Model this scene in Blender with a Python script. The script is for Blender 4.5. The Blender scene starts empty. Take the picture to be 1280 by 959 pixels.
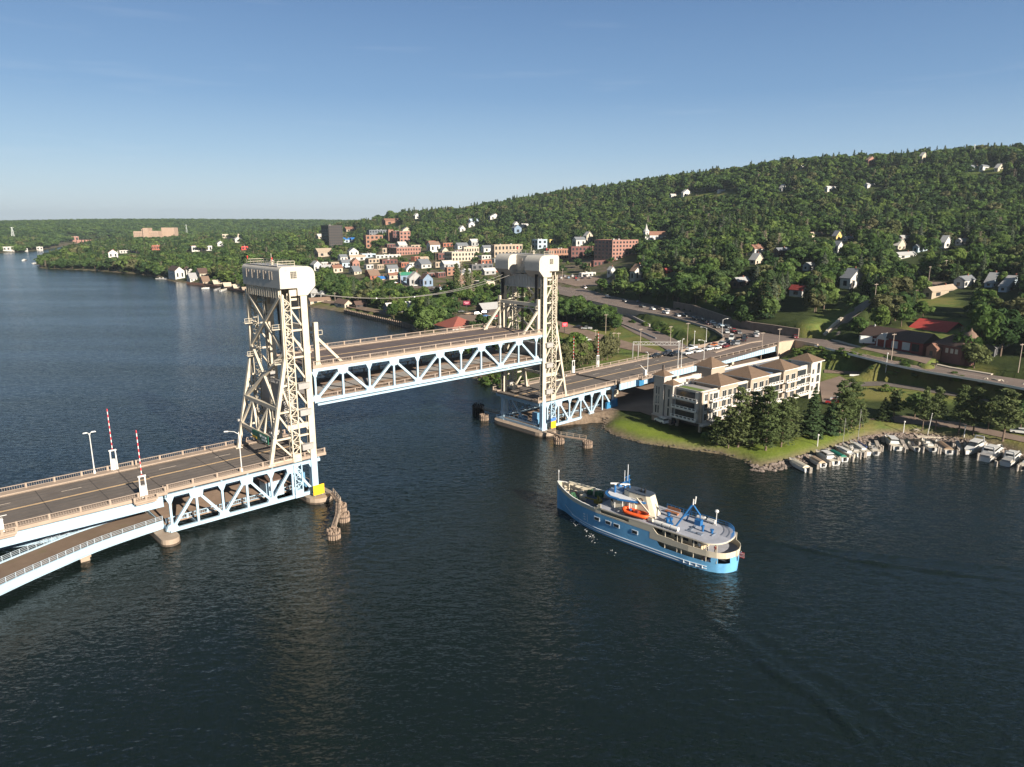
import bpy, math, random
import numpy as np
from mathutils import Vector, Matrix
from mathutils.geometry import tessellate_polygon
R = math.radians
random.seed(7); RNG = np.random.default_rng(11)
scn = bpy.context.scene
COL = scn.collection
# ------------------------------------------------------------------ camera, sky, sun, exposure
CH, PITCH, FPX = 64.0, R(12.75), 887.0
cam = bpy.data.objects.new('camera', bpy.data.cameras.new('camera')); COL.objects.link(cam)
cam.location = (0, 0, CH); cam.rotation_euler = (R(90) - PITCH, 0, 0)
cam.data.sensor_width = 36; cam.data.lens = 36 * FPX / 1280
cam.data.clip_start = 1; cam.data.clip_end = 30000
scn.camera = cam
SUN_AZ = math.atan2(.66, -.751); SUN_EL = R(23)
world = bpy.data.worlds.new('World'); scn.world = world; world.use_nodes = True
nt = world.node_tree; bg = nt.nodes['Background']
sky = nt.nodes.new('ShaderNodeTexSky'); sky.sky_type = 'NISHITA'; sky.sun_disc = False
sky.sun_elevation = SUN_EL; sky.sun_rotation = SUN_AZ
sky.air_density = 1.0; sky.dust_density = 0.8; sky.ozone_density = 1.6; sky.altitude = 100
# paler haze towards the horizon than the bare atmosphere model gives
wtc = nt.nodes.new('ShaderNodeTexCoord'); wsep = nt.nodes.new('ShaderNodeSeparateXYZ'); nt.links.new(wtc.outputs['Generated'], wsep.inputs[0])
wrp = nt.nodes.new('ShaderNodeValToRGB'); nt.links.new(wsep.outputs['Z'], wrp.inputs[0]); wcr = wrp.color_ramp
while len(wcr.elements) > 1: wcr.elements.remove(wcr.elements[-1])
for i, (pos, c) in enumerate(((0, (.55, .66, .76)), (.04, (.42, .565, .72)), (.09, (.28, .44, .645)), (.16, (.155, .30, .53)), (.26, (.10, .21, .42)), (.45, (.058, .112, .19)), (1, (.042, .078, .12)))):
    e = wcr.elements[0] if i == 0 else wcr.elements.new(pos)
    e.position = pos; e.color = (*c, 1)
wsc = nt.nodes.new('ShaderNodeVectorMath'); wsc.operation = 'SCALE'; wsc.inputs['Scale'].default_value = 9.0; nt.links.new(wrp.outputs[0], wsc.inputs[0])
wmx = nt.nodes.new('ShaderNodeMix'); wmx.data_type = 'RGBA'; wmx.inputs['Factor'].default_value = .75
nt.links.new(sky.outputs[0], wmx.inputs['A']); nt.links.new(wsc.outputs[0], wmx.inputs['B'])
# thin streaks of high cirrus
wmp = nt.nodes.new('ShaderNodeMapping'); wmp.inputs['Scale'].default_value = (2.2, 2.2, 26); wmp.inputs['Rotation'].default_value = (0, R(4), 0); nt.links.new(wtc.outputs['Generated'], wmp.inputs[0])
wnz = nt.nodes.new('ShaderNodeTexNoise'); wnz.inputs['Scale'].default_value = 2.4; wnz.inputs['Detail'].default_value = 7; nt.links.new(wmp.outputs[0], wnz.inputs['Vector'])
wmr = nt.nodes.new('ShaderNodeMapRange'); wmr.inputs[1].default_value = .60; wmr.inputs[2].default_value = .85; wmr.inputs[4].default_value = .10; nt.links.new(wnz.outputs['Fac'], wmr.inputs[0])
wm2 = nt.nodes.new('ShaderNodeMix'); wm2.data_type = 'RGBA'; wm2.inputs['B'].default_value = (6.5, 7.0, 7.6, 1); nt.links.new(wmr.outputs[0], wm2.inputs['Factor']); nt.links.new(wmx.outputs['Result'], wm2.inputs['A'])
nt.links.new(wm2.outputs['Result'], bg.inputs[0]); bg.inputs[1].default_value = 0.056
sun = bpy.data.objects.new('sun', bpy.data.lights.new('sun', 'SUN')); COL.objects.link(sun)
sun.data.energy = 5.0; sun.data.angle = R(0.53); sun.data.color = (1.0, 0.90, 0.76)
sdir = Vector((math.sin(SUN_AZ) * math.cos(SUN_EL), math.cos(SUN_AZ) * math.cos(SUN_EL), math.sin(SUN_EL)))
sun.rotation_euler = sdir.to_track_quat('Z', 'Y').to_euler(); sun.location = (300, -300, 300)
scn.view_settings.view_transform = 'Standard'; scn.view_settings.look = 'None'
scn.view_settings.exposure = 1.2; scn.view_settings.gamma = 1.0
scn.cycles.use_denoising = True
scn.cycles.max_bounces = 6; scn.cycles.diffuse_bounces = 3; scn.cycles.glossy_bounces = 3
scn.cycles.transmission_bounces = 4; scn.cycles.volume_bounces = 0
scn.cycles.caustics_reflective = False; scn.cycles.caustics_refractive = False

# ------------------------------------------------------------------ pixel -> ray helpers (only to survey the place)
SP, CP = math.sin(PITCH), math.cos(PITCH)
def ray(u, v):
    a = (u - 640) / FPX; b = (479.5 - v) / FPX
    return np.array([a, CP + b * SP, b * CP - SP])
def at(u, v, z):
    r = ray(u, v); return np.array([0, 0, CH]) + (z - CH) / r[2] * r
def aty(u, v, y):
    r = ray(u, v); return np.array([0, 0, CH]) + y / r[1] * r
def prj(p):
    z = p[2] - CH; f = p[1] * CP - z * SP; up = p[1] * SP + z * CP
    return 640 + FPX * p[0] / f, 479.5 - FPX * up / f
P0 = np.array([-46.268, 159.391, 0.0]); BD = np.array([.72926, .68424, 0]); BN = np.array([-.68424, .72926, 0])
BROT = math.atan2(.68424, .72926)
def bw(S, N, z=0): return P0 + S * BD + N * BN + np.array([0, 0, z])

# ------------------------------------------------------------------ materials
_M = {}
def M(name, col, rough=.65, var=.18, scale=.6, bump=0., metal=0., spec=.35, stain=None, stain_amt=.35, stain_scale=.25, detail=6):
    if name in _M: return _M[name]
    m = bpy.data.materials.new(name); m.use_nodes = True; t = m.node_tree; N = t.nodes; L = t.links
    b = N['Principled BSDF']; b.inputs['Roughness'].default_value = rough; b.inputs['Metallic'].default_value = metal
    b.inputs['Specular IOR Level'].default_value = spec
    tc = N.new('ShaderNodeTexCoord'); nz = N.new('ShaderNodeTexNoise')
    nz.inputs['Scale'].default_value = scale; nz.inputs['Detail'].default_value = detail; nz.inputs['Roughness'].default_value = .65
    L.new(tc.outputs['Object'], nz.inputs['Vector'])
    mx = N.new('ShaderNodeMix'); mx.data_type = 'RGBA'
    c = np.array(col)
    mx.inputs['A'].default_value = (*np.clip(c * (1 - var), 0, 1), 1); mx.inputs['B'].default_value = (*np.clip(c * (1 + var), 0, 1), 1)
    mr = N.new('ShaderNodeMapRange'); mr.inputs[1].default_value = .3; mr.inputs[2].default_value = .7
    L.new(nz.outputs['Fac'], mr.inputs[0]); L.new(mr.outputs[0], mx.inputs['Factor'])
    out = mx.outputs['Result']
    if stain is not None:
        n2 = N.new('ShaderNodeTexNoise'); n2.inputs['Scale'].default_value = stain_scale; n2.inputs['Detail'].default_value = 8
        n2.inputs['Roughness'].default_value = .7
        L.new(tc.outputs['Object'], n2.inputs['Vector'])
        r2 = N.new('ShaderNodeMapRange'); r2.inputs[1].default_value = .52; r2.inputs[2].default_value = .72; r2.inputs[4].default_value = stain_amt
        L.new(n2.outputs['Fac'], r2.inputs[0])
        m2 = N.new('ShaderNodeMix'); m2.data_type = 'RGBA'; m2.inputs['B'].default_value = (*stain, 1)
        L.new(r2.outputs[0], m2.inputs['Factor']); L.new(out, m2.inputs['A']); out = m2.outputs['Result']
    L.new(out, b.inputs['Base Color'])
    if bump:
        bp = N.new('ShaderNodeBump'); bp.inputs['Strength'].default_value = bump; bp.inputs['Distance'].default_value = .2
        L.new(nz.outputs['Fac'], bp.inputs['Height']); L.new(bp.outputs[0], b.inputs['Normal'])
    _M[name] = m; return m

def leafmat(name, cols, trans=.25):
    m = bpy.data.materials.new(name); m.use_nodes = True; t = m.node_tree; N = t.nodes; L = t.links
    N.remove(N['Principled BSDF']); out = N['Material Output']
    oi = N.new('ShaderNodeObjectInfo'); rp = N.new('ShaderNodeValToRGB'); cr = rp.color_ramp
    while len(cr.elements) < len(cols): cr.elements.new(.5)
    for i, c in enumerate(cols): cr.elements[i].position = i / (len(cols) - 1); cr.elements[i].color = (*c, 1)
    L.new(oi.outputs['Random'], rp.inputs[0])
    tc = N.new('ShaderNodeTexCoord'); nz = N.new('ShaderNodeTexNoise'); nz.inputs['Scale'].default_value = .45; nz.inputs['Detail'].default_value = 5
    L.new(tc.outputs['Object'], nz.inputs['Vector'])
    hs = N.new('ShaderNodeHueSaturation'); mr = N.new('ShaderNodeMapRange')
    mr.inputs[1].default_value = .3; mr.inputs[2].default_value = .7; mr.inputs[3].default_value = .68; mr.inputs[4].default_value = 1.38
    L.new(nz.outputs['Fac'], mr.inputs[0]); L.new(mr.outputs[0], hs.inputs['Value']); L.new(rp.outputs[0], hs.inputs['Color'])
    d = N.new('ShaderNodeBsdfDiffuse'); tr = N.new('ShaderNodeBsdfTranslucent'); ms = N.new('ShaderNodeMixShader')
    ms.inputs[0].default_value = trans
    L.new(hs.outputs[0], d.inputs[0]); L.new(hs.outputs[0], tr.inputs[0]); L.new(d.outputs[0], ms.inputs[1]); L.new(tr.outputs[0], ms.inputs[2])
    L.new(ms.outputs[0], out.inputs[0]); return m

cream = M('cream_steel_paint', (.50, .445, .355), .5, .07, .3, 0, 0, .35, (.22, .165, .115), .5, .4)
lblue = M('light_blue_steel_paint', (.335, .46, .56), .45, .08, .3, 0, 0, .4, (.24, .22, .20), .35, .45)
greysteel = M('grey_steel_paint', (.30, .29, .28), .5, .12, .4)
darkrope = M('dark_greased_rope', (.025, .023, .022), .5, .3, 2)
conc = M('tan_concrete', (.31, .245, .19), .85, .14, .5, .15, 0, .2, (.16, .12, .09), .4, .35)
conclight = M('light_concrete', (.42, .37, .30), .85, .12, .6, .1, 0, .2, (.2, .17, .14), .3, .3)
sidewalk = M('sidewalk_concrete', (.31, .245, .195), .85, .12, .35, 0, 0, .2, (.2, .14, .1), .35, .22)
asphalt = M('worn_asphalt', (.135, .115, .10), .85, .20, .22, 0, 0, .25, (.085, .07, .062), .6, .10)
asphalt2 = M('road_asphalt', (.155, .122, .105), .85, .15, .12, 0, 0, .25, (.08, .065, .06), .4, .08)
gravel = M('gravel_dirt', (.20, .145, .11), .95, .25, .25, .2, 0, .1, (.09, .1, .045), .5, .12)
lotmat = M('parking_lot_asphalt', (.19, .14, .11), .9, .14, .12, 0, 0, .2, (.10, .08, .07), .4, .07)
white = M('white_paint', (.60, .585, .555), .45, .06, .5)
linemat = M('road_line_paint', (.52, .44, .36), .7, .2, 1.5)
medianmat = M('worn_yellow_line', (.46, .32, .18), .7, .15, .8)
glass = M('dark_window_glass', (.025, .03, .035), .12, .3, .8, 0, 0, .6)
wood = M('weathered_timber', (.25, .185, .14), .85, .3, 1.2, .2)
darkwood = M('dark_timber', (.10, .075, .06), .85, .3, 1.2, .2)
rubber = M('black_rubber', (.02, .02, .02), .8, .2, 2)
rock = M('riprap_rock', (.17, .135, .115), .9, .35, .5, .3)
yellowp = M('yellow_sign_paint', (.72, .42, .02), .5, .06, .6)
redp = M('red_paint', (.55, .035, .04), .5, .08, 1)
bluep = M('bright_blue_paint', (.016, .105, .28), .45, .12, .6)
bark = M('tree_bark', (.14, .10, .075), .9, .3, 2, .2)
palebark = M('pale_bark', (.30, .25, .2), .9, .25, 2, .2)

# ------------------------------------------------------------------ mesh builder
class MB:
    def __init__(s, off=(0, 0, 0)): s.v = []; s.f = []; s.mi = []; s.m = 0; s.o = np.array(off, float)
    def add(s, vs, fs):
        b = len(s.v); s.v.extend([tuple(float(q) for q in (np.asarray(p, float) - s.o)) for p in vs])
        for f in fs: s.f.append(tuple(b + i for i in f)); s.mi.append(s.m)
        return s
    def box(s, c, d, rz=0, top=None):
        hx, hy, hz = d[0] / 2, d[1] / 2, d[2] / 2; tx, ty = (hx, hy) if top is None else (top[0] / 2, top[1] / 2)
        P = [(-hx, -hy, -hz), (hx, -hy, -hz), (hx, hy, -hz), (-hx, hy, -hz), (-tx, -ty, hz), (tx, -ty, hz), (tx, ty, hz), (-tx, ty, hz)]
        cr, sr = math.cos(rz), math.sin(rz)
        return s.add([(c[0] + x * cr - y * sr, c[1] + x * sr + y * cr, c[2] + z) for x, y, z in P],
                     [(3, 2, 1, 0), (4, 5, 6, 7), (0, 1, 5, 4), (1, 2, 6, 5), (2, 3, 7, 6), (3, 0, 4, 7)])
    def beam(s, p, q, w=.4, h=.4, up=(0, 0, 1), w2=None):
        p = Vector(p); q = Vector(q); d = (q - p)
        if d.length < 1e-6: return s
        d.normalize(); up = Vector(up)
        if abs(d.dot(up)) > .98: up = Vector((1, 0, 0)) if abs(d.x) < .9 else Vector((0, 1, 0))
        a = d.cross(up).normalized(); b = a.cross(d).normalized(); w2 = w if w2 is None else w2
        vs = []
        for P, W in ((p, w), (q, w2)):
            for i, j in ((-1, -1), (1, -1), (1, 1), (-1, 1)): vs.append(P + a * (i * W / 2) + b * (j * h / 2))
        return s.add(vs, [(3, 2, 1, 0), (4, 5, 6, 7), (0, 1, 5, 4), (1, 2, 6, 5), (2, 3, 7, 6), (3, 0, 4, 7)])
    def tube(s, pts, r, n=8, r2=None):
        pts = [Vector(p) for p in pts]; k = len(pts); vs = []; fs = []
        for i, p in enumerate(pts):
            d = (pts[min(i + 1, k - 1)] - pts[max(i - 1, 0)]).normalized()
            up = Vector((0, 0, 1)) if abs(d.z) < .95 else Vector((1, 0, 0))
            a = d.cross(up).normalized(); b = d.cross(a).normalized()
            R_ = r if r2 is None else r + (r2 - r) * i / max(1, k - 1)
            for j in range(n):
                t = 2 * math.pi * j / n; vs.append(p + a * (R_ * math.cos(t)) + b * (R_ * math.sin(t)))
        for i in range(k - 1):
            for j in range(n):
                fs.append((i * n + j, i * n + (j + 1) % n, (i + 1) * n + (j + 1) % n, (i + 1) * n + j))
        fs.append(tuple(range(n - 1, -1, -1))); fs.append(tuple((k - 1) * n + j for j in range(n)))
        return s.add(vs, fs)
    def prism(s, poly, z0, z1, axis='z', fn=None):
        n = len(poly)
        if axis == 'z': lo = [(x, y, z0) for x, y in poly]; hi = [(x, y, z1) for x, y in poly]
        else: lo = [(x, z0, z) for x, z in poly]; hi = [(x, z1, z) for x, z in poly]
        if fn: lo = [fn(p) for p in lo]; hi = [fn(p) for p in hi]
        fs = [(i, (i + 1) % n, n + (i + 1) % n, n + i) for i in range(n)]
        tri = tessellate_polygon([[Vector((a, b, 0)) for a, b in poly]])
        fs += [tuple(reversed(t)) for t in tri] + [tuple(n + i for i in t) for t in tri]
        return s.add(lo + hi, fs)
    def lathe(s, c, prof, n=16, sx=1, sy=1):
        vs = []; fs = []; k = len(prof)
        for r, z in prof:
            for j in range(n):
                t = 2 * math.pi * j / n; vs.append((c[0] + sx * r * math.cos(t), c[1] + sy * r * math.sin(t), c[2] + z))
        for i in range(k - 1):
            for j in range(n): fs.append((i * n + j, i * n + (j + 1) % n, (i + 1) * n + (j + 1) % n, (i + 1) * n + j))
        fs.append(tuple(range(n - 1, -1, -1))); fs.append(tuple((k - 1) * n + j for j in range(n)))
        return s.add(vs, fs)
    def build(s, name, mats, parent=None, smooth=False, normals=True):
        me = bpy.data.meshes.new(name); me.from_pydata(s.v, [], s.f)
        if not isinstance(mats, (list, tuple)): mats = [mats]
        for m in mats: me.materials.append(m)
        if len(mats) > 1: me.polygons.foreach_set('material_index', s.mi)
        if smooth: me.polygons.foreach_set('use_smooth', [True] * len(s.f))
        me.validate(); me.update()
        if normals:
            import bmesh
            bm = bmesh.new(); bm.from_mesh(me); bmesh.ops.recalc_face_normals(bm, faces=bm.faces); bm.to_mesh(me); bm.free()
        o = bpy.data.objects.new(name, me); COL.objects.link(o)
        if parent is not None: o.parent = parent
        return o
def tag(o, label=None, cat=None, group=None, kind=None):
    for k, v in (('label', label), ('category', cat), ('group', group), ('kind', kind)):
        if v: o[k] = v
    return o
def thing(name, label, cat, loc=(0, 0, 0), rz=0, group=None):
    o = bpy.data.objects.new(name, None); COL.objects.link(o); o.empty_display_size = .5
    o.location = [float(q) for q in loc]; o.rotation_euler = (0, 0, rz)
    return tag(o, label, cat, group)
def dup(root, loc, rz, label=None, group=None, scale=None):
    r = root.copy(); COL.objects.link(r); r.location = [float(q) for q in loc]; r.rotation_euler = (0, 0, rz)
    if scale: r.scale = (scale,) * 3 if not hasattr(scale, '__len__') else scale
    if label: r['label'] = label
    if group: r['group'] = group
    for ch in root.children:
        c = ch.copy(); COL.objects.link(c); c.parent = r
        for g in ch.children:
            d = g.copy(); COL.objects.link(d); d.parent = c
    return r
def struct(name, mb, mat, **k): return tag(mb.build(name, mat, **k), kind='structure')

# ------------------------------------------------------------------ terrain
SHORE_PX = [(1281, 573), (1262, 566), (1240, 559), (1215, 554), (1195, 551), (1165, 547), (1140, 545), (1110, 545), (1085, 548), (1064, 554), (1045, 562), (1015, 571),
            (985, 579), (955, 586), (940, 584), (928, 575), (900, 568), (850, 561), (800, 554), (770, 545), (752, 536), (757, 526), (768, 514), (745, 506), (700, 500), (655, 489),
            (630, 483), (608, 477), (590, 470), (570, 455), (548, 440), (528, 424), (505, 408), (470, 400), (432, 391), (415, 388), (388, 384), (345, 374), (300, 365), (265, 358),
            (240, 355), (215, 352), (195, 346), (170, 342.5), (120, 338.5), (75, 336.5), (50, 335.5), (46, 332), (60, 326), (85, 317), (110, 310.5), (128, 307), (143, 305.2),
            (125, 303.6), (100, 304), (88, 305.5), (70, 309), (52, 312.5), (30, 315), (0, 316), (-100, 318), (-500, 325)]
SHORE = [tuple(at(u, v, 0)[:2]) for u, v in SHORE_PX]
LAND = np.array([(2500., -300.), (330., 130.), (200., 182.)] + SHORE + [(-6000., 1500.), (-6000., 9000.), (6000., 9000.), (6000., -300.)])
def poly_sd(P, poly):
    """signed distance (positive inside) of points P (n,2) to a closed polygon"""
    P = np.asarray(P, float); A = np.asarray(poly, float); B = np.roll(A, -1, 0)
    best = np.full(len(P), 1e18); ins = np.zeros(len(P), bool)
    for a, b in zip(A, B):
        d = b - a; L = d @ d
        t = np.clip(((P - a) @ d) / max(L, 1e-9), 0, 1)
        q = P - a - t[:, None] * d; best = np.minimum(best, (q * q).sum(1))
        c = (a[1] > P[:, 1]) != (b[1] > P[:, 1])
        with np.errstate(all='ignore'): xx = a[0] + (P[:, 1] - a[1]) / (b[1] - a[1] if b[1] != a[1] else 1e-9) * d[0]
        ins ^= c & (P[:, 0] < xx)
    return np.where(ins, 1, -1) * np.sqrt(best)
CZ = [(120, 310, 8), (200, 322, 6), (200, 338, 3), (250, 335, 6), (300, 345, 6), (300, 360, 2), (300, 310, 14), (300, 297, 25), (160, 300, 12), (150, 325, 4), (90, 327, 3),
      (400, 352, 6), (400, 372, 2.5), (420, 330, 12), (420, 305, 24), (500, 400, 2.5), (500, 378, 5), (500, 352, 11), (500, 330, 17), (500, 310, 26), (440, 385, 2.5),
      (600, 388, 4), (600, 362, 9), (600, 340, 15), (600, 320, 22), (600, 300, 35), (560, 405, 3), (590, 440, 3),
      (700, 362, 11), (700, 342, 15), (740, 322, 24), (690, 395, 5), (690, 440, 3.5), (660, 470, 3), (740, 430, 4), (720, 400, 5), (780, 415, 5), (830, 430, 5.5), (700, 470, 3),
      (770, 478, 2.5), (800, 520, 2), (820, 545, 1.5), (900, 480, 3), (950, 460, 3.5), (1000, 460, 4), (900, 530, 2), (1000, 555, 1.6), (950, 575, 1.3),
      (1040, 480, 4), (1080, 470, 4.5), (1180, 482, 5), (1280, 502, 4.5), (1100, 500, 3.4), (1200, 512, 3), (1280, 530, 2.4), (1050, 540, 2), (1120, 528, 2.2), (1200, 540, 2), (1270, 555, 2)]
CY = [(410, 291, 1950), (440, 285, 2050), (500, 290, 1530), (500, 273, 1700), (600, 281, 1400), (600, 263, 1680), (700, 300, 1080), (700, 280, 1250), (700, 258, 1430), (700, 244, 1640),
      (800, 365, 520), (800, 345, 610), (800, 320, 740), (800, 300, 890), (800, 280, 1050), (800, 250, 1250), (800, 233, 1450),
      (900, 392, 392), (900, 370, 440), (900, 340, 530), (900, 315, 660), (900, 290, 800), (900, 262, 980), (900, 243, 1080), (900, 220, 1250),
      (1000, 406, 330), (1000, 385, 375), (1000, 350, 455), (1000, 320, 560), (1000, 295, 700), (1000, 270, 830), (1000, 240, 970), (1000, 211, 1120),
      (1130, 412, 330), (1160, 372, 400), (1150, 340, 480), (1150, 310, 600), (1150, 280, 730), (1150, 250, 860), (1150, 222, 960), (1150, 204, 1050),
      (1280, 440, 270), (1280, 400, 320), (1280, 360, 390), (1280, 330, 470), (1280, 290, 620), (1280, 250, 760), (1280, 215, 860), (1280, 194, 950),
      (1560, 440, 255), (1560, 360, 370), (1560, 290, 590), (1560, 240, 780), (1560, 190, 940)]
pts = [at(*p) for p in CZ] + [aty(*p) for p in CY]
# land beyond what the picture resolves: ridge tops fall away gently, far hills across the channel
pts += [np.array(p, float) for p in [(-900, 2000, 16), (-1500, 2300, 26), (-2600, 2000, 34), (-1900, 3400, 62), (-1000, 3300, 66), (-1500, 2900, 52), (-2500, 3100, 58), (-300, 3500, 66), (-900, 2600, 30),
        (-1100, 1750, 4), (-1500, 1700, 6), (-600, 1750, 9), (-420, 2250, 20), (-500, 2900, 46), (300, 3600, 62), (-3000, 4500, 62), (0, 5000, 62), (1500, 3000, 90), (2500, 2500, 105), (700, 2300, 100), (1600, 1700, 150), (900, 1600, 148), (-2600, 5500, 50),
        (300, 2000, 95), (400, 2700, 78), (3000, 1000, 150), (1500, 700, 140), (300, 4500, 60), (-1500, 4500, 66)]]
pts = np.array(pts)
XY = pts[:, :2]; ZZ = pts[:, 2]
def phi(r): return np.sqrt(r * r + 20. ** 2)
K = phi(np.linalg.norm(XY[:, None] - XY[None], axis=2)) + np.eye(len(XY)) * (-12.)
Q = np.c_[np.ones(len(XY)), XY / 1000]
A_ = np.block([[K, Q], [Q.T, np.zeros((3, 3))]])
sol = np.linalg.solve(A_, np.r_[ZZ, 0, 0, 0])
def rbf(P):
    P = np.asarray(P, float); out = np.zeros(len(P))
    for i in range(0, len(P), 20000):
        q = P[i:i + 20000]
        out[i:i + 20000] = phi(np.linalg.norm(q[:, None] - XY[None], axis=2)) @ sol[:-3] + np.c_[np.ones(len(q)), q / 1000] @ sol[-3:]
    return out
def ax(segs):
    o = []
    for a, b, st in segs: o += list(np.arange(a, b, st))
    return np.array(o + [segs[-1][1]], float)
GX = ax([(-6000, -1500, 150), (-1500, -720, 40), (-720, -60, 9), (-60, 330, 2.6), (330, 900, 12), (900, 3000, 60), (3000, 6000, 300)])
GY = ax([(-300, 120, 30), (120, 470, 2.6), (470, 1150, 8), (1150, 2300, 22), (2300, 4600, 60), (4600, 9000, 400)])
gx, gy = np.meshgrid(GX, GY, indexing='ij'); GP = np.c_[gx.ravel(), gy.ravel()]
sd = poly_sd(GP, LAND)
gz = rbf(GP)
gz = np.maximum(gz, .9)
# small natural unevenness
def bumps(P, s, seed):
    r = np.random.default_rng(seed); o = 0
    for k in range(6):
        a = r.uniform(0, 6.28); f = r.uniform(.6, 1.6) / s; o = o + np.sin(P[:, 0] * f * math.cos(a) + P[:, 1] * f * math.sin(a) + r.uniform(0, 6))
    return o / 6
gz = gz + bumps(GP, 9, 3) * .18 + bumps(GP, 60, 4) * np.clip((GP[:, 1] - 400) / 300, 0, 1) * 1.6 + bumps(GP, 330, 14) * np.clip((GP[:, 1] - 2300) / 900, 0, 1) * 11
land = np.minimum(gz, .05 + np.maximum(sd, 0) * .38)
gz = np.where(sd > 0, land, -np.minimum(4, -sd * .5 + .05))

PATCH = []   # (name, pixel polygon with z, material, blend, lift)
def patch(name, poly, mat, blend=8, sink=.18, erode=0, z=None):
    W = np.array([at(p[0], p[1], p[2] if len(p) > 2 else z) for p in poly])
    PATCH.append([name, W, mat, blend, sink, erode]); return W
# hill-side highway from downtown, junction and the road running right
JZ = 11.0
junction = patch('highway_junction', [(692, 366), (700, 355), (730, 361), (760, 369), (800, 377.5), (840, 385.5), (865, 390), (890, 399), (915, 408), (940, 413.5), (965, 417), (1000, 422.5), (1036, 424),
                  (1034, 434), (1012, 431), (993, 427.5), (975, 430), (940, 441), (890, 455), (862, 447), (850, 440.5), (881, 432.5), (899, 429), (905, 425), (904, 421), (894, 414), (884, 410), (840, 397.5), (800, 390.5), (760, 382), (725, 374)], asphalt2, 6, .18, 0, JZ)
hillroad = patch('lakeside_road', [(1012, 431, 11), (1036, 424, 11), (1060, 431, 10.9), (1090, 438.5, 10.6), (1130, 447.5, 10.2), (1188, 460.5, 9.8), (1240, 469, 9.6), (1300, 478, 9.4), (1420, 500, 9),
                   (1420, 514, 9), (1300, 491, 9.4), (1230, 477.5, 9.7), (1160, 466, 10), (1116, 457, 10.3), (1075, 447, 10.7), (1040, 438, 11)], asphalt2, 7)
lowroad = patch('lower_road', [(728, 372, 10), (745, 376, 9), (790, 398, 7), (835, 420, 5.8), (870, 438, 5), (905, 456, 4), (885, 460, 4), (850, 445, 5), (805, 422, 6), (760, 398, 7.4), (727, 380, 9.3)], asphalt2, 5)
rail = patch('rail_bed', [(640, 388, 6.5), (700, 402, 5.5), (760, 420, 5), (830, 440, 4.6), (830, 447, 4.4), (760, 432, 4.6), (700, 415, 5), (640, 398, 6)], gravel, 5)
apron = patch('parking_lot', [(700, 520, 2.6), (766, 512, 2.6), (800, 515, 2.4), (832, 526, 2.4), (836, 480, 2.8), (1000, 446, 3.6), (960, 440, 3.8), (860, 462, 3.2), (760, 482, 2.8)], lotmat, 6)
backlot = patch('back_parking', [(1024, 478, 3.7), (1050, 470, 4.0), (1064, 478, 3.9), (1044, 502, 3.2), (1028, 504, 2.8)], lotmat, 5)
trail = patch('gravel_trail', [(1030, 462, 4.4), (1100, 466, 4.6), (1180, 474, 4.8), (1290, 489, 4.6), (1400, 502, 4.4), (1400, 508, 4.4), (1290, 494, 4.4), (1180, 479, 4.6), (1100, 470, 4.4), (1030, 466, 4.2)], gravel, 4)
dark_strip = patch('dark_ground_strip', [(1060, 478, 3.9), (1100, 476.5, 4), (1160, 485, 3.9), (1290, 507, 3.6), (1290, 512, 3.5), (1160, 490, 3.7), (1105, 482, 3.8), (1060, 484, 3.7)], asphalt, 4)  # thin dark strip laid on the ground below the trail
marinapath = patch('marina_path', [(1085, 524, 2.5), (1125, 519, 2.6), (1200, 528, 2.5), (1290, 548, 2.4), (1290, 555, 2.3), (1200, 536, 2.3), (1130, 529, 2.3)], lotmat, 4)
firelot = patch('station_forecourt', [(1075, 436, 11.6), (1090, 430, 12.2), (1130, 440, 12.2), (1165, 447, 12.2), (1158, 455, 11.2), (1110, 444, 11.3)], lotmat, 5)
sidest = patch('side_street', [(1030, 421, 11.3), (1048, 402, 18), (1068, 385, 24), (1084, 372, 29), (1092, 374, 29), (1078, 388, 24), (1060, 404, 18), (1046, 424, 11.3)], asphalt, 4)
drive = patch('upper_driveway', [(1135, 356, 27.5), (1150, 350, 29.5), (1186, 352, 29.5), (1180, 360, 27), (1140, 366, 25)], lotmat, 5)
lot2 = patch('diner_parking', [(570, 396, 4), (600, 385, 5), (650, 384, 6.2), (648, 398, 5), (628, 410, 4), (590, 412, 3.5)], lotmat, 6)
lot3 = patch('uptown_parking', [(690, 352, 13), (700, 343, 15), (745, 345, 16), (770, 352, 15), (756, 358, 13), (720, 358, 12)], lotmat, 6)
frontst = patch('waterfront_street', [(402, 378, 2.8), (440, 385, 3), (490, 396, 3.2), (490, 390, 3.6), (440, 379.5, 3.4), (402, 373, 3)], gravel, 5)
shelst = patch('sloping_street', [(490, 356, 10.5), (530, 354, 11), (575, 366, 9.5), (570, 370, 9), (530, 360, 10), (492, 361, 9.6)], asphalt2, 5)
def plane_fit(W):
    A = np.c_[W[:, :2] - W[:, :2].mean(0), np.ones(len(W))]; c, *_ = np.linalg.lstsq(A, W[:, 2], rcond=None); return c, W[:, :2].mean(0)
def patch_z(W, P):
    """inverse-distance height of patch outline W at points P"""
    d = np.linalg.norm(P[:, None] - W[None, :, :2], axis=2); w = 1 / (d ** 2 + 4); return (w * W[None, :, 2]).sum(1) / w.sum(1)
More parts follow.
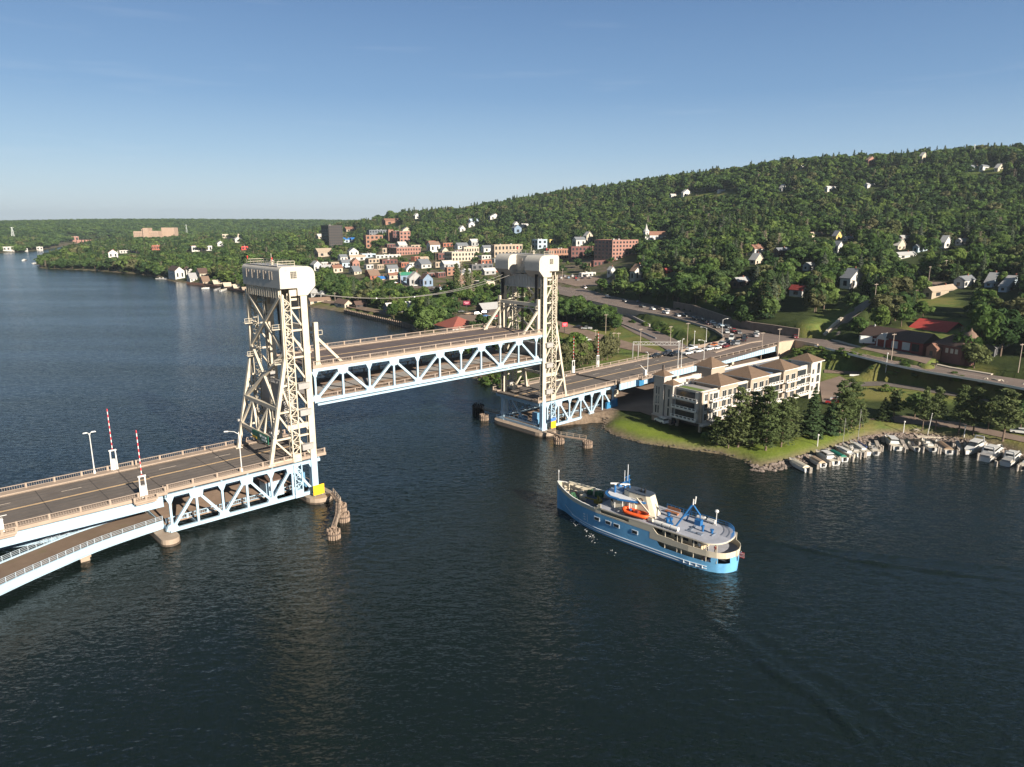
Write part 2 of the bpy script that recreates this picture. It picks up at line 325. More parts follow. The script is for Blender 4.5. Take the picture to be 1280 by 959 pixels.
for name, W, mat, blend, sink, erode in PATCH:
    s = poly_sd(GP, W[:, :2]); k = np.where(s > -blend)[0]
    tz = patch_z(W, GP[k]) - sink
    w = np.clip((s[k] - erode + blend) / blend, 0, 1); w = w * w * (3 - 2 * w)
    w = np.where(s[k] > erode - 2.7, 1.0, w)
    if name == 'highway_junction':   # retained by walls on its lower sides: the ground outside stays low
        q = GP[k]; S = (q - P0[:2]) @ BD[:2]; N = (q - P0[:2]) @ BN[:2]
        low = ((S > 110) & (S < 246) & (N < 24)) | (((S > 172) & (S < 225)) & (N < 75))
        w = np.where(low & (s[k] < 4), 0, w)
        w = np.where((S < 222) & (N < 23), 0, w)
    gz[k] = gz[k] * (1 - w) + tz * w
ZG = gz.reshape(gx.shape)
def zg(P):
    P = np.atleast_2d(np.asarray(P, float))
    i = np.clip(np.searchsorted(GX, P[:, 0]) - 1, 0, len(GX) - 2); j = np.clip(np.searchsorted(GY, P[:, 1]) - 1, 0, len(GY) - 2)
    fx = np.clip((P[:, 0] - GX[i]) / (GX[i + 1] - GX[i]), 0, 1); fy = np.clip((P[:, 1] - GY[j]) / (GY[j + 1] - GY[j]), 0, 1)
    return (ZG[i, j] * (1 - fx) * (1 - fy) + ZG[i + 1, j] * fx * (1 - fy) + ZG[i, j + 1] * (1 - fx) * fy + ZG[i + 1, j + 1] * fx * fy)
def z1(x, y): return float(zg([(x, y)])[0])
_T = np.concatenate([np.arange(110, 700, 1.), np.arange(700, 2000, 3.), np.arange(2000, 6000, 10.)])
def gnd(u, v):
    """where the ray through a pixel meets the terrain"""
    r = ray(u, v); P = np.array([0, 0, CH]) + _T[:, None] * r
    h = np.maximum(zg(P[:, :2]), 0); k = np.where(P[:, 2] < h)[0]
    if len(k) == 0: return aty(u, v, 1500.)
    i = k[0]; p = P[i]; return np.array([p[0], p[1], max(h[i], 0)])

def groundmat():
    m = bpy.data.materials.new('ground_cover'); m.use_nodes = True; t = m.node_tree; N = t.nodes; L = t.links
    b = N['Principled BSDF']; b.inputs['Roughness'].default_value = .95; b.inputs['Specular IOR Level'].default_value = .1
    geo = N.new('ShaderNodeNewGeometry')
    def noise(sc, d=6):
        n = N.new('ShaderNodeTexNoise'); n.inputs['Scale'].default_value = sc; n.inputs['Detail'].default_value = d; n.inputs['Roughness'].default_value = .65
        L.new(geo.outputs['Position'], n.inputs['Vector']); return n.outputs['Fac']
    def mix(f, a, b_):
        x = N.new('ShaderNodeMix'); x.data_type = 'RGBA'; L.new(f, x.inputs['Factor'])
        for s, c in (('A', a), ('B', b_)):
            if isinstance(c, tuple): x.inputs[s].default_value = (*c, 1)
            else: L.new(c, x.inputs[s])
        return x.outputs['Result']
    def rng(f, a, b_):
        r = N.new('ShaderNodeMapRange'); r.inputs[1].default_value = a; r.inputs[2].default_value = b_; L.new(f, r.inputs[0]); return r.outputs[0]
    g = mix(rng(noise(.35), .35, .65), (.072, .105, .026), (.125, .16, .042))
    g = mix(rng(noise(.05, 8), .45, .6), g, (.155, .145, .045))
    g = mix(rng(noise(.6, 8), .62, .75), g, (.16, .12, .075))
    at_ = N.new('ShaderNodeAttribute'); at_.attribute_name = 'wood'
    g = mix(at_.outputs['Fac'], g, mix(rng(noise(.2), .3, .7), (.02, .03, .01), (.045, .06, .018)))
    a2 = N.new('ShaderNodeAttribute'); a2.attribute_name = 'town'
    g = mix(a2.outputs['Fac'], g, mix(rng(noise(.08), .42, .58), (.16, .12, .095), (.07, .085, .025)))
    a3 = N.new('ShaderNodeAttribute'); a3.attribute_name = 'lawn'
    g = mix(a3.outputs['Fac'], g, mix(rng(noise(.15), .3, .7), (.095, .135, .02), (.15, .19, .03)))
    a4 = N.new('ShaderNodeAttribute'); a4.attribute_name = 'bank'
    g = mix(a4.outputs['Fac'], g, mix(rng(noise(.8), .3, .7), (.10, .075, .055), (.24, .18, .13)))
    L.new(g, b.inputs['Base Color'])
    bp = N.new('ShaderNodeBump'); bp.inputs['Strength'].default_value = .6; bp.inputs['Distance'].default_value = .5
    L.new(noise(.9, 8), bp.inputs['Height']); L.new(bp.outputs[0], b.inputs['Normal']); return m
def grid_mesh(name, X, Y, Z, mat):
    nx, ny = len(X), len(Y); me = bpy.data.meshes.new(name)
    xx, yy = np.meshgrid(X, Y, indexing='ij'); co = np.c_[xx.ravel(), yy.ravel(), Z.ravel()].astype(np.float32)
    i = np.arange((nx - 1) * (ny - 1)); a = (i // (ny - 1)) * ny + i % (ny - 1)
    q = np.c_[a, a + ny, a + ny + 1, a + 1]
    me.vertices.add(len(co)); me.vertices.foreach_set('co', co.ravel())
    me.loops.add(q.size); me.loops.foreach_set('vertex_index', q.ravel().astype(np.int32))
    me.polygons.add(len(q)); me.polygons.foreach_set('loop_start', np.arange(0, q.size, 4, dtype=np.int32))
    me.polygons.foreach_set('use_smooth', np.ones(len(q), bool)); me.update(calc_edges=True); me.validate()
    me.materials.append(mat); o = bpy.data.objects.new(name, me); COL.objects.link(o); return o
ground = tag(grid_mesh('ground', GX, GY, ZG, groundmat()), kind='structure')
def px_poly(poly): return np.array([gnd(u, v)[:2] for u, v in poly])
def soft(s, w): return np.clip(s / w + .5, 0, 1)
LAWNS = [px_poly(p) for p in ([(752, 534), (775, 524), (822, 536), (850, 548), (930, 562), (1000, 548), (1050, 542), (1085, 540), (1050, 556), (985, 574), (945, 580), (900, 565), (850, 559), (800, 552)],)]
OPEN = [px_poly(p) for p in (
    [(740, 384), (800, 394), (842, 402), (884, 414), (884, 428), (840, 432), (790, 412)],      # embankment between the two roads
    [(690, 400), (770, 404), (850, 440), (900, 455), (760, 470), (690, 440)],                  # rail yard
    [(1000, 412), (1034, 388), (1060, 380), (1066, 392), (1036, 420), (1010, 424)],            # mown slope above the junction
    [(985, 428), (1012, 426), (1040, 430), (1120, 450), (1200, 468), (1300, 486), (1300, 512), (1200, 506), (1100, 501), (1030, 502), (1020, 462), (985, 450)],
    [(1060, 432), (1080, 425), (1165, 446), (1240, 462), (1236, 470), (1120, 446)], [(1118, 421), (1140, 400), (1212, 399), (1225, 420), (1205, 446), (1165, 446)],
    [(1130, 372), (1200, 372), (1200, 384), (1130, 384)], [(852, 244), (905, 240), (935, 243), (920, 252), (868, 255), (838, 250)], [(1200, 212), (1262, 210), (1290, 214), (1290, 218), (1190, 219)],
    [(395, 373), (500, 392), (500, 408), (430, 390), (395, 384)], [(1000, 545), (1100, 520), (1290, 540), (1290, 570), (1180, 552), (1090, 546), (1000, 574)],
    [(505, 362), (560, 364), (556, 374), (500, 374)], [(1058, 218), (1070, 214), (1160, 206), (1162, 212), (1130, 216), (1080, 222)])]
TOWN = px_poly([(388, 352), (392, 335), (440, 318), (520, 305), (600, 308), (640, 315), (700, 318), (760, 325), (790, 330), (780, 352), (700, 362), (655, 392), (600, 410), (560, 405), (575, 372), (500, 360)])
TOWN2 = px_poly([(205, 322), (260, 318), (330, 305), (390, 296), (430, 300), (390, 330), (330, 330), (260, 330)])
def attr(o, name, val):
    a = o.data.attributes.new(name, 'FLOAT', 'POINT'); a.data.foreach_set('value', val.astype(np.float32))
lawn_m = np.max([soft(poly_sd(GP, q), 5) for q in LAWNS], axis=0)
open_m = np.max([soft(poly_sd(GP, q), 6) for q in OPEN], axis=0)
town_m = np.maximum(soft(poly_sd(GP, TOWN), 20), soft(poly_sd(GP, TOWN2), 60))
bank_m = np.clip(1 - (sd - 1.5) / 2.5, 0, 1)
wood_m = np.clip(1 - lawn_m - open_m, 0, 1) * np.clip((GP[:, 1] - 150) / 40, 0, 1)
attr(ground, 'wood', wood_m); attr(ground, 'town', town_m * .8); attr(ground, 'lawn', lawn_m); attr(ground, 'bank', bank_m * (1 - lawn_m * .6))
PATCHED = []
for name, W, mat, blend, sink, erode in PATCH:
    mb = MB(); n = len(W)
    tri = tessellate_polygon([[Vector((p[0], p[1], 0)) for p in W]])
    # subdivide finely so that the sheet follows the graded ground
    import bmesh
    bm = bmesh.new(); vs = [bm.verts.new(tuple(p)) for p in W]
    for t in tri:
        try: bm.faces.new([vs[i] for i in t])
        except ValueError: pass
    for k in range(4):
        long = [e for e in bm.edges if e.calc_length() > 12]
        if not long: break
        bmesh.ops.subdivide_edges(bm, edges=long, cuts=1, use_grid_fill=False)
        bmesh.ops.triangulate(bm, faces=bm.faces)
    P = np.array([v.co[:] for v in bm.verts]); zz = patch_z(W, P[:, :2])
    for v, z in zip(bm.verts, zz): v.co.z = z
    bmesh.ops.recalc_face_normals(bm, faces=bm.faces)
    me = bpy.data.meshes.new(name); bm.to_mesh(me); bm.free()
    for p in me.polygons:
        if p.normal.z < 0: p.flip()
    me.materials.append(mat); o = bpy.data.objects.new(name, me); COL.objects.link(o); tag(o, kind='structure')

# ------------------------------------------------------------------ water (one sheet; the ship's wake is real relief in it)
def watermat():
    m = bpy.data.materials.new('lake_water'); m.use_nodes = True; t = m.node_tree; N = t.nodes; L = t.links
    b = N['Principled BSDF']; b.inputs['Base Color'].default_value = (.0055, .0105, .0095, 1); b.inputs['Roughness'].default_value = .15
    b.inputs['IOR'].default_value = 1.33; b.inputs['Specular IOR Level'].default_value = .5
    geo = N.new('ShaderNodeNewGeometry')
    def noise(rot, sc, d, rough=.55):
        mp = N.new('ShaderNodeMapping'); mp.inputs['Rotation'].default_value = (0, 0, R(rot)); mp.inputs['Scale'].default_value = sc
        L.new(geo.outputs['Position'], mp.inputs['Vector'])
        n = N.new('ShaderNodeTexNoise'); n.inputs['Scale'].default_value = 1; n.inputs['Detail'].default_value = d; n.inputs['Roughness'].default_value = rough
        L.new(mp.outputs[0], n.inputs['Vector']); return n.outputs['Fac']
    def math_(op, a, c):
        x = N.new('ShaderNodeMath'); x.operation = op
        for i, q in enumerate((a, c)):
            if isinstance(q, float): x.inputs[i].default_value = q
            else: L.new(q, x.inputs[i])
        return x.outputs[0]
    h = math_('ADD', math_('MULTIPLY', noise(14, (.30, .62, 1), 4), .8), math_('MULTIPLY', noise(-24, (.42, .85, 1), 3), .6))
    h = math_('ADD', h, math_('MULTIPLY', noise(6, (1.1, 2.2, 1), 3, .6), .25))
    slick = noise(30, (.004, .02, 1), 6)
    mr = N.new('ShaderNodeMapRange'); mr.inputs[1].default_value = .40; mr.inputs[2].default_value = .62; mr.inputs[3].default_value = .45; mr.inputs[4].default_value = 1.0
    L.new(slick, mr.inputs[0])
    bp = N.new('ShaderNodeBump'); bp.inputs['Distance'].default_value = .75
    L.new(math_('MULTIPLY', mr.outputs[0], .55), bp.inputs['Strength']); L.new(h, bp.inputs['Height'])
    def vec(op, a, c):
        x = N.new('ShaderNodeVectorMath'); x.operation = op
        for i, q in enumerate((a, c)):
            if q is None: continue
            if isinstance(q, tuple): x.inputs[i].default_value = q
            else: L.new(q, x.inputs[i])
        return x.outputs[0]
    # short steep ripples as a slope field, so that distant water keeps its roughness
    nrm = bp.outputs[0]
    for sc, rot, amp in (((.55, 1.0, 1), 16, .34), ((1.9, 3.1, 1), -20, .62), ((.16, .3, 1), 8, .07)):
        mp = N.new('ShaderNodeMapping'); mp.inputs['Rotation'].default_value = (0, 0, R(rot)); mp.inputs['Scale'].default_value = sc; L.new(geo.outputs['Position'], mp.inputs['Vector'])
        n = N.new('ShaderNodeTexNoise'); n.inputs['Scale'].default_value = 1; n.inputs['Detail'].default_value = 2; L.new(mp.outputs[0], n.inputs['Vector'])
        s = vec('MULTIPLY', vec('SUBTRACT', n.outputs['Color'], (.5, .5, .5)), (amp, amp * 1.5, 0))
        sm = N.new('ShaderNodeVectorMath'); sm.operation = 'SCALE'; L.new(s, sm.inputs[0]); L.new(mr.outputs[0], sm.inputs['Scale']); nrm = vec('ADD', nrm, sm.outputs[0])
    L.new(vec('NORMALIZE', nrm, None), b.inputs['Normal'])
    return m
WX = ax([(-9000, -1000, 800), (-1000, -20, 49), (-20, 170, .75), (170, 900, 60), (900, 9000, 900)])
WY = ax([(-300, 40, 30), (40, 165, .75), (165, 1000, 41.75), (1000, 9000, 500)])
wx, wy = np.meshgrid(WX, WY, indexing='ij'); WP = np.c_[wx.ravel(), wy.ravel()]
def polyline_d(P, line):
    best = np.full(len(P), 1e9); sgn = np.zeros(len(P)); along = np.zeros(len(P)); acc = 0; line = np.asarray(line)
    for a, b in zip(line[:-1], line[1:]):
        d = b - a; l = np.hypot(*d); t = np.clip(((P - a) @ d) / l ** 2, 0, 1); q = P - a - t[:, None] * d; e = np.hypot(q[:, 0], q[:, 1])
        k = e < best; best[k] = e[k]; sgn[k] = (q[k] @ np.array([-d[1], d[0]]) / l); along[k] = acc + t[k] * l; acc += l
    return best, sgn, along, acc
wz = np.zeros(len(WP))
def spline(pp, n=40):
    pp = np.array(pp, float); t = np.linspace(0, len(pp) - 1, n); o = []
    for s in t:
        i = min(int(s), len(pp) - 2); f = s - i; p0 = pp[max(i - 1, 0)]; p1 = pp[i]; p2 = pp[i + 1]; p3 = pp[min(i + 2, len(pp) - 1)]
        o.append(.5 * (2 * p1 + (p2 - p0) * f + (2 * p0 - 5 * p1 + 4 * p2 - p3) * f * f + (3 * p1 - p0 - 3 * p2 + p3) * f ** 3))
    return np.array(o)
for line, amp, wid in (([(925, 671), (980, 680), (1050, 696), (1130, 709), (1290, 728)], .30, 1.12), ([(940, 668), (1020, 684), (1120, 696), (1290, 712)], .20, 0.98), ([(1000, 694), (1120, 718), (1290, 742)], .14, 0.90),
                       ([(845, 740), (880, 768), (920, 800), (970, 842), (1040, 890), (1110, 965)], .26, 0.83), ([(870, 748), (905, 780), (950, 815), (1010, 860), (1080, 910), (1140, 965)], .20, 0.75),
                       ([(890, 745), (940, 784), (1000, 825), (1090, 880), (1180, 950)], .12, 0.83), ([(700, 640), (712, 660), (735, 680), (775, 700), (820, 716)], .12, 0.68)):
    pl = spline([at(u, v, 0)[:2] for u, v in line]); d, s, al, tot = polyline_d(WP, pl)
    near = d < 8; e = np.clip(al / 8, 0, 1) * np.clip((tot - al) / 12 + .25, 0, 1) * (.75 + .25 * np.sin(al * .55))
    wz[near] += (1.5 * amp * np.exp(-(s / wid) ** 2) * np.cos(s / wid * 1.6) * e)[near]
water = tag(grid_mesh('water', WX, WY, wz.reshape(wx.shape), watermat()), kind='structure')
# ================================================================== the lift bridge (local frame: x along the bridge, y across, z up)
DW = 20.6          # deck width
def bthing(name, label, cat, S, N=0, z=0, group=None): 
    p = bw(S, N, z); t = thing(name, label, cat, p, BROT, group); t['o'] = (S, N, z); return t
def bmb(t): return MB(off=tuple(t['o']))
def text_obj(name, body, size, mat, parent, loc, rot, ext=.01, align='CENTER'):
    cu = bpy.data.curves.new(name, 'FONT'); cu.body = body; cu.size = size; cu.align_x = align; cu.align_y = 'CENTER'; cu.extrude = ext
    o = bpy.data.objects.new(name, cu); COL.objects.link(o); o.data.materials.append(mat)
    dg = bpy.context.evaluated_depsgraph_get(); me = bpy.data.meshes.new_from_object(o.evaluated_get(dg)); bpy.data.objects.remove(o)
    me.materials.clear(); me.materials.append(mat)
    o = bpy.data.objects.new(name, me); COL.objects.link(o); o.parent = parent; o.location = loc; o.rotation_euler = rot
    return o
def railing(mb, S0, S1, N, z, post=5.0, h=1.05, side=1):
    """concrete posts, two rails and thin bars"""
    n = max(1, int(round(abs(S1 - S0) / post)))
    for i in range(n + 1):
        s = S0 + (S1 - S0) * i / n; mb.m = 0; mb.box((s, N, z + h / 2), (.34, .3, h + .06))
    mb.m = 1
    mb.box(((S0 + S1) / 2, N, z + h - .07), (abs(S1 - S0), .18, .14)); mb.box(((S0 + S1) / 2, N, z + .14), (abs(S1 - S0), .14, .10))
    k = int(abs(S1 - S0) / .42)
    for i in range(k):
        s = S0 + (S1 - S0) * (i + .5) / k; mb.box((s, N, z + h / 2), (.05, .06, h - .25))
railpaint = M('rail_tan_paint', (.25, .20, .165), .7, .12, .5)
grid_deck = M('steel_grid_deck', (.11, .082, .078), .7, .2, .3, 0, 0, .3, (.13, .09, .07), .4, .2)
lowdeck = M('lower_deck_planks', (.25, .18, .135), .9, .2, .3, 0, 0, .15, (.12, .1, .07), .4, .2)
def deck_parts(t, S0, S1, z, roadmat, N0=-.4, N1=DW + .2, rails=True, dashes=True, thick=.45):
    L = S1 - S0; c = (S0 + S1) / 2; W = N1 - N0; nc = (N0 + N1) / 2
    mb = bmb(t); mb.box((c, nc, z - thick / 2), (L, W - 5.2, thick)); mb.build('roadway', roadmat, t)
    for N, lab in ((N0 + 1.3, 1), (N1 - 1.3, -1)):
        mb = bmb(t); mb.box((c, N, z - thick / 2 + .11), (L, 2.6, thick + .22)); mb.box((c, N + lab * 1.15, z + .16), (L, .3, .5)); mb.build('sidewalk', sidewalk, t)
    mb = bmb(t)
    for dn in (-.14, .14): mb.box((c, nc + dn, z + .006), (L, .16, .012))
    mb.box((c, nc, z + .004), (L, .62, .006)); mb.build('centre_line', medianmat, t)
    if dashes:
        mb = bmb(t); s = S0 + 3
        while s + 4 < S1:
            mb.box((s + 2, nc + 4.1, z + .006), (3.6, .16, .012)); s += 12.2
        mb.build('lane_line', linemat, t)
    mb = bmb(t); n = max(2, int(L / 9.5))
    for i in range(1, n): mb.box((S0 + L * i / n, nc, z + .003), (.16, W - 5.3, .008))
    mb.build('cross_strip', M('cross_strip_dark', (.05, .043, .04), .8, .2, 2), t)  # thin dark strips across the roadway, evenly spaced
    mb = bmb(t)
    for q in (-6.1, -4.3, -2.6, -.9, .9, 2.6, 4.9, 6.6): mb.box((c, nc + q, z + .002), (L, .55, .004))
    mb.build('wheel_track', M('worn_wheel_track', (.105, .09, .08), .75, .3, .18), t)
    if rails:
        for N in (N0 + .22, N1 - .22):
            mb = bmb(t); railing(mb, S0 + .3, S1 - .3, N, z + .22); mb.build('railing', [sidewalk, railpaint], t)
def truss(t, joints_b, joints_t, ends, N, zb, zt, w=.62, knee=None):
    """one warren truss plane with verticals"""
    S0, S1 = ends
    mb = bmb(t); mb.box(((S0 + S1) / 2, N, zb), (S1 - S0, w, .75)); mb.build('bottom_chord', lblue, t)
    mb = bmb(t); mb.box(((S0 + S1) / 2, N, zt), (S1 - S0, w, .7)); mb.build('top_chord', lblue, t)
    allj = sorted([(s, 0) for s in joints_b] + [(s, 1) for s in joints_t])
    for (a, ka), (b, kb) in zip(allj[:-1], allj[1:]):
        if ka == kb: continue
        mb = bmb(t); mb.beam((a, N, zt - .3 if ka else zb + .3), (b, N, zt - .3 if kb else zb + .3), .55, .55, (0, 1, 0)); mb.build('diagonal', lblue, t)
    for s, k in allj:
        mb = bmb(t)
        mb.beam((s, N, zb + .3), (s, N, zt - .3), .46, .4, (0, 1, 0))
        if not k:
            mb.prism([(s - .9, zt - .3), (s + .9, zt - .3), (s + .25, zt - 1.7), (s - .25, zt - 1.7)], N - .26, N + .26, 'y')
        mb.build('vertical', lblue, t)
        mb = bmb(t)
        if k: mb.prism([(s - 1.5, zt - .1), (s + 1.5, zt - .1), (s + 1.25, zt - 1.4), (s + .5, zt - 1.75), (s - .5, zt - 1.75), (s - 1.25, zt - 1.4)], N - .38, N + .38, 'y')
        else: mb.prism([(s - 1.3, zb + .1), (s + 1.3, zb + .1), (s + .9, zb + 1.1), (s + .3, zb + 1.45), (s - .3, zb + 1.45), (s - .9, zb + 1.1)], N - .38, N + .38, 'y')
        mb.build('gusset', lblue, t)
def floor_system(t, S0, S1, zt, zb, step, lower=True):
    mb = bmb(t); n = int(round((S1 - S0) / step))
    for i in range(n + 1):
        s = S0 + (S1 - S0) * i / n; mb.box((s, DW / 2, zt - .75), (.4, DW - .8, 1.0))
        if lower: mb.box((s, DW / 2, zb - .15), (.4, DW - .8, .7))
    for k in range(6): mb.box(((S0 + S1) / 2, 2.2 + k * 3.2, zt - .55), (S1 - S0, .3, .55))
    mb.build('floor_beam', M('shaded_blue_steel', (.30, .42, .52), .5, .1, .4), t)
# ---- raised lift span
LZ = 31.0
lift = bthing('lift_span', 'raised double deck lift span of pale blue trusses hanging between the two towers', 'bridge span', 38.2, DW / 2, 22.8)
jb = [1.0 + 14.45 * k for k in range(6)]; jt = [8.2 + 14.45 * k for k in range(5)]
for N in (0, DW - .2): truss(lift, jb, jt, (.5, 76.0), N, 23.6, LZ - .1)
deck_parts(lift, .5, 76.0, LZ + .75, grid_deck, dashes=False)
floor_system(lift, 1, 75.5, LZ + .2, 23.4, 7.2)
mb = bmb(lift); mb.box((38.2, 4.0, 23.85), (75, 6.6, .2)); mb.box((38.2, 16.2, 23.85), (75, 6.6, .2)); mb.build('lower_deck', lowdeck, lift)
mb = bmb(lift); mb.box((38.2, 10.1, 23.88), (75, 5.4, .12)); mb.build('lower_deck_centre', M('galvanised_grating', (.30, .28, .26), .6, .15, .8), lift)
for N in (.55, DW - .75):
    mb = bmb(lift); railing(mb, 2, 74.5, N, 23.95, 4.8, 1.05); mb.build('lower_railing', [railpaint, railpaint], lift)
mb = bmb(lift); mb.box((38.2, -.15, 22.75), (74, .5, .45)); mb.build('utility_pipe', lblue, lift)
for s0, sg in ((2.1, 1), (74.4, -1)):
    for N in (.4, 17.2):
        mb = bmb(lift); mb.box((s0, N, LZ + 5.9), (1.0, .9, 10)); mb.box((s0, N, LZ + 1.1), (1.9, 1.3, .7), 0, (1.1, .95)); mb.build('guide_post', cream, lift)
        mb = bmb(lift); mb.beam((s0 + sg * .3, N, LZ + 7.2), (s0 + sg * 6.2, N, LZ + 1.0), .6, .6, (0, 1, 0)); mb.box((s0 + sg * 6.3, N, LZ + .95), (1.6, .8, .3)); mb.build('brace', cream, lift)
        mb = bmb(lift); mb.box((s0 + sg * .9, N - .5, LZ + 8.0), (1.1, .1, .1)); mb.box((s0 + sg * .9, N - .5, LZ + 9.0), (1.1, .1, .1))
        for q in (0.4, 1.4): mb.box((s0 + sg * q, N - .5, LZ + 8.5), (.1, .1, 1.1))
        mb.build('ladder_cage', cream, lift)
    mb = bmb(lift); mb.box((s0, 8.8, LZ + 9.2), (.8, 16.6, 1.0)); mb.box((s0, 8.8, LZ + 8.0), (.35, 16.6, .3)); mb.build('portal_beam', cream, lift)
    for N in (.4, 17.2):
        sgn = 1 if N < 5 else -1
        mb = bmb(lift); mb.beam((s0, N + sgn * .4, LZ + 5.6), (s0, N + sgn * 4.2, LZ + 8.9), .45, .45); mb.build('knee_brace', cream, lift)
# ---- towers
signgreen = M('sign_green', (.012, .12, .075), .5, .1, .8)
def tower(cx, m, label, rear_word):
    t = bthing('lift_tower', label, 'bridge tower', cx, DW / 2, 1.2, 'lift bridge towers')
    X = lambda s: cx + m * s
    NN = (0.0, 17.6)
    def bm(name, fn, mat=cream, parent=None):
        mb = bmb(t); fn(mb); return mb.build(name, mat, parent or t)
    # main columns: cream above the deck, blue below
    for N in NN:
        bm('column', lambda b: (b.box((X(0), N - .55, 29.6), (1.5, .22, 38.2)), b.box((X(0), N + .55, 29.6), (1.5, .22, 38.2)), b.box((X(0), N, 29.6), (.25, 1.0, 38.2)),
                                [b.box((X(0), N, z), (1.3, 1.06, .5)) for z in np.arange(13, 47, 3)]))
        bm('pier_leg', lambda b: (b.box((X(0), N, 5.9), (1.5, 1.3, 9.2)), b.box((X(0), N, 1.55), (2.2, 1.9, .5))), lblue)
        bm('rear_leg', lambda b: (b.beam((X(-10.3), N, 10.6), (X(-5.1), N, 34.5), .75, .8, (0, 1, 0)), b.beam((X(-5.1), N, 34.3), (X(-4.9), N, 48.6), .72, .78, (0, 1, 0)), b.box((X(-10.3), N, 10.75), (1.6, 1.2, .35))))
        # laced stair column beside each main column
        def lat(b, z0=10.3, z1=48.8, s0=-3.2, s1=-5.0, n0=N - .55, n1=N + .85):
            for s in (s0, s1):
                for n_ in (n0, n1): b.box((X(s), n_, (z0 + z1) / 2), (.26, .26, z1 - z0))
            z = z0 + 1.8; k = 0
            while z + 1.5 < z1:
                for n_ in (n0, n1):
                    a, c = (s0, s1) if k % 2 else (s1, s0)
                    b.beam((X(a), n_, z), (X(c), n_, z + 1.5), .17, .1, (0, 1, 0)); b.beam((X(s0), n_, z), (X(s1), n_, z), .13, .1, (0, 1, 0))
                for s in (s0, s1):
                    a, c = (n0, n1) if k % 2 else (n1, n0)
                    b.beam((X(s), a, z), (X(s), c, z + 1.5), .14, .1, (1, 0, 0))
                z += 1.5; k += 1
            b.box((X(-4.1), N + .15, z0 + .85), (2.0, 1.6, 1.7))
        bm('lattice_column', lat)
        bm('lower_lattice', lambda b: lat(b, 1.6, 9.6), lblue)
        # side bracing between rear leg, lattice and main column
        rl = lambda z: -10.3 + 5.2 * min(1, max(0, (z - 10.6) / 23.9))
        for z in (16.2, 22.3, 28.4, 34.5, 40.6, 45.6):
            bm('strut', lambda b: b.beam((X(-.6), N, z), (X(-3.3), N, z), .45, .4, (0, 0, 1)))
            if rl(z) < -6: bm('strut', lambda b: b.beam((X(-5.0), N, z), (X(rl(z)), N, z), .45, .4, (0, 0, 1)))
        for z in (11.6, 17.4, 23.5, 29.6, 35.7, 41.6):
            bm('side_brace', lambda b: b.beam((X(-.7), N - .1, z), (X(-3.3), N - .1, z + 4.0), .38, .34, (0, 1, 0)))
            if rl(z) < -6.6: bm('side_brace', lambda b: b.beam((X(-5.0), N, z), (X(rl(z + 4.6) + .1), N, z + 4.6), .38, .34, (0, 1, 0)))
        bm('side_beam', lambda b: b.box((X(-3.1), N, 18.6), (5.4, .9, 1.1)))
        for z in (13.5, 21.7, 27.9):
            bm('equipment_box', lambda b: (b.box((X(-1.6), N - .95, z), (2.7, .9, 1.25)), b.box((X(-1.6), N - .95, z + .68), (2.9, 1.1, .12))), greysteel)
        for z in (25.0, 33.2, 41.0):
            def plat(b):
                b.box((X(-5.6), N + (1.6 if N < 5 else -1.5), z), (3.0, 1.5, .14))
                for q in (-7.1, -5.6, -4.2): b.box((X(q), N + (-2.2 if N > 5 else .9), z + .55), (.08, .08, 1.1))
                for h in (.55, 1.1): b.box((X(-5.65), N + (-2.2 if N > 5 else .9), z + h), (2.9, .07, .07))
            bm('walkway', plat)
    # rear face
    a, c = NN
    X3 = lambda z, n_: (X(rl(z)), n_, z)
    for zt_, zb_ in ((48.2, 35.6), (35.6, 23.2)):
        bm('cross_brace', lambda b: b.beam(X3(zt_, a + .3), X3(zb_, c - .3), .62, .6, (1, 0, 0)))
        bm('cross_brace', lambda b: b.beam(X3(zt_, c - .3), X3(zb_, a + .3), .62, .55, (1, 0, 0)))
    bm('rear_strut', lambda b: b.beam(X3(23.2, a), X3(23.2, c), .7, .9))
    bm('rear_strut', lambda b: b.beam(X3(16.6, a), X3(16.6, c), .6, .8))
    k = 4
    for i in range(k):
        n0 = a + (c - a) * i / k; n1 = a + (c - a) * (i + 1) / k
        bm('portal_brace', lambda b: b.beam(X3(23 if i % 2 else 16.8, n0), X3(16.8 if i % 2 else 23, n1), .5, .5, (1, 0, 0)))
    for n_ in (a + 5, c - 5): bm('portal_post', lambda b: b.beam(X3(16.7, n_), X3(23, n_), .45, .45, (1, 0, 0)))
    bm('base_beam', lambda b: b.box((X(-7), NN[0], 10.95), (6.6, .5, .55)))
    # front girder with stiffeners, rear panel with stiffeners
    def girder(b):
        b.box((X(.2), 8.8, 46.9), (.4, 15.6, 3.6))
        for i in range(13): b.box((X(.45), 1.9 + i * 1.16, 46.9), (.22, .16, 3.5))
        b.box((X(.3), 8.8, 48.75), (1.0, 15.6, .22)); b.box((X(.3), 8.8, 45.1), (1.0, 15.6, .22))
    bm('front_girder', girder, M('girder_grey_cream', (.46, .42, .36), .5, .1, .4))
    def rear(b):
        b.box((X(-5.0), 8.8, 48.9), (.3, 17.4, 2.2))
        for i in range(15): b.box((X(-5.25), .5 + i * 1.18, 48.9), (.3, .22, 2.2))
    bm('rear_panel', rear)
    # machinery house
    def arc(cx_, cz_, r, a0, a1, n=6): return [(cx_ + r * math.cos(R(a0 + (a1 - a0) * i / n)), cz_ + r * math.sin(R(a0 + (a1 - a0) * i / n))) for i in range(n + 1)]
    zt_, zb_ = 54.7, 50.0
    prof = [(-5.45, zb_)] + arc(-4.55, zt_ - .9, .9, 180, 90, 5) + arc(.9, zt_ - 2.0, 2.0, 90, 0, 8) + [(2.9, zb_ + .3), (.9, 48.3), (-1.4, 48.3), (-1.5, zb_)]
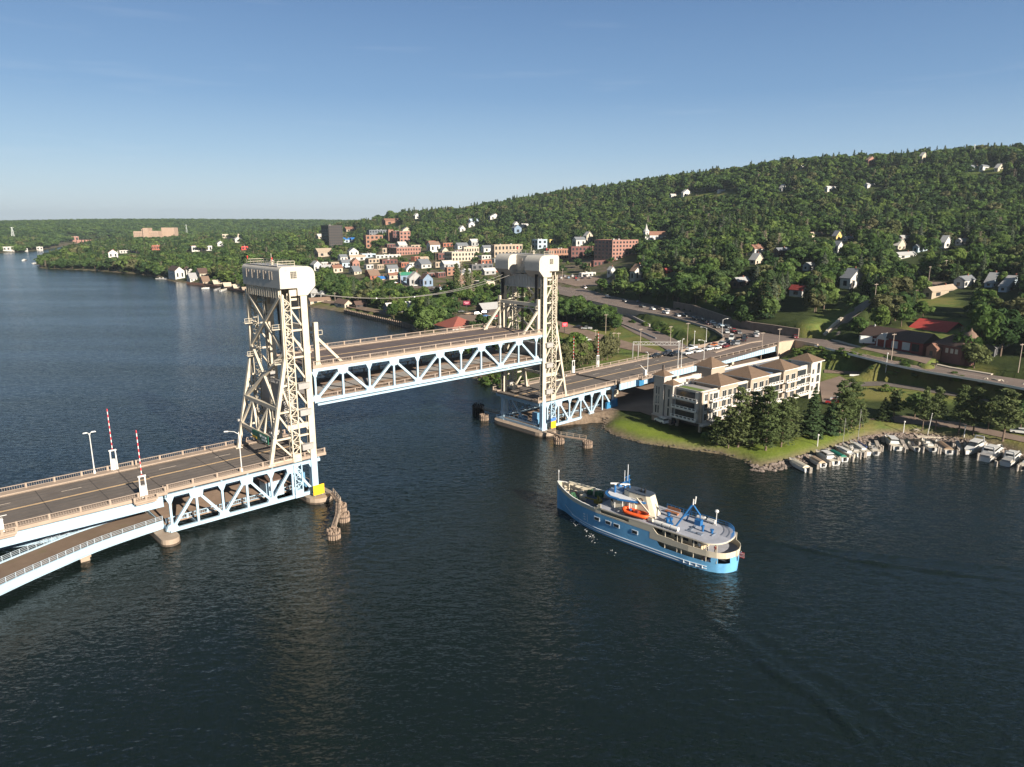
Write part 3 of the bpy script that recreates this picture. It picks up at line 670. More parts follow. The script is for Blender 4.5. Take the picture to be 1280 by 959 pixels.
    prof_mid = [(-5.45, zb_)] + arc(-4.55, zt_ - .9, .9, 180, 90, 5) + [(-.9, zt_), (-.5, zt_ - .3), (-.5, 49.2), (-1.5, 49.2), (-1.5, zb_)]
    hgrey = M('machinery_house_paint', (.44, .41, .36), .5, .08, .35, 0, 0, .35, (.24, .22, .2), .5, .35)
    h = bm('machinery_house', lambda b: [b.prism([(X(s), z) for s, z in pr], n0, n1, 'y') for pr, n0, n1 in ((prof, -.9, 5.2), (prof_mid, 5.2, 12.4), (prof, 12.4, 18.4))], hgrey)
    for i in range(5):
        n_ = 3.3 + i * 3.0
        bm('window', lambda b: (b.box((X(-5.47), n_, 52.7), (.1, 1.25, 1.75)), b.box((X(-5.51), n_ + .75, 52.7), (.14, .35, 1.9))), M('boarded_window', (.36, .31, .26), .6, .15, 1), h)
    for n_, sg in ((-.9, -1), (18.4, 1)):
        bm('window', lambda b: (b.box((X(-2.2), n_ + sg * .03, 52.9), (1.35, .1, 1.45))), glass, h)
        bm('window_bars', lambda b: ([b.box((X(-2.2 + q), n_ + sg * .09, 52.9), (.07, .06, 1.45)) for q in (-.34, 0, .34)], [b.box((X(-2.2), n_ + sg * .09, 52.9 + q), (1.35, .06, .07)) for q in (-.4, 0, .4)]), cream, h)
        bm('end_panel', lambda b: (b.box((X(-2.3), n_ - sg * .8, 48.9), (1.7, .2, 1.4)), b.box((X(-2.3), n_ - sg * .8, 47.5), (1.7, .25, .5))), cream, h)
    bm('window', lambda b: b.box((X(-.46), 10.4, 52.6), (.1, 1.3, 1.7)), M('boarded_window', (.3, .3, .3)), h)
    bm('door', lambda b: b.box((X(-.46), 7.4, 51.4), (.1, 1.0, 2.2)), M('pale_door', (.5, .48, .43)), h)
    def stairs(b):
        for i in range(9): b.box((X(.15), 10.4 - i * .45, 49.4 + i * .33), (.9, .5, .08))
        b.beam((X(.6), 10.6, 50.3), (X(.6), 6.6, 53.3), .08, .08); b.box((X(.1), 8.8, 49.25), (1.3, 6.9, .14)); b.box((X(.7), 8.8, 50.3), (.07, 6.9, .07))
    bm('stairs', stairs, cream, h)
    def rr(b):
        zz = zt_
        for s in (-4.9, -.9):
            for q in (.55, 1.1): b.box((X(s), 8.8, zz + q), (.07, 15.8, .07))
            for i in range(9): b.box((X(s), .9 + i * 1.97, zz + .55), (.08, .08, 1.1))
        for n_ in (.9, 16.7):
            for q in (.55, 1.1): b.box((X(-2.9), n_, zz + q), (4, .07, .07))
    bm('roof_railing', rr, cream, h)
    bm('roof_walk', lambda b: b.box((X(-2.9), 8.8, zt_ + .05), (4.2, 16.0, .1)), greysteel, h)
    bm('antenna', lambda b: b.tube([(X(-2.8), 8.2, zt_), (X(-2.8), 8.2, zt_ + 2.6)], .05, 6), cream, h)
    bm('vent', lambda b: b.lathe((X(-3), 7.4, zt_), [(.3, 0), (.3, .7), (.6, .8), (.1, 1.2)], 10), cream, h)
    for n_ in (3.6, 16.4): bm('beacon', lambda b: (b.tube([(X(-4.8), n_, zt_ + 1.1), (X(-4.8), n_, zt_ + 1.5)], .06, 6), b.lathe((X(-4.8), n_, zt_ + 1.5), [(.16, 0), (.16, .3), (.05, .4)], 8)), redp, h)
    # ropes and counterweight
    cw = bm('counterweight', lambda b: (b.box((X(-3.4), 8.8, 23.4), (2.6, 11.4, 7.6)), b.box((X(-3.4), 8.8, 27.4), (2.8, 11.6, .5)), b.box((X(-3.4), 8.8, 19.4), (2.9, 11.7, .5))), M('grey_counterweight_steel', (.25, .245, .24), .6, .15, .4, 0, 0, .3, (.12, .1, .09), .4, .4))
    for n_ in (5.0, 12.6): bm('counterweight_ropes', lambda b: [b.box((X(-3.4), n_ + q, 39.2), (.10, .16, 23.2)) for q in (-.45, -.15, .15, .45)], darkrope)
    for n_ in (1.4, 16.2): bm('span_ropes', lambda b: [b.box((X(1.75), n_ + q, 45.2), (.16, .18, 9.2)) for q in (-.5, -.17, .17, .5)], darkrope)
    bm('service_ladder', lambda b: ([b.box((X(-5.2), 8.3 + q, 33), (.1, .1, 30)) for q in (0, .7)], [b.box((X(-5.2), 8.65, 18 + i * .9), (.08, .7, .08)) for i in range(33)]))
    for n_ in (a, c):
        bm('floodlight', lambda b: (b.box((X(-9.4), n_ + (-.8 if n_ < 5 else .8), 17.4), (.5, .5, .5)), b.box((X(-9.2), n_, 17.2), (.15, 1.4, .15))), greysteel)
    # pier-level works under the tower deck
    bm('deck_girder', lambda b: (b.box((X(.55), DW / 2, 9.35), (.4, 15.6, 1.5)), [b.box((X(.8), 1.6 + i * 1.2, 9.35), (.14, .14, 1.4)) for i in range(15)]), lblue)
    bm('pier_brace', lambda b: (b.beam((X(-.4), 14.5, 8.8), (X(-.4), 9.5, 3.4), .55, .5, (1, 0, 0)), b.beam((X(-.4), 17, 2.4), (X(-.4), 17, 8.7), .8, .7, (1, 0, 0))), lblue)
    bm('pipe_rack', lambda b: (b.box((X(.2), 9.5, 2.6), (.5, 15, .5)), b.box((X(.35), 9.5, 3.7), (.12, 15, .12)), [b.box((X(.35), 2.5 + i * 2, 3.2), (.12, .12, 1.1)) for i in range(8)]), lblue)
    bm('hydraulic_unit', lambda b: (b.box((X(-1.4), 4.2, 4.1), (1.6, 2.0, 3.6)), b.lathe((X(-.4), 3.2, 2.2), [(.7, 0), (.7, 1.6), (.3, 2.0)], 10), b.box((X(-1.2), 10, 3.0), (1.4, 3, 1.6))), M('blue_machine_paint', (.12, .26, .40), .5, .2, .8))
    if rear_word:
        sb = bm('road_sign', lambda b: b.box((X(-9.75), 5.6, 16.1), (.14, 8.4, 1.9)), signgreen)
        bm('exit_panel', lambda b: b.box((X(-9.86), 8.6, 15.45), (.06, 2.4, .5)), M('sign_amber', (.45, .28, .03)), sb)
        bm('sign_writing', lambda b: ([b.box((X(-9.86), y, 16.45), (.05, w, .42)) for y, w in ((3.4, 2.0),)], [b.box((X(-9.86), y, 15.75), (.05, w, .42)) for y, w in ((3.9, 1.5), (2.5, .7))], b.box((X(-9.86), 5.3, 16.5), (.05, .7, .6))), M('sign_white', (.55, .6, .6)), sb)
    return t
tower(-.8, 1, 'cream lattice tower left of the lift span, green road sign over its roadway', True)
tower(76.4, -1, 'cream lattice tower on the town side, rounded hoods facing the lift span', False)
# ---- side truss spans
def side_span(S0, S1, jb, jt, label, far_end):
    t = bthing('truss_span', label, 'bridge span', (S0 + S1) / 2, DW / 2, 1.3, 'fixed truss spans beside the towers')
    for N in (0, DW - .2): truss(t, jb, jt, (S0, S1), N, 1.9, 9.5)
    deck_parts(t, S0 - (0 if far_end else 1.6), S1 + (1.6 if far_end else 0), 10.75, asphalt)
    floor_system(t, S0, S1, 10.2, 1.9, 5.6)
    c = (S0 + S1) / 2; L = S1 - S0
    mb = bmb(t); mb.box((c, DW / 2, 2.15), (L, 13.5, .25)); mb.build('lower_deck', lowdeck, t)
    for N in (3.6, 17): mb = bmb(t); railing(mb, S0 + .5, S1 - 4, N, 2.3, 4.5); mb.build('lower_railing', [lblue, lblue], t)
    return t
ls = side_span(-33.5, .9, [-33.0, -22.3, -11.3, -1.2], [-27.7, -16.9, -6.2], 'pale blue side truss span between the ramp pier and the left tower', True)
rs = side_span(75.6, 112.0, [78.4, 88.6, 99.4, 110.6], [83.4, 94.0, 105.0], 'pale blue side truss span between the town tower and the grassy bank', False)
mb = bmb(rs); mb.prism([(107.2, 4.6), (112.6, 5.4), (113.0, 1.4), (110, .9), (106.8, 1.6)], -.42, .42, 'y'); mb.build('end_plate', M('deep_blue_paint_and_shade', (.03, .16, .32), .5, .1, .5), rs)  # end plate's deep blue has the shade at the bank put into it
# control house under the left deck
ch = bthing('control_house', 'small pale blue machine house with brown flat roof under the left span', 'hut', -9.5, 3.2, 2.3)
mb = bmb(ch); mb.box((-9.5, 4.0, 4.2), (4.2, 3.6, 3.8)); mb.build('wall', lblue, ch)
mb = bmb(ch); mb.box((-9.5, 4.0, 6.25), (5.0, 4.4, .3)); mb.build('roof', M('brown_roof_felt', (.14, .09, .07), .9, .15, .6), ch)
for s in (-10.5, -8.6): mb = bmb(ch); mb.box((s, 2.17, 4.5), (.9, .1, 1.1)); mb.build('window', glass, ch)
# ---- piers
def pier(S, N0, N1, w, label, top=1.3):
    t = bthing('bridge_pier', label, 'pier', S, (N0 + N1) / 2, 0, 'concrete bridge piers in the water'); mb = bmb(t)
    pr = []
    for i in range(9): a = R(180 + 180 * i / 8); pr.append((S + w / 2 * math.cos(a), N0 + w / 2 + w / 2 * math.sin(a)))
    for i in range(9): a = R(180 * i / 8); pr.append((S + w / 2 * math.cos(a), N1 - w / 2 + w / 2 * math.sin(a)))
    mb.prism(pr, -4, top); mb.build('shaft', conc, t)
    mb = bmb(t); cx = sum(p[0] for p in pr) / len(pr); cy = sum(p[1] for p in pr) / len(pr)
    mb.prism([(cx + (x - cx) * 1.05, cy + (y - cy) * 1.012) for x, y in pr], -.25, .35); mb.build('waterline_course', darkwood if False else M('wet_concrete', (.09, .07, .055), .4, .2, .6), t)
    return t
pier(-.4, -4.3, 21.2, 6.4, 'rounded tan pier carrying the left tower, big yellow sign on its nose', 1.35)
pier(-34.2, -3.6, 24, 3.6, 'long rounded tan pier where the low ramps meet the left truss', 1.4)
pier(76.9, -4.0, 21.0, 7.6, 'long tan pier carrying the town tower, small yellow and blue sign above it', 1.35)
ys = bthing('warning_sign', 'large plain yellow warning board standing on the left tower pier', 'sign', -1.2, -2.0, 1.35)
mb = bmb(ys); mb.box((-.9, -2.2, 2.9), (2.8, .14, 2.4)); mb.build('board', yellowp, ys)
mb = bmb(ys)
for s in (-1.9, .1): mb.box((s, -2.05, 2.2), (.14, .14, 1.7))
mb.build('post', greysteel, ys)
mb = bmb(ys)
for z, ss in ((3.6, (-.2, 1.4)), (3.2, (-1.1, .9)), (3.05, (.2, .7)), (2.15, (-.4, 1.6))): mb.box((ss[0] - .6, -2.275, z), (ss[1], .02, .13))
mb.build('faded_writing', M('faded_sign_ink', (.50, .28, .015)), ys)
ys2 = bthing('warning_sign', 'yellow and blue warning board at the foot of the town tower', 'sign', 79.0, -2.0, 1.35)
mb = bmb(ys2); mb.box((79.0, -2.2, 3.0), (2.2, .14, 2.2)); mb.build('board', yellowp, ys2)
mb = bmb(ys2); mb.box((79.0, -2.2, 4.65), (2.2, .14, .9)); mb.build('blue_panel', M('sign_blue', (.06, .16, .5), .5, .1), ys2)
mb = bmb(ys2)
for s in (78.0, 80.0): mb.box((s, -2.05, 3.0), (.14, .14, 3.4))
mb.build('post', greysteel, ys2)
# ---- left approach girder span
ap = bthing('approach_span', 'plate girder approach span with two road lanes running off to the left', 'bridge span', -68, DW / 2, 6)
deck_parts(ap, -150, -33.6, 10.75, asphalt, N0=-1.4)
for N, d in ((-.9, 2.1), (1.4, 2.4), (7, 2.4), (13, 2.4), (19.8, 2.1)):
    mb = bmb(ap); mb.box((-92, N, 10.05 - d / 2), (115, .35, d)); mb.box((-92, N, 10.1 - d), (115, .8, .16)); 
    if N < 0: mb.box((-92, N - .18, 10.0), (115, .35, .14)); mb.box((-92, N - .1, 9.2), (115, .3, .06))
    mb.build('girder', lblue, ap)
pier(-76, -1, 22, 3.2, 'tan pier under the approach span at the left edge', 7.6)
for s in (-61.5, -38.0):
    for N in (-1.9,):
        mb = bmb(ap); mb.box((s, N, 10.55), (4.4, 1.8, .4)); mb.box((s, N - .1, 10.1), (3.8, 1.4, .3)); railing(mb, s - 2.1, s + 2.1, N - .8, 10.75, 2.1, .9); mb.build('gate_platform', [sidewalk, sidewalk], ap)
# ---- low ramps
def ramp(pts, w, label, railside=True):
    pl = spline(pts, 36); t = thing('ramp_bridge', label, 'ramp', (*bw(pl[0][0], pl[0][1])[:2], 0), 0, 'low curved ramps at the left pier')
    W = np.array([bw(*p) for p in pl]); o = np.array(t.location); d = np.gradient(W[:, :2], axis=0); d /= np.linalg.norm(d, axis=1)[:, None]
    nn = np.c_[-d[:, 1], d[:, 0], np.zeros(len(d))]
    def strip(mb, a, b, z0, z1):
        A = W + nn * a - o; B = W + nn * b - o; k = len(W); vs = []
        for p, q in zip(A, B): vs += [p + (0, 0, z0), q + (0, 0, z0), q + (0, 0, z1), p + (0, 0, z1)]
        fs = []
        for i in range(k - 1):
            for j in range(4): fs.append((i * 4 + j, i * 4 + (j + 1) % 4, (i + 1) * 4 + (j + 1) % 4, (i + 1) * 4 + j))
        fs += [(0, 1, 2, 3), ((k - 1) * 4 + 3, (k - 1) * 4 + 2, (k - 1) * 4 + 1, (k - 1) * 4)]
        mb.add(vs, fs)
    mb = MB(); strip(mb, -w / 2 + .3, w / 2 - .3, -.35, 0); mb.build('roadway', M('mossy_ramp_asphalt', (.17, .125, .095), .9, .15, .25, 0, 0, .2, (.12, .125, .05), .7, .09), t)
    for s in (-1, 1):
        mb = MB(); strip(mb, s * w / 2 - .2, s * w / 2 + .2, -1.35, .22); strip(mb, s * (w / 2 + .16) - .25, s * (w / 2 + .16) + .25, -1.45, -1.3); mb.build('girder', lblue, t)
        mb = MB()
        for z in (.55, .85, 1.15): strip(mb, s * w / 2 - .03, s * w / 2 + .03, z, z + .05)
        for i in range(0, len(W)): 
            for f in (0,):
                P = (W[i] * (1 - f) + W[min(i + 1, len(W) - 1)] * f) + nn[i] * s * w / 2 - o; mb.box((P[0], P[1], P[2] + .68), (.08, .08, 1.1))
        mb.build('railing', M('pale_blue_rail', (.40, .47, .53), .5, .06), t)
    return t
ramp([(-34.5, 7.6, 3.0), (-46.5, 5.4, 3.0), (-55, 2.2, 3.0), (-63.5, -1.6, 3.0), (-74, -7.5, 3.0), (-86, -17, 3.0), (-98, -29, 3.0)], 8.6, 'low ramp with mossy brown deck curving toward the viewer under the approach span')
ramp([(-34.5, 14.6, 2.6), (-46, 15.6, 2.6), (-56, 18.2, 2.6), (-70, 24, 2.4)], 7.4, 'second low ramp mostly hidden under the main approach span')
def footing(S, N, z, label):
    t = bthing('ramp_footing', label, 'pier', S, N, 0, 'small ramp footings'); mb = bmb(t); mb.box((S, N, z - 1.9), (1.6, 7.4, 3.0)); mb.box((S, N, z - .1), (2.0, 8.0, .7)); mb.build('block', conc, t)
footing(-49.0, 4.6, 1.25, 'small concrete footing under the middle of the low ramp'); footing(-66, -2.4, 1.25, 'small concrete footing under the low ramp near the left edge')
# ---- viaduct on the town side
va = bthing('viaduct_span', 'long pale blue plate girder viaduct carrying the road past the apartments', 'bridge span', 172, DW / 2, 6)
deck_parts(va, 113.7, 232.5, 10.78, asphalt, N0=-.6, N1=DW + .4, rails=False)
for N in (-.38, DW + .18):
    mb = bmb(va); railing(mb, 114, 232 if N < 5 else 196, N, 11.0); mb.build('railing', [sidewalk, railpaint], va)
for N in (.1, 5, 10.3, 15.5, 20.2):
    mb = bmb(va); mb.box((173, N, 9.1), (118, .35, 2.0)); mb.box((173, N, 8.05), (118, .8, .14))
    if N < 1: [mb.box((114.5 + i * 1.9, N - .22, 9.1), (.12, .2, 1.95)) for i in range(62)]
    mb.build('girder', lblue, va)
for i, s in enumerate((113.4, 150, 190)):
    t = bthing('viaduct_bent', ['bent at the end of the town side truss', 'viaduct bent beside the apartment building end', 'viaduct bent behind the apartment roof'][i], 'pier', s, DW / 2, 2, 'concrete bents under the viaduct')
    mb = bmb(t); mb.box((s, DW / 2, 7.2), (1.6, DW - 1, 1.4)); mb.build('cap', conclight, t)
    for N in (2, 10.3, 18.6): mb = bmb(t); mb.box((s, N, 3.8), (1.3, 1.3, 6.8)); mb.build('column', conclight, t)
# junction retaining walls (solid block under the highway edge)
def wallrun(name, label, pix, z, zb, th, mat, cap=0.0, group=None, cat='wall', capmat=None):
    W = [at(u, v, z) for u, v in pix]; t = thing(name, label, cat, (W[0][0], W[0][1], zb if isinstance(zb, (int, float)) else zb[0]), 0, group); o = np.array(t.location)
    zbs = zb if hasattr(zb, '__len__') else [zb] * len(W)
    mb = MB(); C = [Vector(p) for p in W]; k = len(C); vs = []; fs = []
    for i in range(k):
        d = (C[min(i + 1, k - 1)] - C[max(0, i - 1)]); d.z = 0; d.normalize(); n_ = Vector((-d.y, d.x, 0)) * th / 2
        for q, zz in ((-1, zbs[i]), (1, zbs[i]), (1, z + cap), (-1, z + cap)): vs.append((C[i].x + n_.x * q - o[0], C[i].y + n_.y * q - o[1], zz - o[2]))
    for i in range(k - 1):
        for j in range(4): fs.append((i * 4 + j, i * 4 + (j + 1) % 4, (i + 1) * 4 + (j + 1) % 4, (i + 1) * 4 + j))
    fs += [(0, 1, 2, 3), ((k - 1) * 4 + 3, (k - 1) * 4 + 2, (k - 1) * 4 + 1, (k - 1) * 4)]
    mb.add(vs, fs); mb.build('face', mat, t)
    mb = MB()
    for a, b in zip(C[:-1], C[1:]): mb.beam((a.x - o[0], a.y - o[1], z + cap - o[2] + .06), (b.x - o[0], b.y - o[1], z + cap - o[2] + .06), th + .2, .2)
    mb.build('coping', capmat or sidewalk, t); return t
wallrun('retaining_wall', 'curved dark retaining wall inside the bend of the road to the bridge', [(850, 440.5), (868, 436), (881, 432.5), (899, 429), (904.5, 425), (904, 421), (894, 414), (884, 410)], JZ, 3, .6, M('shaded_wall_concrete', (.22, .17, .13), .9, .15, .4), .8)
wallrun('retaining_wall', 'low concrete wall along the lower edge of the highway above the green bank', [(884, 410), (862, 403.5), (840, 397.5), (800, 390.5), (760, 382), (735, 376)], JZ, 7, .45, conclight, .7)
wallrun('abutment_wall', 'tan concrete abutment where the viaduct meets the hill', [(972, 431), (977, 429.4), (993, 427.6), (1012, 431), (1022, 433)], JZ, 2, .7, M('tan_abutment_concrete', (.40, .31, .23), .85, .1, .4, .1, 0, .2, (.2, .16, .12), .3, .2), .9)
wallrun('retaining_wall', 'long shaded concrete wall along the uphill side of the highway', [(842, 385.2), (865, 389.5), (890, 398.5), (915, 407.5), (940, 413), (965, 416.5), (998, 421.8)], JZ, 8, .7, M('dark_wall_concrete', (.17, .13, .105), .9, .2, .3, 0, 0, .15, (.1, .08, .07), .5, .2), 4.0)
# ---- timber fenders
def piles(mb, cx, cy, r, n, ztop, jit=.25):
    for i in range(n):
        a = 2 * math.pi * i / n; mb.tube([(cx + r * math.cos(a), cy + r * math.sin(a), -3), (cx + r * math.cos(a) * .96, cy + r * math.sin(a) * .96, ztop + random.uniform(-jit, jit))], .2, 7)
def fender(S, N, label, r=1.1, ztop=1.9, mat=wood):
    t = bthing('timber_dolphin', label, 'mooring dolphin', S, N, 0, 'timber dolphins guarding the bridge piers')
    mb = bmb(t); piles(mb, S, N, r, 15, ztop); piles(mb, S, N, r * .5, 7, ztop); mb.build('piles', mat, t)
    mb = bmb(t); mb.lathe((S, N, ztop - .9), [(r + .24, 0), (r + .27, .16), (r + .24, .3)], 18); mb.build('band', darkwood, t)
fender(-.3, -11.0, 'timber dolphin nearest the left tower pier', 1.2); fender(-2.6, -16.4, 'middle timber dolphin of the row off the left tower'); fender(-8.6, -22.6, 'timber dolphin at the outer end of the left catwalk', 1.25)
fender(73.4, -9.8, 'timber dolphin at the near side of the town tower pier', 1.5); fender(76.6, -18.2, 'timber dolphin at the outer end of the town side catwalk', 1.35)
fender(73.8, 24.6, 'tan timber dolphin beyond the far end of the town pier', 1.4); fender(77.6, 32.0, 'dark blackened timber dolphin farthest from the town tower', 1.9, 3.4, M('tarred_timber', (.02, .018, .017), .8, .3, 1))
def catwalk(pts, label, w=.9):
    t = bthing('catwalk', label, 'catwalk', pts[0][0], pts[0][1], 1.4, 'timber catwalks out to the dolphins'); mb = bmb(t)
    for a, b in zip(pts[:-1], pts[1:]): mb.beam((*a, 2.2), (*b, 2.2), w, .3)
    mb.build('walkway', wood, t); mb = bmb(t)
    for a, b in zip(pts[:-1], pts[1:]):
        a = np.array(a, float); b = np.array(b, float); n = max(2, int(np.linalg.norm(b - a) / 1.7))
        d = (b - a) / np.linalg.norm(b - a); nn = np.array([-d[1], d[0]]) * w / 2
        for i in range(n + 1):
            p = a + (b - a) * i / n + nn; mb.box((p[0], p[1], 2.8), (.09, .09, 1.1))
        mb.beam((*(a + nn), 3.3), (*(b + nn), 3.3), .09, .09); mb.beam((*(a + nn), 2.85), (*(b + nn), 2.85), .07, .07)
    mb.build('handrail', M('tan_handrail', (.38, .3, .23)), t)
catwalk([(1.0, -4.6), (-.6, -10.8), (-1.4, -11.6)], 'short railed catwalk from the left tower pier')
catwalk([(-1.4, -11.8), (-4.4, -17.0), (-8.3, -22.2)], 'broad timber walkway linking the outer left dolphins', 1.05)
catwalk([(74.5, -4.2), (73.8, -9.8), (76.4, -17.6)], 'railed catwalk from the town tower pier to its dolphins'); catwalk([(77.4, 20.2), (77.2, 25.5), (78, 31)], 'railed catwalk running from the far end of the town pier')
# ---- cables between the towers
cb = bthing('aerial_cable', 'pair of sagging cables strung between the tops of the two towers', 'cable', 38, 12, 40)
mb = bmb(cb)
for N, sag in ((12.2, 4.3), (15.4, 4.6)):
    mb.tube([(2 + 72.5 * i / 24, N, 48.6 - sag * 4 * (i / 24) * (1 - i / 24)) for i in range(25)], .075, 6)
mb.build('cable', M('weathered_cable', (.16, .15, .14)), cb)
mb = bmb(cb)
for i in (8, 12): f = i / 24; mb.box((2 + 72.5 * f, 12.2, 48.6 - 4.3 * 4 * f * (1 - f)), (.35, .3, .3))
mb.build('marker', white, cb)
# ---- traffic gates and lamps on the bridge
def gate(S, N, label, h=9.5, frame=True, z=10.97, lean=0):
    t = bthing('barrier_gate', label, 'barrier gate', S, N, z, 'raised striped traffic gates on the bridge')
    mb = bmb(t)
    for q in (-.62, .62): mb.beam((S + q, N, z), (S + q * .8, N, z + 4.4), .22, .22)
    mb.beam((S - .75, N, z + 4.4), (S + .75, N, z + 4.4), .24, .3); mb.build('frame', white, t)
    mb = bmb(t); mb.box((S, N, z + 1.15), (.95, .8, 2.3)); mb.box((S, N, z + 2.35), (1.05, .9, .12)); mb.build('cabinet', white, t)
    mb = bmb(t); n = 15
    for i in range(n):
        mb.m = i % 2; mb.beam((S + lean * i, N, z + 4.3 + h * i / n), (S + lean * (i + 1), N, z + 4.3 + h * (i + 1) / n), .22 - .007 * i, .14)
    mb.build('arm', [redp, white], t)
gate(-38.0, -1.5, 'striped gate arm raised on the near side of the left approach'); gate(-37.6, 20.4, 'striped gate arm raised on the far side of the left approach')
gate(113.4, 20.8, 'striped gate arm raised on the far side between the town tower and the queue', 9); gate(128, 21.6, 'second striped gate arm, just before the first cars of the queue', 9)
def armgate(S, N, dirN, label):
    t = bthing('barrier_gate', label, 'barrier gate', S, N, 10.97, 'low traffic gates at the left edge')
    mb = bmb(t); mb.box((S, N, 12.1), (1.0, .9, 2.3)); mb.box((S, N, 13.3), (1.1, 1.0, .12)); mb.build('cabinet', white, t)
    mb = bmb(t); mb.beam((S, N, 13.7), (S, N + dirN * 7.4, 15.2), .18, .16, w2=.1); mb.build('arm', white, t)
    mb = bmb(t); mb.beam((S - 1.2, N, 13.8), (S + 1.2, N, 13.8), .1, .1); mb.build('crossbar', white, t)
armgate(-61.5, -1.6, 1, 'white gate cabinet at the lower left with its long white arm across the lane'); armgate(-61.0, 20.9, 1, 'white gate cabinet on the far rail at the left edge')
lampmetal = M('lamp_post_metal', (.55, .54, .52), .4, .06, .5)
def lamp(x, y, z, label, h=9, arm=2.2, az=0., two=False, group='street lamps'):
    t = thing('street_lamp', label, 'street lamp', (x, y, z), az, group)
    mb = MB(); mb.tube([(0, 0, 0), (0, 0, h * .5), (0, 0, h)], .13, 8, .085); mb.lathe((0, 0, 0), [(.28, 0), (.25, .5), (.14, .7)], 10); mb.build('pole', lampmetal, t)
    mb = MB()
    for s in ((1, -1) if two else (1,)):
        mb.tube([(0, 0, h - .5), (s * arm * .4, 0, h + .1), (s * arm, 0, h + .3)], .06, 6)
    mb.build('arm', lampmetal, t)
    for s in ((1, -1) if two else (1,)):
        mb = MB(); mb.box((s * (arm + .3), 0, h + .27), (.95, .36, .2), 0, (.7, .24)); mb.build('head', M('lamp_head', (.5, .5, .48)), t)
    return t
def blamp(S, N, label, az, **k): p = bw(S, N, 10.97); return lamp(*p, label, az=az + BROT, **k)
blamp(-17.7, -.1, 'curved lamp post on the near rail just before the left tower', R(150)); blamp(-41.5, 20.6, 'lamp post on the far rail beside the farther raised gate', 0, two=True, arm=.5, h=9)
blamp(-64.6, -1.2, 'lamp post at the lower left corner of the picture', R(90), h=8.5)
blamp(129.5, -.2, 'lamp post on the near rail beside the white signal cabinet', R(90), arm=.4, h=8.0); blamp(166, -.3, 'lamp post on the near rail in front of the queued white cars', R(150), h=8.5)
blamp(148, -.5, 'tall pole on the near viaduct rail beside the end tower of the apartments', 0, arm=.3, h=10, two=True); blamp(150.2, -.5, 'slim tall pole on the near viaduct rail, right of its twin', 0, arm=.3, h=10.5)
sg = bthing('signal_cabinet', 'white signal cabinet with low arm on the near rail of the viaduct', 'cabinet', 127, -1.4, 10.8)
mb = bmb(sg); mb.box((127, -1.2, 10.5), (6.4, 2.0, .35)); railing(mb, 124, 130, -2.0, 10.7, 2.0, .9); mb.build('platform', [railpaint, railpaint], sg)
mb = bmb(sg); mb.box((127, -1.0, 12.2), (.9, .8, 2.6)); mb.build('cabinet', white, sg)
mb = bmb(sg); mb.beam((127, -1, 13.3), (124.2, -1, 15.4), .16, .16); mb.build('arm', white, sg)
mb = bmb(sg); mb.box((124.4, -.9, 9.2), (2.6, 1.4, 2.0)); mb.build('blue_box', M('deep_blue_paint_and_shade', (.03, .16, .32)), sg)
# ================================================================== the blue and cream ship
SHIP_O = at(921, 706, 1.2); SHIP_B = at(697, 601, 6.6)
hv = SHIP_B[:2] - SHIP_O[:2]; SL = float(np.hypot(*hv)); SAZ = math.atan2(hv[1], hv[0])
ship = thing('ship', 'long blue and cream passenger ship under way in open water below the bridge', 'ship', (SHIP_O[0], SHIP_O[1], 0), SAZ)
ks = SL / 46.0
hx_ = np.array([0, .3, 1, 2.2, 4, 8, 14, 24, 31, 35, 38, 41, 43.2, 44.8, 46]) * ks
dk_ = np.array([.6, 1.9, 3.1, 4.0, 4.5, 4.8, 4.8, 4.8, 4.75, 4.4, 3.8, 2.8, 1.8, .95, .06])
wl_ = np.array([.02, 1.0, 2.3, 3.3, 4.0, 4.6, 4.7, 4.7, 4.4, 3.6, 2.6, 1.3, .35, .03, .03])
tx_ = np.array([0, 14, 14.6, 15.4, 16.2, 16.8, 31, 38, 46]) * ks; tz_ = np.array([2.0, 2.0, 2.25, 3.2, 4.1, 4.4, 4.55, 4.85, 5.7])
def hb(x, z): 
    d = np.interp(x, hx_, dk_); w = np.interp(x, hx_, wl_); return w + (d - w) * min(1, max(z, 0) / 5.0) ** .8
def ztop(x): return float(np.interp(x, tx_, tz_))
shipblue = M('ship_blue_hull_paint', (.13, .35, .575), .38, .07, .5, 0, 0, .5, (.05, .16, .3), .4, .3)
shipcream = M('ship_cream_paint', (.52, .465, .365), .45, .06, .4, 0, 0, .4, (.4, .33, .24), .25, .4)
shipdeck = M('ship_grey_deck_paint', (.30, .31, .35), .7, .12, .4, 0, 0, .2, (.26, .25, .26), .5, .5)
darkdeck = M('ship_dark_deck_paint', (.05, .065, .09), .6, .2, .4, 0, 0, .2, (.1, .09, .08), .5, .5)
xs = np.concatenate([np.linspace(0, 2.2, 9), np.linspace(2.6, 13.6, 12), np.linspace(14, 17, 13), np.linspace(18, 43, 26), np.linspace(43.5, 46, 7)]) * ks
def hull():
    mb = MB(); nl = 9
    for side in (1, -1):
        vs = []; fs = []
        for x in xs:
            zt = ztop(x)
            for j in range(nl):
                z = -1.6 + (zt + 1.6) * (j / (nl - 1)) ** .9; vs.append((x, side * (hb(x, z) * (.82 if z < -1.4 else 1)), z))
        for i in range(len(xs) - 1):
            for j in range(nl - 1): a = i * nl + j; fs.append((a, a + nl, a + nl + 1, a + 1))
        mb.add(vs, fs)
    mb.add([(xs[0], hb(xs[0], 0), -1.6), (xs[0], -hb(xs[0], 0), -1.6), (xs[0], -hb(xs[0], 2), 2), (xs[0], hb(xs[0], 2), 2)], [(0, 1, 2, 3)])
    return mb.build('hull', shipblue, ship, smooth=True)
hull_o = hull()
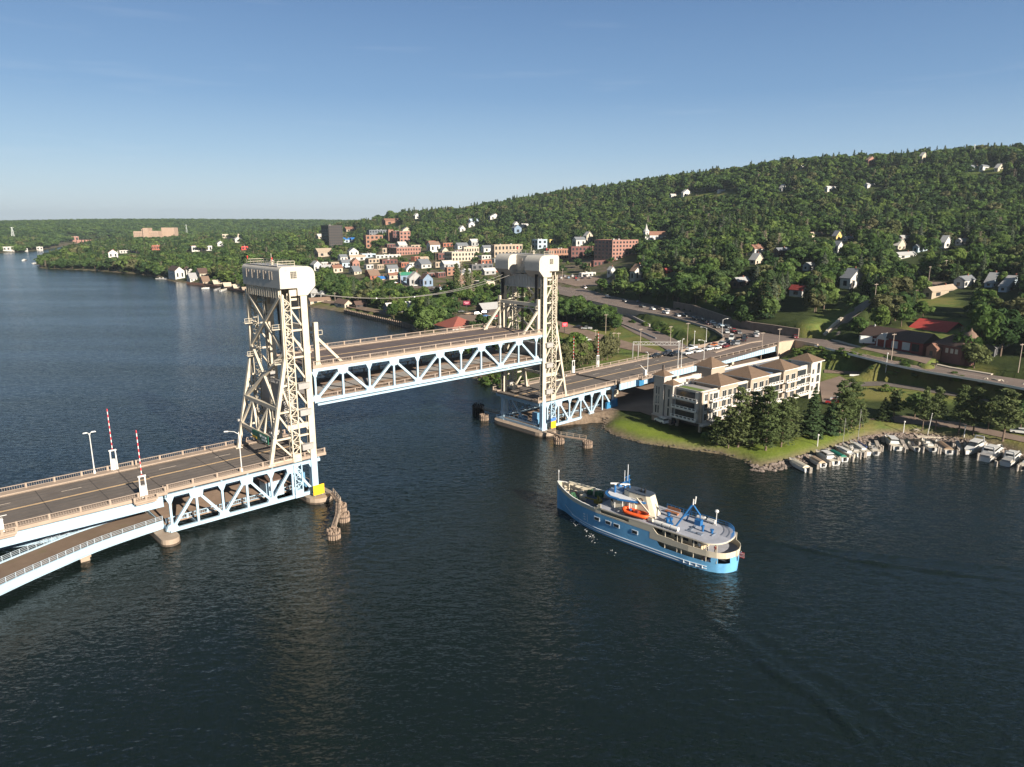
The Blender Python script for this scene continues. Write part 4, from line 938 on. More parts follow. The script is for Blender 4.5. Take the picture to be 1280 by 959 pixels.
def side_strip(mb, x0, x1, f0, f1, n=24, th=.14, off=.02, sides=(1, -1)):
    for side in sides:
        vs = []; fs = []
        for i in range(n + 1):
            x = x0 + (x1 - x0) * i / n; z0 = f0(x) if callable(f0) else f0; z1_ = f1(x) if callable(f1) else f1
            vs += [(x, side * (hb(x, z0) + off), z0), (x, side * (hb(x, z1_) + off), z1_), (x, side * max(.01, hb(x, z1_) + off - th), z1_), (x, side * max(.01, hb(x, z0) + off - th), z0)]
        for i in range(n):
            for j in range(4): fs.append((i * 4 + j, i * 4 + (j + 1) % 4, (i + 1) * 4 + (j + 1) % 4, (i + 1) * 4 + j))
        fs += [(0, 1, 2, 3), (n * 4 + 3, n * 4 + 2, n * 4 + 1, n * 4)]; mb.add(vs, fs)
def deck_sheet(x0, x1, z, mat, name, k=.97, n=40, th=.2, inset=0, parent=None):
    mb = MB(); P = []
    for i in range(n + 1): x = x0 + (x1 - x0) * (i / n) ** 1.0; P.append((x, max(.02, hb(x, z) * k - inset)))
    poly = P + [(x, -y) for x, y in reversed(P)]
    mb.prism(poly, z - th, z); return mb.build(name, mat, parent or ship)
s_ = ks
deck_sheet(.2 * s_, 17 * s_, 1.0, darkdeck, 'main_deck'); deck_sheet(.5 * s_, 17.5 * s_, 3.25, shipdeck, 'upper_deck', 1.0, inset=.05)
deck_sheet(30.5 * s_, 45.2 * s_, 4.6, M('ship_fore_deck_paint', (.085, .105, .14), .6, .25, .5, 0, 0, .2, (.16, .13, .1), .5, .4), 'fore_deck', .94)
# boat deck with a rounded after end
mb = MB(); P = []
for i in range(30):
    t = i / 29; x = (1.5 + 3.6 * (1 - math.cos(t * math.pi / 2))) * s_; P.append((x, 4.72 * math.sin(t * math.pi / 2) ** .85))
P += [(29.5 * s_, 4.8), (31 * s_, 4.4)]
mb.prism([(x, y) for x, y in P] + [(x, -y) for x, y in reversed(P) if y > .001], 5.72, 5.95); mb.build('boat_deck', [shipdeck], ship)
mb = MB(); mb.prism([(x * 1 - .06, y * 1.015) for x, y in P] + [(x - .06, -y * 1.015) for x, y in reversed(P) if y > .001], 5.66, 5.86); mb.build('deck_edge', shipcream, ship)
mb = MB(); side_strip(mb, 0, 17.0 * s_, 3.05, 4.25, 36); mb.box((.02, 0, 3.65), (.14, 1.3, 1.2)); mb.build('upper_bulwark', shipcream, ship)
def wallb(x):   # lower limit of the cream side plating
    return ztop(x) - .02
mb = MB()
side_strip(mb, 16.2 * s_, 22.2 * s_, wallb, 5.75, 14); side_strip(mb, 22.2 * s_, 29.6 * s_, wallb, lambda x: 4.85, 12); side_strip(mb, 22.2 * s_, 29.6 * s_, 5.55, 5.8, 12)
side_strip(mb, 29.6 * s_, 31.4 * s_, wallb, lambda x: 6.6 if x < 30.4 * s_ else 5.7, 8); side_strip(mb, 14.2 * s_, 16.4 * s_, lambda x: 4.2, lambda x: 4.25 + 1.5 * max(0, (x / s_ - 14.2) / 2.2) ** 2.2, 10)
side_strip(mb, 11.5 * s_, 16.8 * s_, 3.0, 4.4, 10)
mb.build('side_plating', shipcream, ship)
mb = MB(); side_strip(mb, 31.2 * s_, 46 * s_, lambda x: ztop(x) - .02, lambda x: ztop(x) + .85, 30); side_strip(mb, 31.2 * s_, 45.4 * s_, 4.3, lambda x: ztop(x) + .5, 30, .05, -.09); mb.build('fore_bulwark', shipcream, ship)
mb = MB(); side_strip(mb, 31.2 * s_, 46 * s_, lambda x: ztop(x) + .82, lambda x: ztop(x) + .93, 30, .26, .07); mb.build('bulwark_rail', white, ship)
mb = MB(); mb.box((12.5 * s_, 0, 2.1), (13 * s_, 6.4, 2.2)); mb.box((12.0 * s_, 0, 4.5), (12 * s_, 6.6, 2.4)); mb.box((26 * s_, 0, 5.0), (10.5 * s_, 7.4, 1.6)); mb.build('deckhouse', M('deckhouse_paint', (.50, .40, .26), .5, .1, .5), ship)
for x in (7.5, 9.5, 11.5, 13.5, 15.5):
    for sd_ in (1, -1): mb = MB(); mb.box((x * s_, sd_ * 3.32, 4.7), (1.1, .06, .8)); mb.build('cabin_window', glass, ship)
mb = MB()
for x in (2.4, 4.4, 7.0, 9.6, 10.6, 13.4):
    for sd_ in (1, -1): mb.box((x * s_, sd_ * (hb(x * s_, 5) - .12), 5.0), (.14, .14, 1.5)); mb.box((x * s_, sd_ * (hb(x * s_, 3) - .1), 2.55), (.14, .14, 1.1))
mb.build('deck_post', shipcream, ship)
mb = MB(); side_strip(mb, 2.2 * s_, 3.4 * s_, 1.95, 3.1, 6); side_strip(mb, 0, .5 * s_, 1.95, 3.1, 4); mb.build('stern_plating', shipblue, ship)
lb2 = M('ship_white_trim', (.62, .66, .68), .4, .05)
for z0, x1 in ((.92, 39.5), (.42, 36.5)):
    mb = MB(); side_strip(mb, 4.2 * s_, x1 * s_, lambda x: z0 + .10 * max(0, (x / s_ - 30) / 8), lambda x: z0 + .11 + .10 * max(0, (x / s_ - 30) / 8), 30, .3, .13); mb.build('rub_rail', lb2, ship)
mb = MB(); side_strip(mb, 38.5 * s_, 42.3 * s_, lambda x: .95 + (x / s_ - 38.5) * .35, lambda x: 1.05 + (x / s_ - 38.5) * .35, 8, .3, .1); mb.build('bow_rub_rail', lb2, ship)
mb = MB()
for x in (5.0, 6.3, 7.6, 8.9):
    for sd_ in (1, -1): mb.box((x * s_, sd_ * (hb(x * s_, .8) + .12), .7), (.14, .16, .62))
mb.build('fender_bar', lb2, ship)
mb = MB(); side_strip(mb, 33.5 * s_, 33.62 * s_, 1.5, 3.3, 2, .1, .05); mb.build('draft_line', lb2, ship)
mb = MB()
for i in range(3): side_strip(mb, 34.2 * s_, 34.75 * s_, 1.7 + i * .62, 1.92 + i * .62, 2, .1, .05)
mb.build('draft_mark', lb2, ship)
for x in (30.6, 27.5, 25.3, 20.6):
    for sd_ in (1, -1):
        y = sd_ * (hb(x * s_, 3.2) + .02)
        mb = MB(); mb.box((x * s_, y, 3.2), (1.5, .1, .85)); f = mb.build('hull_window', lb2, ship); mb = MB(); mb.box((x * s_, y + sd_ * .04, 3.2), (1.15, .08, .58)); mb.build('pane', glass, f)
# wheelhouse
mb = MB(); pr = [(22.6, 2.5), (27.8, 2.9), (29.0, 2.0), (29.4, 0), (29.0, -2.0), (27.8, -2.9), (22.6, -2.5)]; mb.prism([(x * s_, y) for x, y in pr], 5.95, 8.35); wh = mb.build('wheelhouse', shipcream, ship)
mb = MB(); mb.prism([(x * s_ + (.05 if x > 27 else 0), y * 1.02) for x, y in pr[1:-1]] , 7.1, 7.85); mb.build('bridge_window', glass, wh)
mb = MB()
for x in (23.6, 25.8):
    for sd_ in (1, -1): mb.box((x * s_, sd_ * 2.7, 7.0), (.8, .12, 1.8))
mb.build('door', M('pale_cream_door', (.66, .6, .48)), wh)
mb = MB()
for x in (23.2, 25.0, 27.0):
    for sd_ in (1, -1): mb.tube([(x * s_, sd_ * 3.3, 5.95), (x * s_, sd_ * 3.3, 8.3)], .09, 6)
mb.build('roof_post', white, wh)
rf = [(20.4, 1.7), (22.4, 2.7), (26, 3.9), (28.5, 3.9), (30.0, 2.9), (30.7, 1.4), (30.9, 0)]; rf = rf + [(x, -y) for x, y in reversed(rf[:-1])]
mb = MB(); mb.prism([(x * s_, y) for x, y in rf], 8.35, 8.62); mb.build('wheelhouse_roof', bluep, ship)
mb = MB(); mb.prism([(24.6 * s_ + (x - 24.6) * s_ * .9, y * .86) for x, y in rf], 8.6, 8.72); mb.build('roof_top', M('ship_roof_white', (.52, .53, .56), .6, .08), ship)
mb = MB(); mb.box((27, 0, 8.95), (3.2, 2.6, .5)); mb.build('roof_locker', M('ship_roof_blue_grey', (.25, .32, .42)), ship)
# funnel
mb = MB(); lo = [(18.2, 1.0), (19.2, 1.5), (24.5, 1.7), (26.4, 1.2)]; hi = [(19.8, .95), (20.6, 1.35), (24.6, 1.5), (26.2, 1.0)]
lo = lo + [(x, -y) for x, y in reversed(lo)]; hi = hi + [(x, -y) for x, y in reversed(hi)]; n = len(lo)
mb.add([(x * s_, y, 5.95) for x, y in lo] + [(x * s_, y, 9.9) for x, y in hi], [(i, (i + 1) % n, n + (i + 1) % n, n + i) for i in range(n)] + [tuple(range(n, 2 * n))]); fn = mb.build('funnel', shipcream, ship)
mb = MB(); mb.prism([(22.8 * s_ + (x - 22.8) * s_ * 1.03, y * 1.05) for x, y in hi], 9.88, 10.05); mb.build('funnel_cap', darkdeck, fn)
mb = MB()
for x, y in ((21.4, .4), (22.0, -.4), (22.5, .3), (21.7, 0)): mb.tube([(x * s_, y, 10), (x * s_ - .15, y, 10.75)], .17, 8)
mb.build('exhaust_pipe', rubber, fn)
for sd_ in (1, -1):
    mb = MB(); mb.tube([(21.6 * s_, sd_ * 1.30, 8.7), (21.6 * s_, sd_ * 1.62, 8.7)], .55, 14); mb.build('emblem', M('emblem_brown', (.10, .06, .04)), fn)
    mb = MB(); mb.prism([(21.35 * s_, 9.0), (21.9 * s_, 9.0), (21.62 * s_, 8.3)], sd_ * 1.62 - .02, sd_ * 1.62 + .02, 'y'); mb.build('emblem_arrowhead', M('emblem_pale', (.5, .45, .38)), fn)
    mb = MB()
    for x, z in ((23.4, 7.6), (24.6, 7.4)): mb.tube([(x * s_, sd_ * 1.5, z), (x * s_, sd_ * 1.72, z)], .2, 10)
    mb.build('porthole', glass, fn)
# masts, radars
mb = MB()
for y in (.7, -.7): mb.tube([(27.0 * s_, y, 8.7), (26.2 * s_, y * .4, 12.2)], .12, 6)
mb.tube([(25.3 * s_, 0, 8.7), (26.0 * s_, 0, 12.6)], .12, 6)
mb.beam((26.5 * s_, -1.5, 11.3), (26.5 * s_, 1.5, 11.3), .16, .16); mb.beam((26.3 * s_, -.9, 12.4), (26.3 * s_, .9, 12.4), .14, .14); mb.beam((28.2 * s_, 0, 10.6), (26.4 * s_, 0, 11.0), .2, .2)
mb.build('main_mast', bluep, ship)
mb = MB()
for y, h, x in ((.3, 15.2, 26.0), (-.6, 14.6, 26.6), (1.0, 14.0, 26.3)): mb.tube([(x * s_, y, 11.6), (x * s_, y, h)], .07, 6)
mb.build('antenna', M('antenna_grey', (.45, .46, .48)), ship)
for x, y, z in ((26.4, .6, 10.7), (28.4, 1.4, 10.6)):
    mb = MB(); mb.tube([(x * s_, y, 8.7), (x * s_, y, z)], .2, 8); mb.beam((x * s_, y - .6, 9.0), (x * s_, y, 10.2), .12, .12); rd = mb.build('radar_post', bluep, ship)
    mb = MB(); mb.box((x * s_, y, z + .15), (2.0, .35, .25), .7); mb.lathe((x * s_, y, z - .1), [(.3, 0), (.25, .2)], 8); mb.build('scanner', white, rd)
mb = MB(); mb.lathe((29.2 * s_, -1.4, 8.7), [(.5, 0), (.55, .5), (.3, .9), (.05, 1)], 12); mb.build('search_light', bluep, ship)
mb = MB(); mb.lathe((29.4 * s_, .1, 8.7), [(.35, 0), (.42, .3), (.25, .6), (.05, .7)], 12); mb.build('satellite_dome', white, ship)
# after mast
mb = MB()
for y in (2.2, -1.4):
    mb.tube([(12.6 * s_, y if y > 0 else y - .6, 5.95), (10.0 * s_, .25, 11.0)], .2 if y > 0 else .16, 8)
mb.tube([(9.2 * s_, -1.6, 5.95), (9.2 * s_, -1.3, 8.2), (10.1 * s_, -.1, 10.3)], .16, 7); mb.beam((11.7 * s_, 1.4, 7.8), (11.7 * s_, -1.5, 7.8), .14, .14); mb.box((9.6 * s_, -1.6, 6.5), (1.3, 1.1, 1.1)); mb.build('after_mast', bluep, ship)
mb = MB(); mb.tube([(9.9 * s_, .55, 10.7), (9.8 * s_, .6, 11.9)], .13, 7); mb.tube([(9.9 * s_, -.2, 10.7), (9.8 * s_, -.3, 12.2)], .13, 7); mb.build('mast_light', white, ship)
# boat deck fittings
for x, y in ((14.2, 3.9), (12.2, 4.1), (17.0, 3.95)): 
    pass
for x, y in ((15.4, 4.1), (13.5, 4.15), (11.6, 4.15), (10.4, -4.0), (8.0, -3.9)):
    mb = MB(); mb.tube([(x * s_ - .8, y, 6.5), (x * s_ - .7, y, 6.5), (x * s_ + .7, y, 6.5), (x * s_ + .8, y, 6.5)], .42, 12); c_ = mb.build('life_raft_canister', white, ship, smooth=False)
    mb = MB()
    for q in (-.5, .5): mb.box((x * s_ + q, y, 6.03), (.15, .7, .2))
    mb.build('cradle', greysteel, c_)
for x, y, h, w in ((14.6, 2.2, 1.2, .55), (14.1, 1.6, 1.2, .55), (13.2, 3.3, .9, .8), (7.4, .6, 1.2, .45), (22.9, 3.3, 1.2, .4), (5.6, .2, .8, .5), (16.4, -1.2, .8, .6)):
    mb = MB(); mb.lathe((x * s_, y, 5.95), [(w * .5, 0), (w * .5, h * .7), (w * .75, h * .75), (w * .75, h), (w * .3, h)], 10); mb.build('ventilator', bluep, ship)
mb = MB()
for x, y, lx, ly in ((8.8, 2.4, 2.4, .5), (9.6, .6, .5, 2.6), (7.2, 2.2, 1.2, .9), (5.0, .6, .2, 1.8)): mb.box((x * s_, y, 6.02), (lx, ly, .14))
mb.build('deck_locker', M('slate_locker', (.14, .17, .22)), ship)
mb = MB(); [mb.box((16.6 * s_, -3.0 + q, 6.35), (3.0, .35, .1)) for q in (0, .42)]; mb.box((16.6 * s_, -3.5, 6.75), (3.0, .1, .6)); [mb.box((16.6 * s_ + q, -2.9, 6.14), (.12, .8, .38)) for q in (-1.3, 1.3)]; mb.build('bench', M('bench_brown', (.28, .12, .06)), ship)
mb = MB(); mb.beam((18.6 * s_, 2.9, 5.95), (18.6 * s_, 2.9, 7.4), .35, .35); mb.beam((18.6 * s_, 2.9, 7.3), (22.4 * s_, 2.0, 9.2), .26, .26); mb.box((17.8 * s_, 3.3, 6.4), (1.0, .8, .9)); mb.beam((18.6 * s_, 2.9, 6.3), (16.6 * s_, 3.4, 7.0), .3, .3); mb.build('boat_crane', shipcream, ship)
mb = MB(); k = 22
for i in range(k):
    t = i / (k - 1) * math.pi / 2 * 1.0; x = (1.65 + 3.6 * (1 - math.cos(t))) * s_; y = -4.6 * math.sin(t); mb.tube([(x, y, 5.95), (x, y, 6.95)], .04, 5)
pts_ = [((1.65 + 3.6 * (1 - math.cos(i / 21 * math.pi / 2))) * s_, -4.6 * math.sin(i / 21 * math.pi / 2)) for i in range(22)] + [(12 * s_, -4.65), (19 * s_, -4.65)]
for z in (6.4, 6.9): mb.tube([(x, y, z) for x, y in pts_], .04, 5)
for x in range(7, 20): mb.tube([(x * s_, -4.65, 5.95), (x * s_, -4.65, 6.95)], .04, 5)
mb.build('deck_railing', bluep, ship)
mb = MB(); mb.tube([(6.8 * s_, -3.6, 5.95), (6.8 * s_, -3.6, 8.8)], .07, 6); mb.lathe((6.8 * s_, -3.6, 8.7), [(.3, 0), (.42, .25), (.3, .5), (.05, .6)], 10); mb.build('antenna_dome', white, ship)
# foredeck gear
mb = MB(); mb.beam((43.0 * s_, -.6, 6.9), (36.6 * s_, -2.2, 6.5), .34, .34); mb.beam((36.8 * s_, -2.2, 4.1), (36.8 * s_, -2.2, 6.6), .4, .4); mb.beam((43 * s_, -.6, 4.6), (43 * s_, -.6, 6.9), .25, .25); mb.build('cargo_boom', shipcream, ship)
fg = M('deck_gear_green', (.035, .10, .05), .6, .3, 1); fw = M('deck_gear_cream', (.5, .43, .33), .6, .2, 1)
for x, y, dx, dy, dz, m in ((40.5, 1.0, 1.3, 1.2, .9, fg), (39.2, 2.2, 1.0, .9, .8, fg), (38.0, 2.6, 1.4, .9, .7, fg), (39.6, -1.0, 1.4, 1.0, 1.0, fw), (37.6, .9, 1.6, 1.2, 1.2, fw), (38.2, -2.6, 1.6, 1.1, 1.1, fg), (36.0, -2.8, 2.2, 1.0, 1.4, fg), (42.3, .6, .7, .7, .9, fw), (36.9, 3.3, 1.3, .7, .6, fw), (35.2, 3.6, 1.2, .6, .6, fw), (34, -3.4, 1.6, .8, 1.0, fw), (43.6, .5, .6, .6, .7, fw)):
    mb = MB(); mb.box((x * s_, y, 4.6 + dz * .42), (dx, dy, dz * .8), .4, (dx * .8, dy * .8)); mb.tube([(x * s_, y - dy * .6, 4.6 + dz * .6), (x * s_, y + dy * .6, 4.6 + dz * .6)], dz * .38, 9); mb.build('deck_winch', m, ship)
mb = MB(); mb.lathe((41.3 * s_, -.5, 4.1), [(.5, 0), (.5, .6), (.2, .9)], 10); mb.build('capstan', redp, ship)
mb = MB(); mb.box((33.6 * s_, .5, 4.9), (1.6, 1.0, .9)); mb.beam((33.2 * s_, .5, 5.2), (36.4 * s_, 1.6, 5.6), .22, .22); mb.beam((33.6 * s_, .5, 5), (33.6 * s_, .5, 6.3), .3, .3); mb.beam((33.6 * s_, .5, 6.2), (31.9 * s_, 1.2, 5.9), .18, .18); mb.build('deck_crane', M('olive_yellow_paint', (.20, .16, .03)), ship)
mb = MB(); mb.box((34.5 * s_, -.4, 4.2), (4, 3.2, .3)); mb.build('hatch', M('hatch_blue_black', (.035, .05, .08)), ship)
mb = MB(); mb.tube([(45.6 * s_, 0, 5.6), (45.7 * s_, 0, 9.3)], .06, 6); mb.box((45.7 * s_, 0, 9.0), (.2, .2, .5)); mb.build('jack_staff', M('staff_grey', (.5, .5, .5)), ship)
mb = MB(); mb.tube([(.1, .4, 2.6), (-.9, .4, 4.4)], .05, 6); mb.build('flag_staff', white, ship)
fl = thing('flag', 'small red white and blue flag flying at the stern of the ship', 'flag', (0, 0, 0)); 
fm = Matrix.Translation(ship.location) @ Matrix.Rotation(SAZ, 4, 'Z')
fl.location = fm @ Vector((-.5, .4, 3.0)); fl.rotation_euler = (0, 0, SAZ)
mb = MB()
for i in range(7):
    mb.m = i % 2
    mb.box((-.5, .04 * math.sin(i), 1.15 - i * .16), (1.0, .03, .16))
mb.m = 2; mb.box((-.22, 0, .95), (.44, .08, .6)); mb.build('cloth', [redp, white, M('flag_blue', (.03, .05, .25))], fl)
def place(loc): return fm @ Vector(loc)
rb = thing('rescue_boat', 'orange inflatable rescue boat resting on the boat deck of the ship', 'boat', place((21.4 * s_, 3.55, 6.0)), SAZ + .08)
mb = MB(); ring = []
for i in range(28):
    t = 2 * math.pi * i / 28; c_, s2 = math.cos(t), math.sin(t); ring.append((2.7 * math.copysign(abs(c_) ** .7, c_), 1.0 * math.copysign(abs(s2) ** .7, s2), .75 + (.28 if c_ > .7 else 0)))
mb.tube(ring + [ring[0]], .36, 9); mb.build('tube', M('orange_rubber', (.72, .10, .02), .55, .08), rb, smooth=True)
mb = MB(); mb.box((-.2, 0, .45), (4.6, 1.5, .5), 0, (4.8, 1.7)); mb.build('hull', M('dark_orange', (.42, .06, .015)), rb)
mb = MB(); mb.box((-.2, 0, .95), (.7, .6, .7)); mb.box((-2.6, 0, .9), (.5, .5, .9)); mb.box((1.0, 0, .85), (.4, 1.4, .15)); mb.build('console', M('dark_red_gear', (.18, .03, .02)), rb)
# people on the after decks
def person_mesh(name, pose):
    J = {'stand': dict(pel=(0, 0, .95), chest=(0, 0, 1.30), neck=(0, 0, 1.5), head=(.02, 0, 1.66), hl=(0, .1, .92), kl=(.03, .12, .5), fl=(0, .13, .05), tl=(.16, .14, .03), hr=(0, -.1, .92), kr=(.03, -.12, .5), fr=(-.02, -.13, .05), tr=(.14, -.14, .03), sl=(0, .19, 1.42), el=(-.02, .27, 1.14), wl=(.1, .27, .9), sr=(0, -.19, 1.42), er=(.05, -.27, 1.15), wr=(.25, -.2, 1.05)),
         'sit': dict(pel=(0, 0, .5), chest=(-.06, 0, .86), neck=(-.06, 0, 1.06), head=(-.03, 0, 1.22), hl=(.04, .1, .5), kl=(.45, .13, .5), fl=(.45, .13, .06), tl=(.6, .14, .04), hr=(.04, -.1, .5), kr=(.45, -.13, .5), fr=(.42, -.13, .06), tr=(.57, -.14, .04), sl=(-.06, .19, .98), el=(.02, .27, .72), wl=(.26, .2, .6), sr=(-.06, -.19, .98), er=(.02, -.27, .72), wr=(.26, -.2, .6))}[pose]
    names = list(J); ed = [('pel', 'chest'), ('chest', 'neck'), ('neck', 'head'), ('pel', 'hl'), ('hl', 'kl'), ('kl', 'fl'), ('fl', 'tl'), ('pel', 'hr'), ('hr', 'kr'), ('kr', 'fr'), ('fr', 'tr'), ('chest', 'sl'), ('sl', 'el'), ('el', 'wl'), ('chest', 'sr'), ('sr', 'er'), ('er', 'wr')]
    rad = dict(pel=.15, chest=.16, neck=.06, head=.11, hl=.1, kl=.075, fl=.05, tl=.04, hr=.1, kr=.075, fr=.05, tr=.04, sl=.075, el=.05, wl=.04, sr=.075, er=.05, wr=.04)
    me = bpy.data.meshes.new(name); me.from_pydata([J[k] for k in names], [(names.index(a), names.index(b)) for a, b in ed], []); o = bpy.data.objects.new(name, me); COL.objects.link(o)
    o.modifiers.new('skin', 'SKIN'); 
    for k, v in zip(names, me.skin_vertices[0].data): v.radius = (rad[k], rad[k] * (1.25 if k in ('pel', 'chest') else 1)); v.use_root = k == 'pel'
    o.modifiers.new('sub', 'SUBSURF').levels = 1
    dg = bpy.context.evaluated_depsgraph_get(); m2 = bpy.data.meshes.new_from_object(o.evaluated_get(dg)); bpy.data.objects.remove(o); return m2
skin = M('skin_tone', (.42, .25, .17), .6, .05)
PM = {p: person_mesh('person_body', p) for p in ('stand', 'sit')}
def person(loc, rz, pose, col, legs, label):
    me = PM[pose].copy(); me.materials.clear()
    for m in (M('shirt_%d' % (hash(col) % 997), col, .8, .1, 3), M('trousers_%d' % (hash(legs) % 997), legs, .8, .1, 3), skin): me.materials.append(m)
    for p in me.polygons:
        c_ = p.center; hz = 1.52 if pose == 'stand' else 1.08; wz_ = .95 if pose == 'stand' else .56
        p.material_index = 2 if c_.z > hz or (abs(c_.y) > .2 and c_.z < hz - .4 and c_.z > wz_ - .1 and c_.x > .08) else (0 if c_.z > wz_ else 1); p.use_smooth = True
    o = bpy.data.objects.new('person', me); COL.objects.link(o); o.location = place(loc); o.rotation_euler = (0, 0, SAZ + rz); tag(o, label, 'person', 'passengers on the after decks')
    mb = MB(); hz = 1.68 if pose == 'stand' else 1.24; xx = .0 if pose == 'stand' else -.05
    mb.lathe((xx, 0, hz - .02), [(.125, 0), (.13, .06), (.1, .13), (.03, .16)], 10); mb.build('hair', M('dark_hair', (.05, .03, .02)), o)
    return o
person((4.6 * s_, 3.6, 3.25), 1.4, 'stand', (.55, .50, .42), (.06, .07, .12), 'person in a pale shirt standing at the port rail of the upper after deck')
person((3.4 * s_, 2.6, 3.25), 1.2, 'stand', (.45, .12, .10), (.3, .26, .2), 'person in a red shirt near the stern on the upper deck')
person((6.3 * s_, 3.5, 3.25), 1.7, 'stand', (.6, .6, .58), (.1, .1, .12), 'person in white leaning by the rail, forward of the others on the upper deck')
person((3.9 * s_, 3.3, 1.0), 1.4, 'stand', (.06, .12, .3), (.05, .05, .06), 'person in dark blue standing in the lower stern opening')
person((5.0 * s_, 3.6, 1.0), 1.5, 'stand', (.5, .3, .25), (.06, .07, .1), 'person in a pink top in the lower stern opening')
# foam at the bow
fmb = MB(); rnd = random.Random(4)
for u, v, n in ((716, 652, 12), (722, 656, 8), (731, 662, 5), (738, 671, 13), (742, 675, 6), (763, 689, 5), (768, 694, 3)):
    for _ in range(n):
        p = at(u + rnd.gauss(0, 2.2), v + rnd.gauss(0, 1.6), .12); r = rnd.uniform(.03, .13); k = 7
        fmb.add([(p[0] + r * 1.6 * math.cos(6.283 * i / k) * rnd.uniform(.6, 1.2), p[1] + r * math.sin(6.283 * i / k) * rnd.uniform(.6, 1.2), .10) for i in range(k)] + [(p[0], p[1], .13)], [(i, (i + 1) % k, k) for i in range(k)])
tag(fmb.build('foam', M('water_foam', (.62, .64, .64), .8, .1)), kind='stuff')

# ================================================================== the apartment building on the point
AF = np.array([.778, .629]); AF /= np.linalg.norm(AF); AAZ = math.atan2(AF[1], AF[0]); A0 = np.array([57.4, 206.6]); AZ0 = 1.6
apt = thing('apartment_building', 'beige and white apartment block with brown pyramid roofs on the grassy point', 'apartment block', (*A0, AZ0), AAZ)
stucco = M('beige_stucco', (.32, .26, .205), .85, .08, .3, 0, 0, .2, (.3, .23, .18), .3, .2); wstucco = M('white_stucco', (.45, .415, .37), .8, .06, .3, 0, 0, .2, (.42, .38, .34), .3, .2)
gstucco = M('grey_beige_stucco', (.37, .33, .30), .85, .08, .3); shingle = M('brown_shingle', (.135, .09, .06), .9, .15, 1.4, .2); stone = M('brown_block_base', (.24, .18, .14), .9, .2, 1.2)
flatroof = M('flat_roof_membrane', (.17, .18, .20), .8, .15, .3); grassroof = M('roof_grass', (.10, .15, .03), .95, .25, 1.5, .3)
def ab(name, boxes, mat, parent=None, shape='box'):
    mb = MB(); 
    for b in boxes: mb.box(*b)
    return mb.build(name, mat, parent or apt)
def B(x0, x1, y0, y1, z0, z1): return ((x0 + x1) / 2, (y0 + y1) / 2, (z0 + z1) / 2), (x1 - x0, y1 - y0, z1 - z0)
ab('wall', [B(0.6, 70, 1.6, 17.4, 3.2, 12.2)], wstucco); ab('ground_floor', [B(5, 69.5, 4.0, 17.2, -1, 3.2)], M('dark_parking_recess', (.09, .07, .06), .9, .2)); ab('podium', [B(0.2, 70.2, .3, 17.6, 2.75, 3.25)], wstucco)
ab('roof', [B(0.9, 69.6, 1.9, 17.1, 12.2, 12.32)], flatroof); ab('parapet', [B(.5, 9, 1.4, 1.75, 12.2, 12.75), B(.5, .85, 1.75, 10.8, 12.2, 12.75), B(17, 70, 17.2, 17.55, 12.2, 13.2), B(19.5, 25.5, 1.4, 1.75, 12.2, 12.9), B(36.5, 45, 1.4, 1.75, 12.2, 12.9), B(54, 62, 1.4, 1.75, 12.2, 13.4)], wstucco)
ab('green_roof', [B(1.6, 4.4, 2.4, 10.4, 12.33, 12.55)], grassroof); ab('terrace', [B(4.6, 9, 2.4, 10.4, 12.33, 12.42)], M('terrace_grey', (.28, .26, .25)))
ab('terrace_wall', [B(3.2, 18, 14.2, 14.5, 12.3, 14.0), B(9, 21, 10.5, 10.7, 12.3, 13.3), B(10, 10.2, 10.7, 14.2, 12.3, 13.3)], M('cream_terrace_wall', (.52, .44, .36), .8, .1))
mb = MB()
for i in range(14): mb.box((4 + i * 1.05, 11.3 + (i % 3) * .5, 12.9), (.06, .06, 1.2))
for i in range(6): mb.lathe((6 + i * 1.9, 12.4, 12.35), [(.35, 0), (.3, .5), (.1, .55)], 8)
mb.build('terrace_posts', white, apt)
def pyramid(x0, x1, y0, y1, z, h, wallz0, wallmat, eave=.75):
    w = ab('tower_wall', [B(x0, x1, y0, y1, wallz0, z)], wallmat)
    mb = MB(); mb.box(((x0 + x1) / 2, (y0 + y1) / 2, z + .1), (x1 - x0 + eave * 2, y1 - y0 + eave * 2, .24)); mb.build('fascia', white, w)
    mb = MB(); mb.box(((x0 + x1) / 2, (y0 + y1) / 2, z + .23 + h / 2), (x1 - x0 + eave * 2.05, y1 - y0 + eave * 2.05, h), 0, (.05, .05)); r = mb.build('roof', shingle, w); return w
mb = None
fr = 0.0
T = [pyramid(9.0, 18.5, .5, 9.5, 13.4, 2.7, 3.25, stucco), pyramid(25.5, 36, .5, 10, 13.4, 2.9, 3.25, stucco), pyramid(45, 54, .5, 9.5, 13.6, 2.7, 3.25, stucco), pyramid(62.5, 69.6, .2, 8, 14.2, 2.4, -1, wstucco)]
pyramid(21, 28.5, 12.5, 18.5, 15.6, 2.8, 11, stucco)
pyramid(-.3, 2.7, 11.2, 14.2, 12.9, 1.5, 2.2, gstucco, .6); pyramid(-.5, 3.2, 14.6, 18.6, 15.2, 1.7, 2.2, gstucco, .6)
ab('tower_base', [B(-.7, 3.4, 11.0, 18.8, -1, 2.4)], stone); ab('base_course', [B(-.85, 3.5, 10.9, 18.95, 2.25, 2.6)], gstucco)
ab('chimney', [B(1.0, 1.5, 16.3, 16.8, 16.4, 18.6)], M('dark_vent_metal', (.09, .07, .06)))
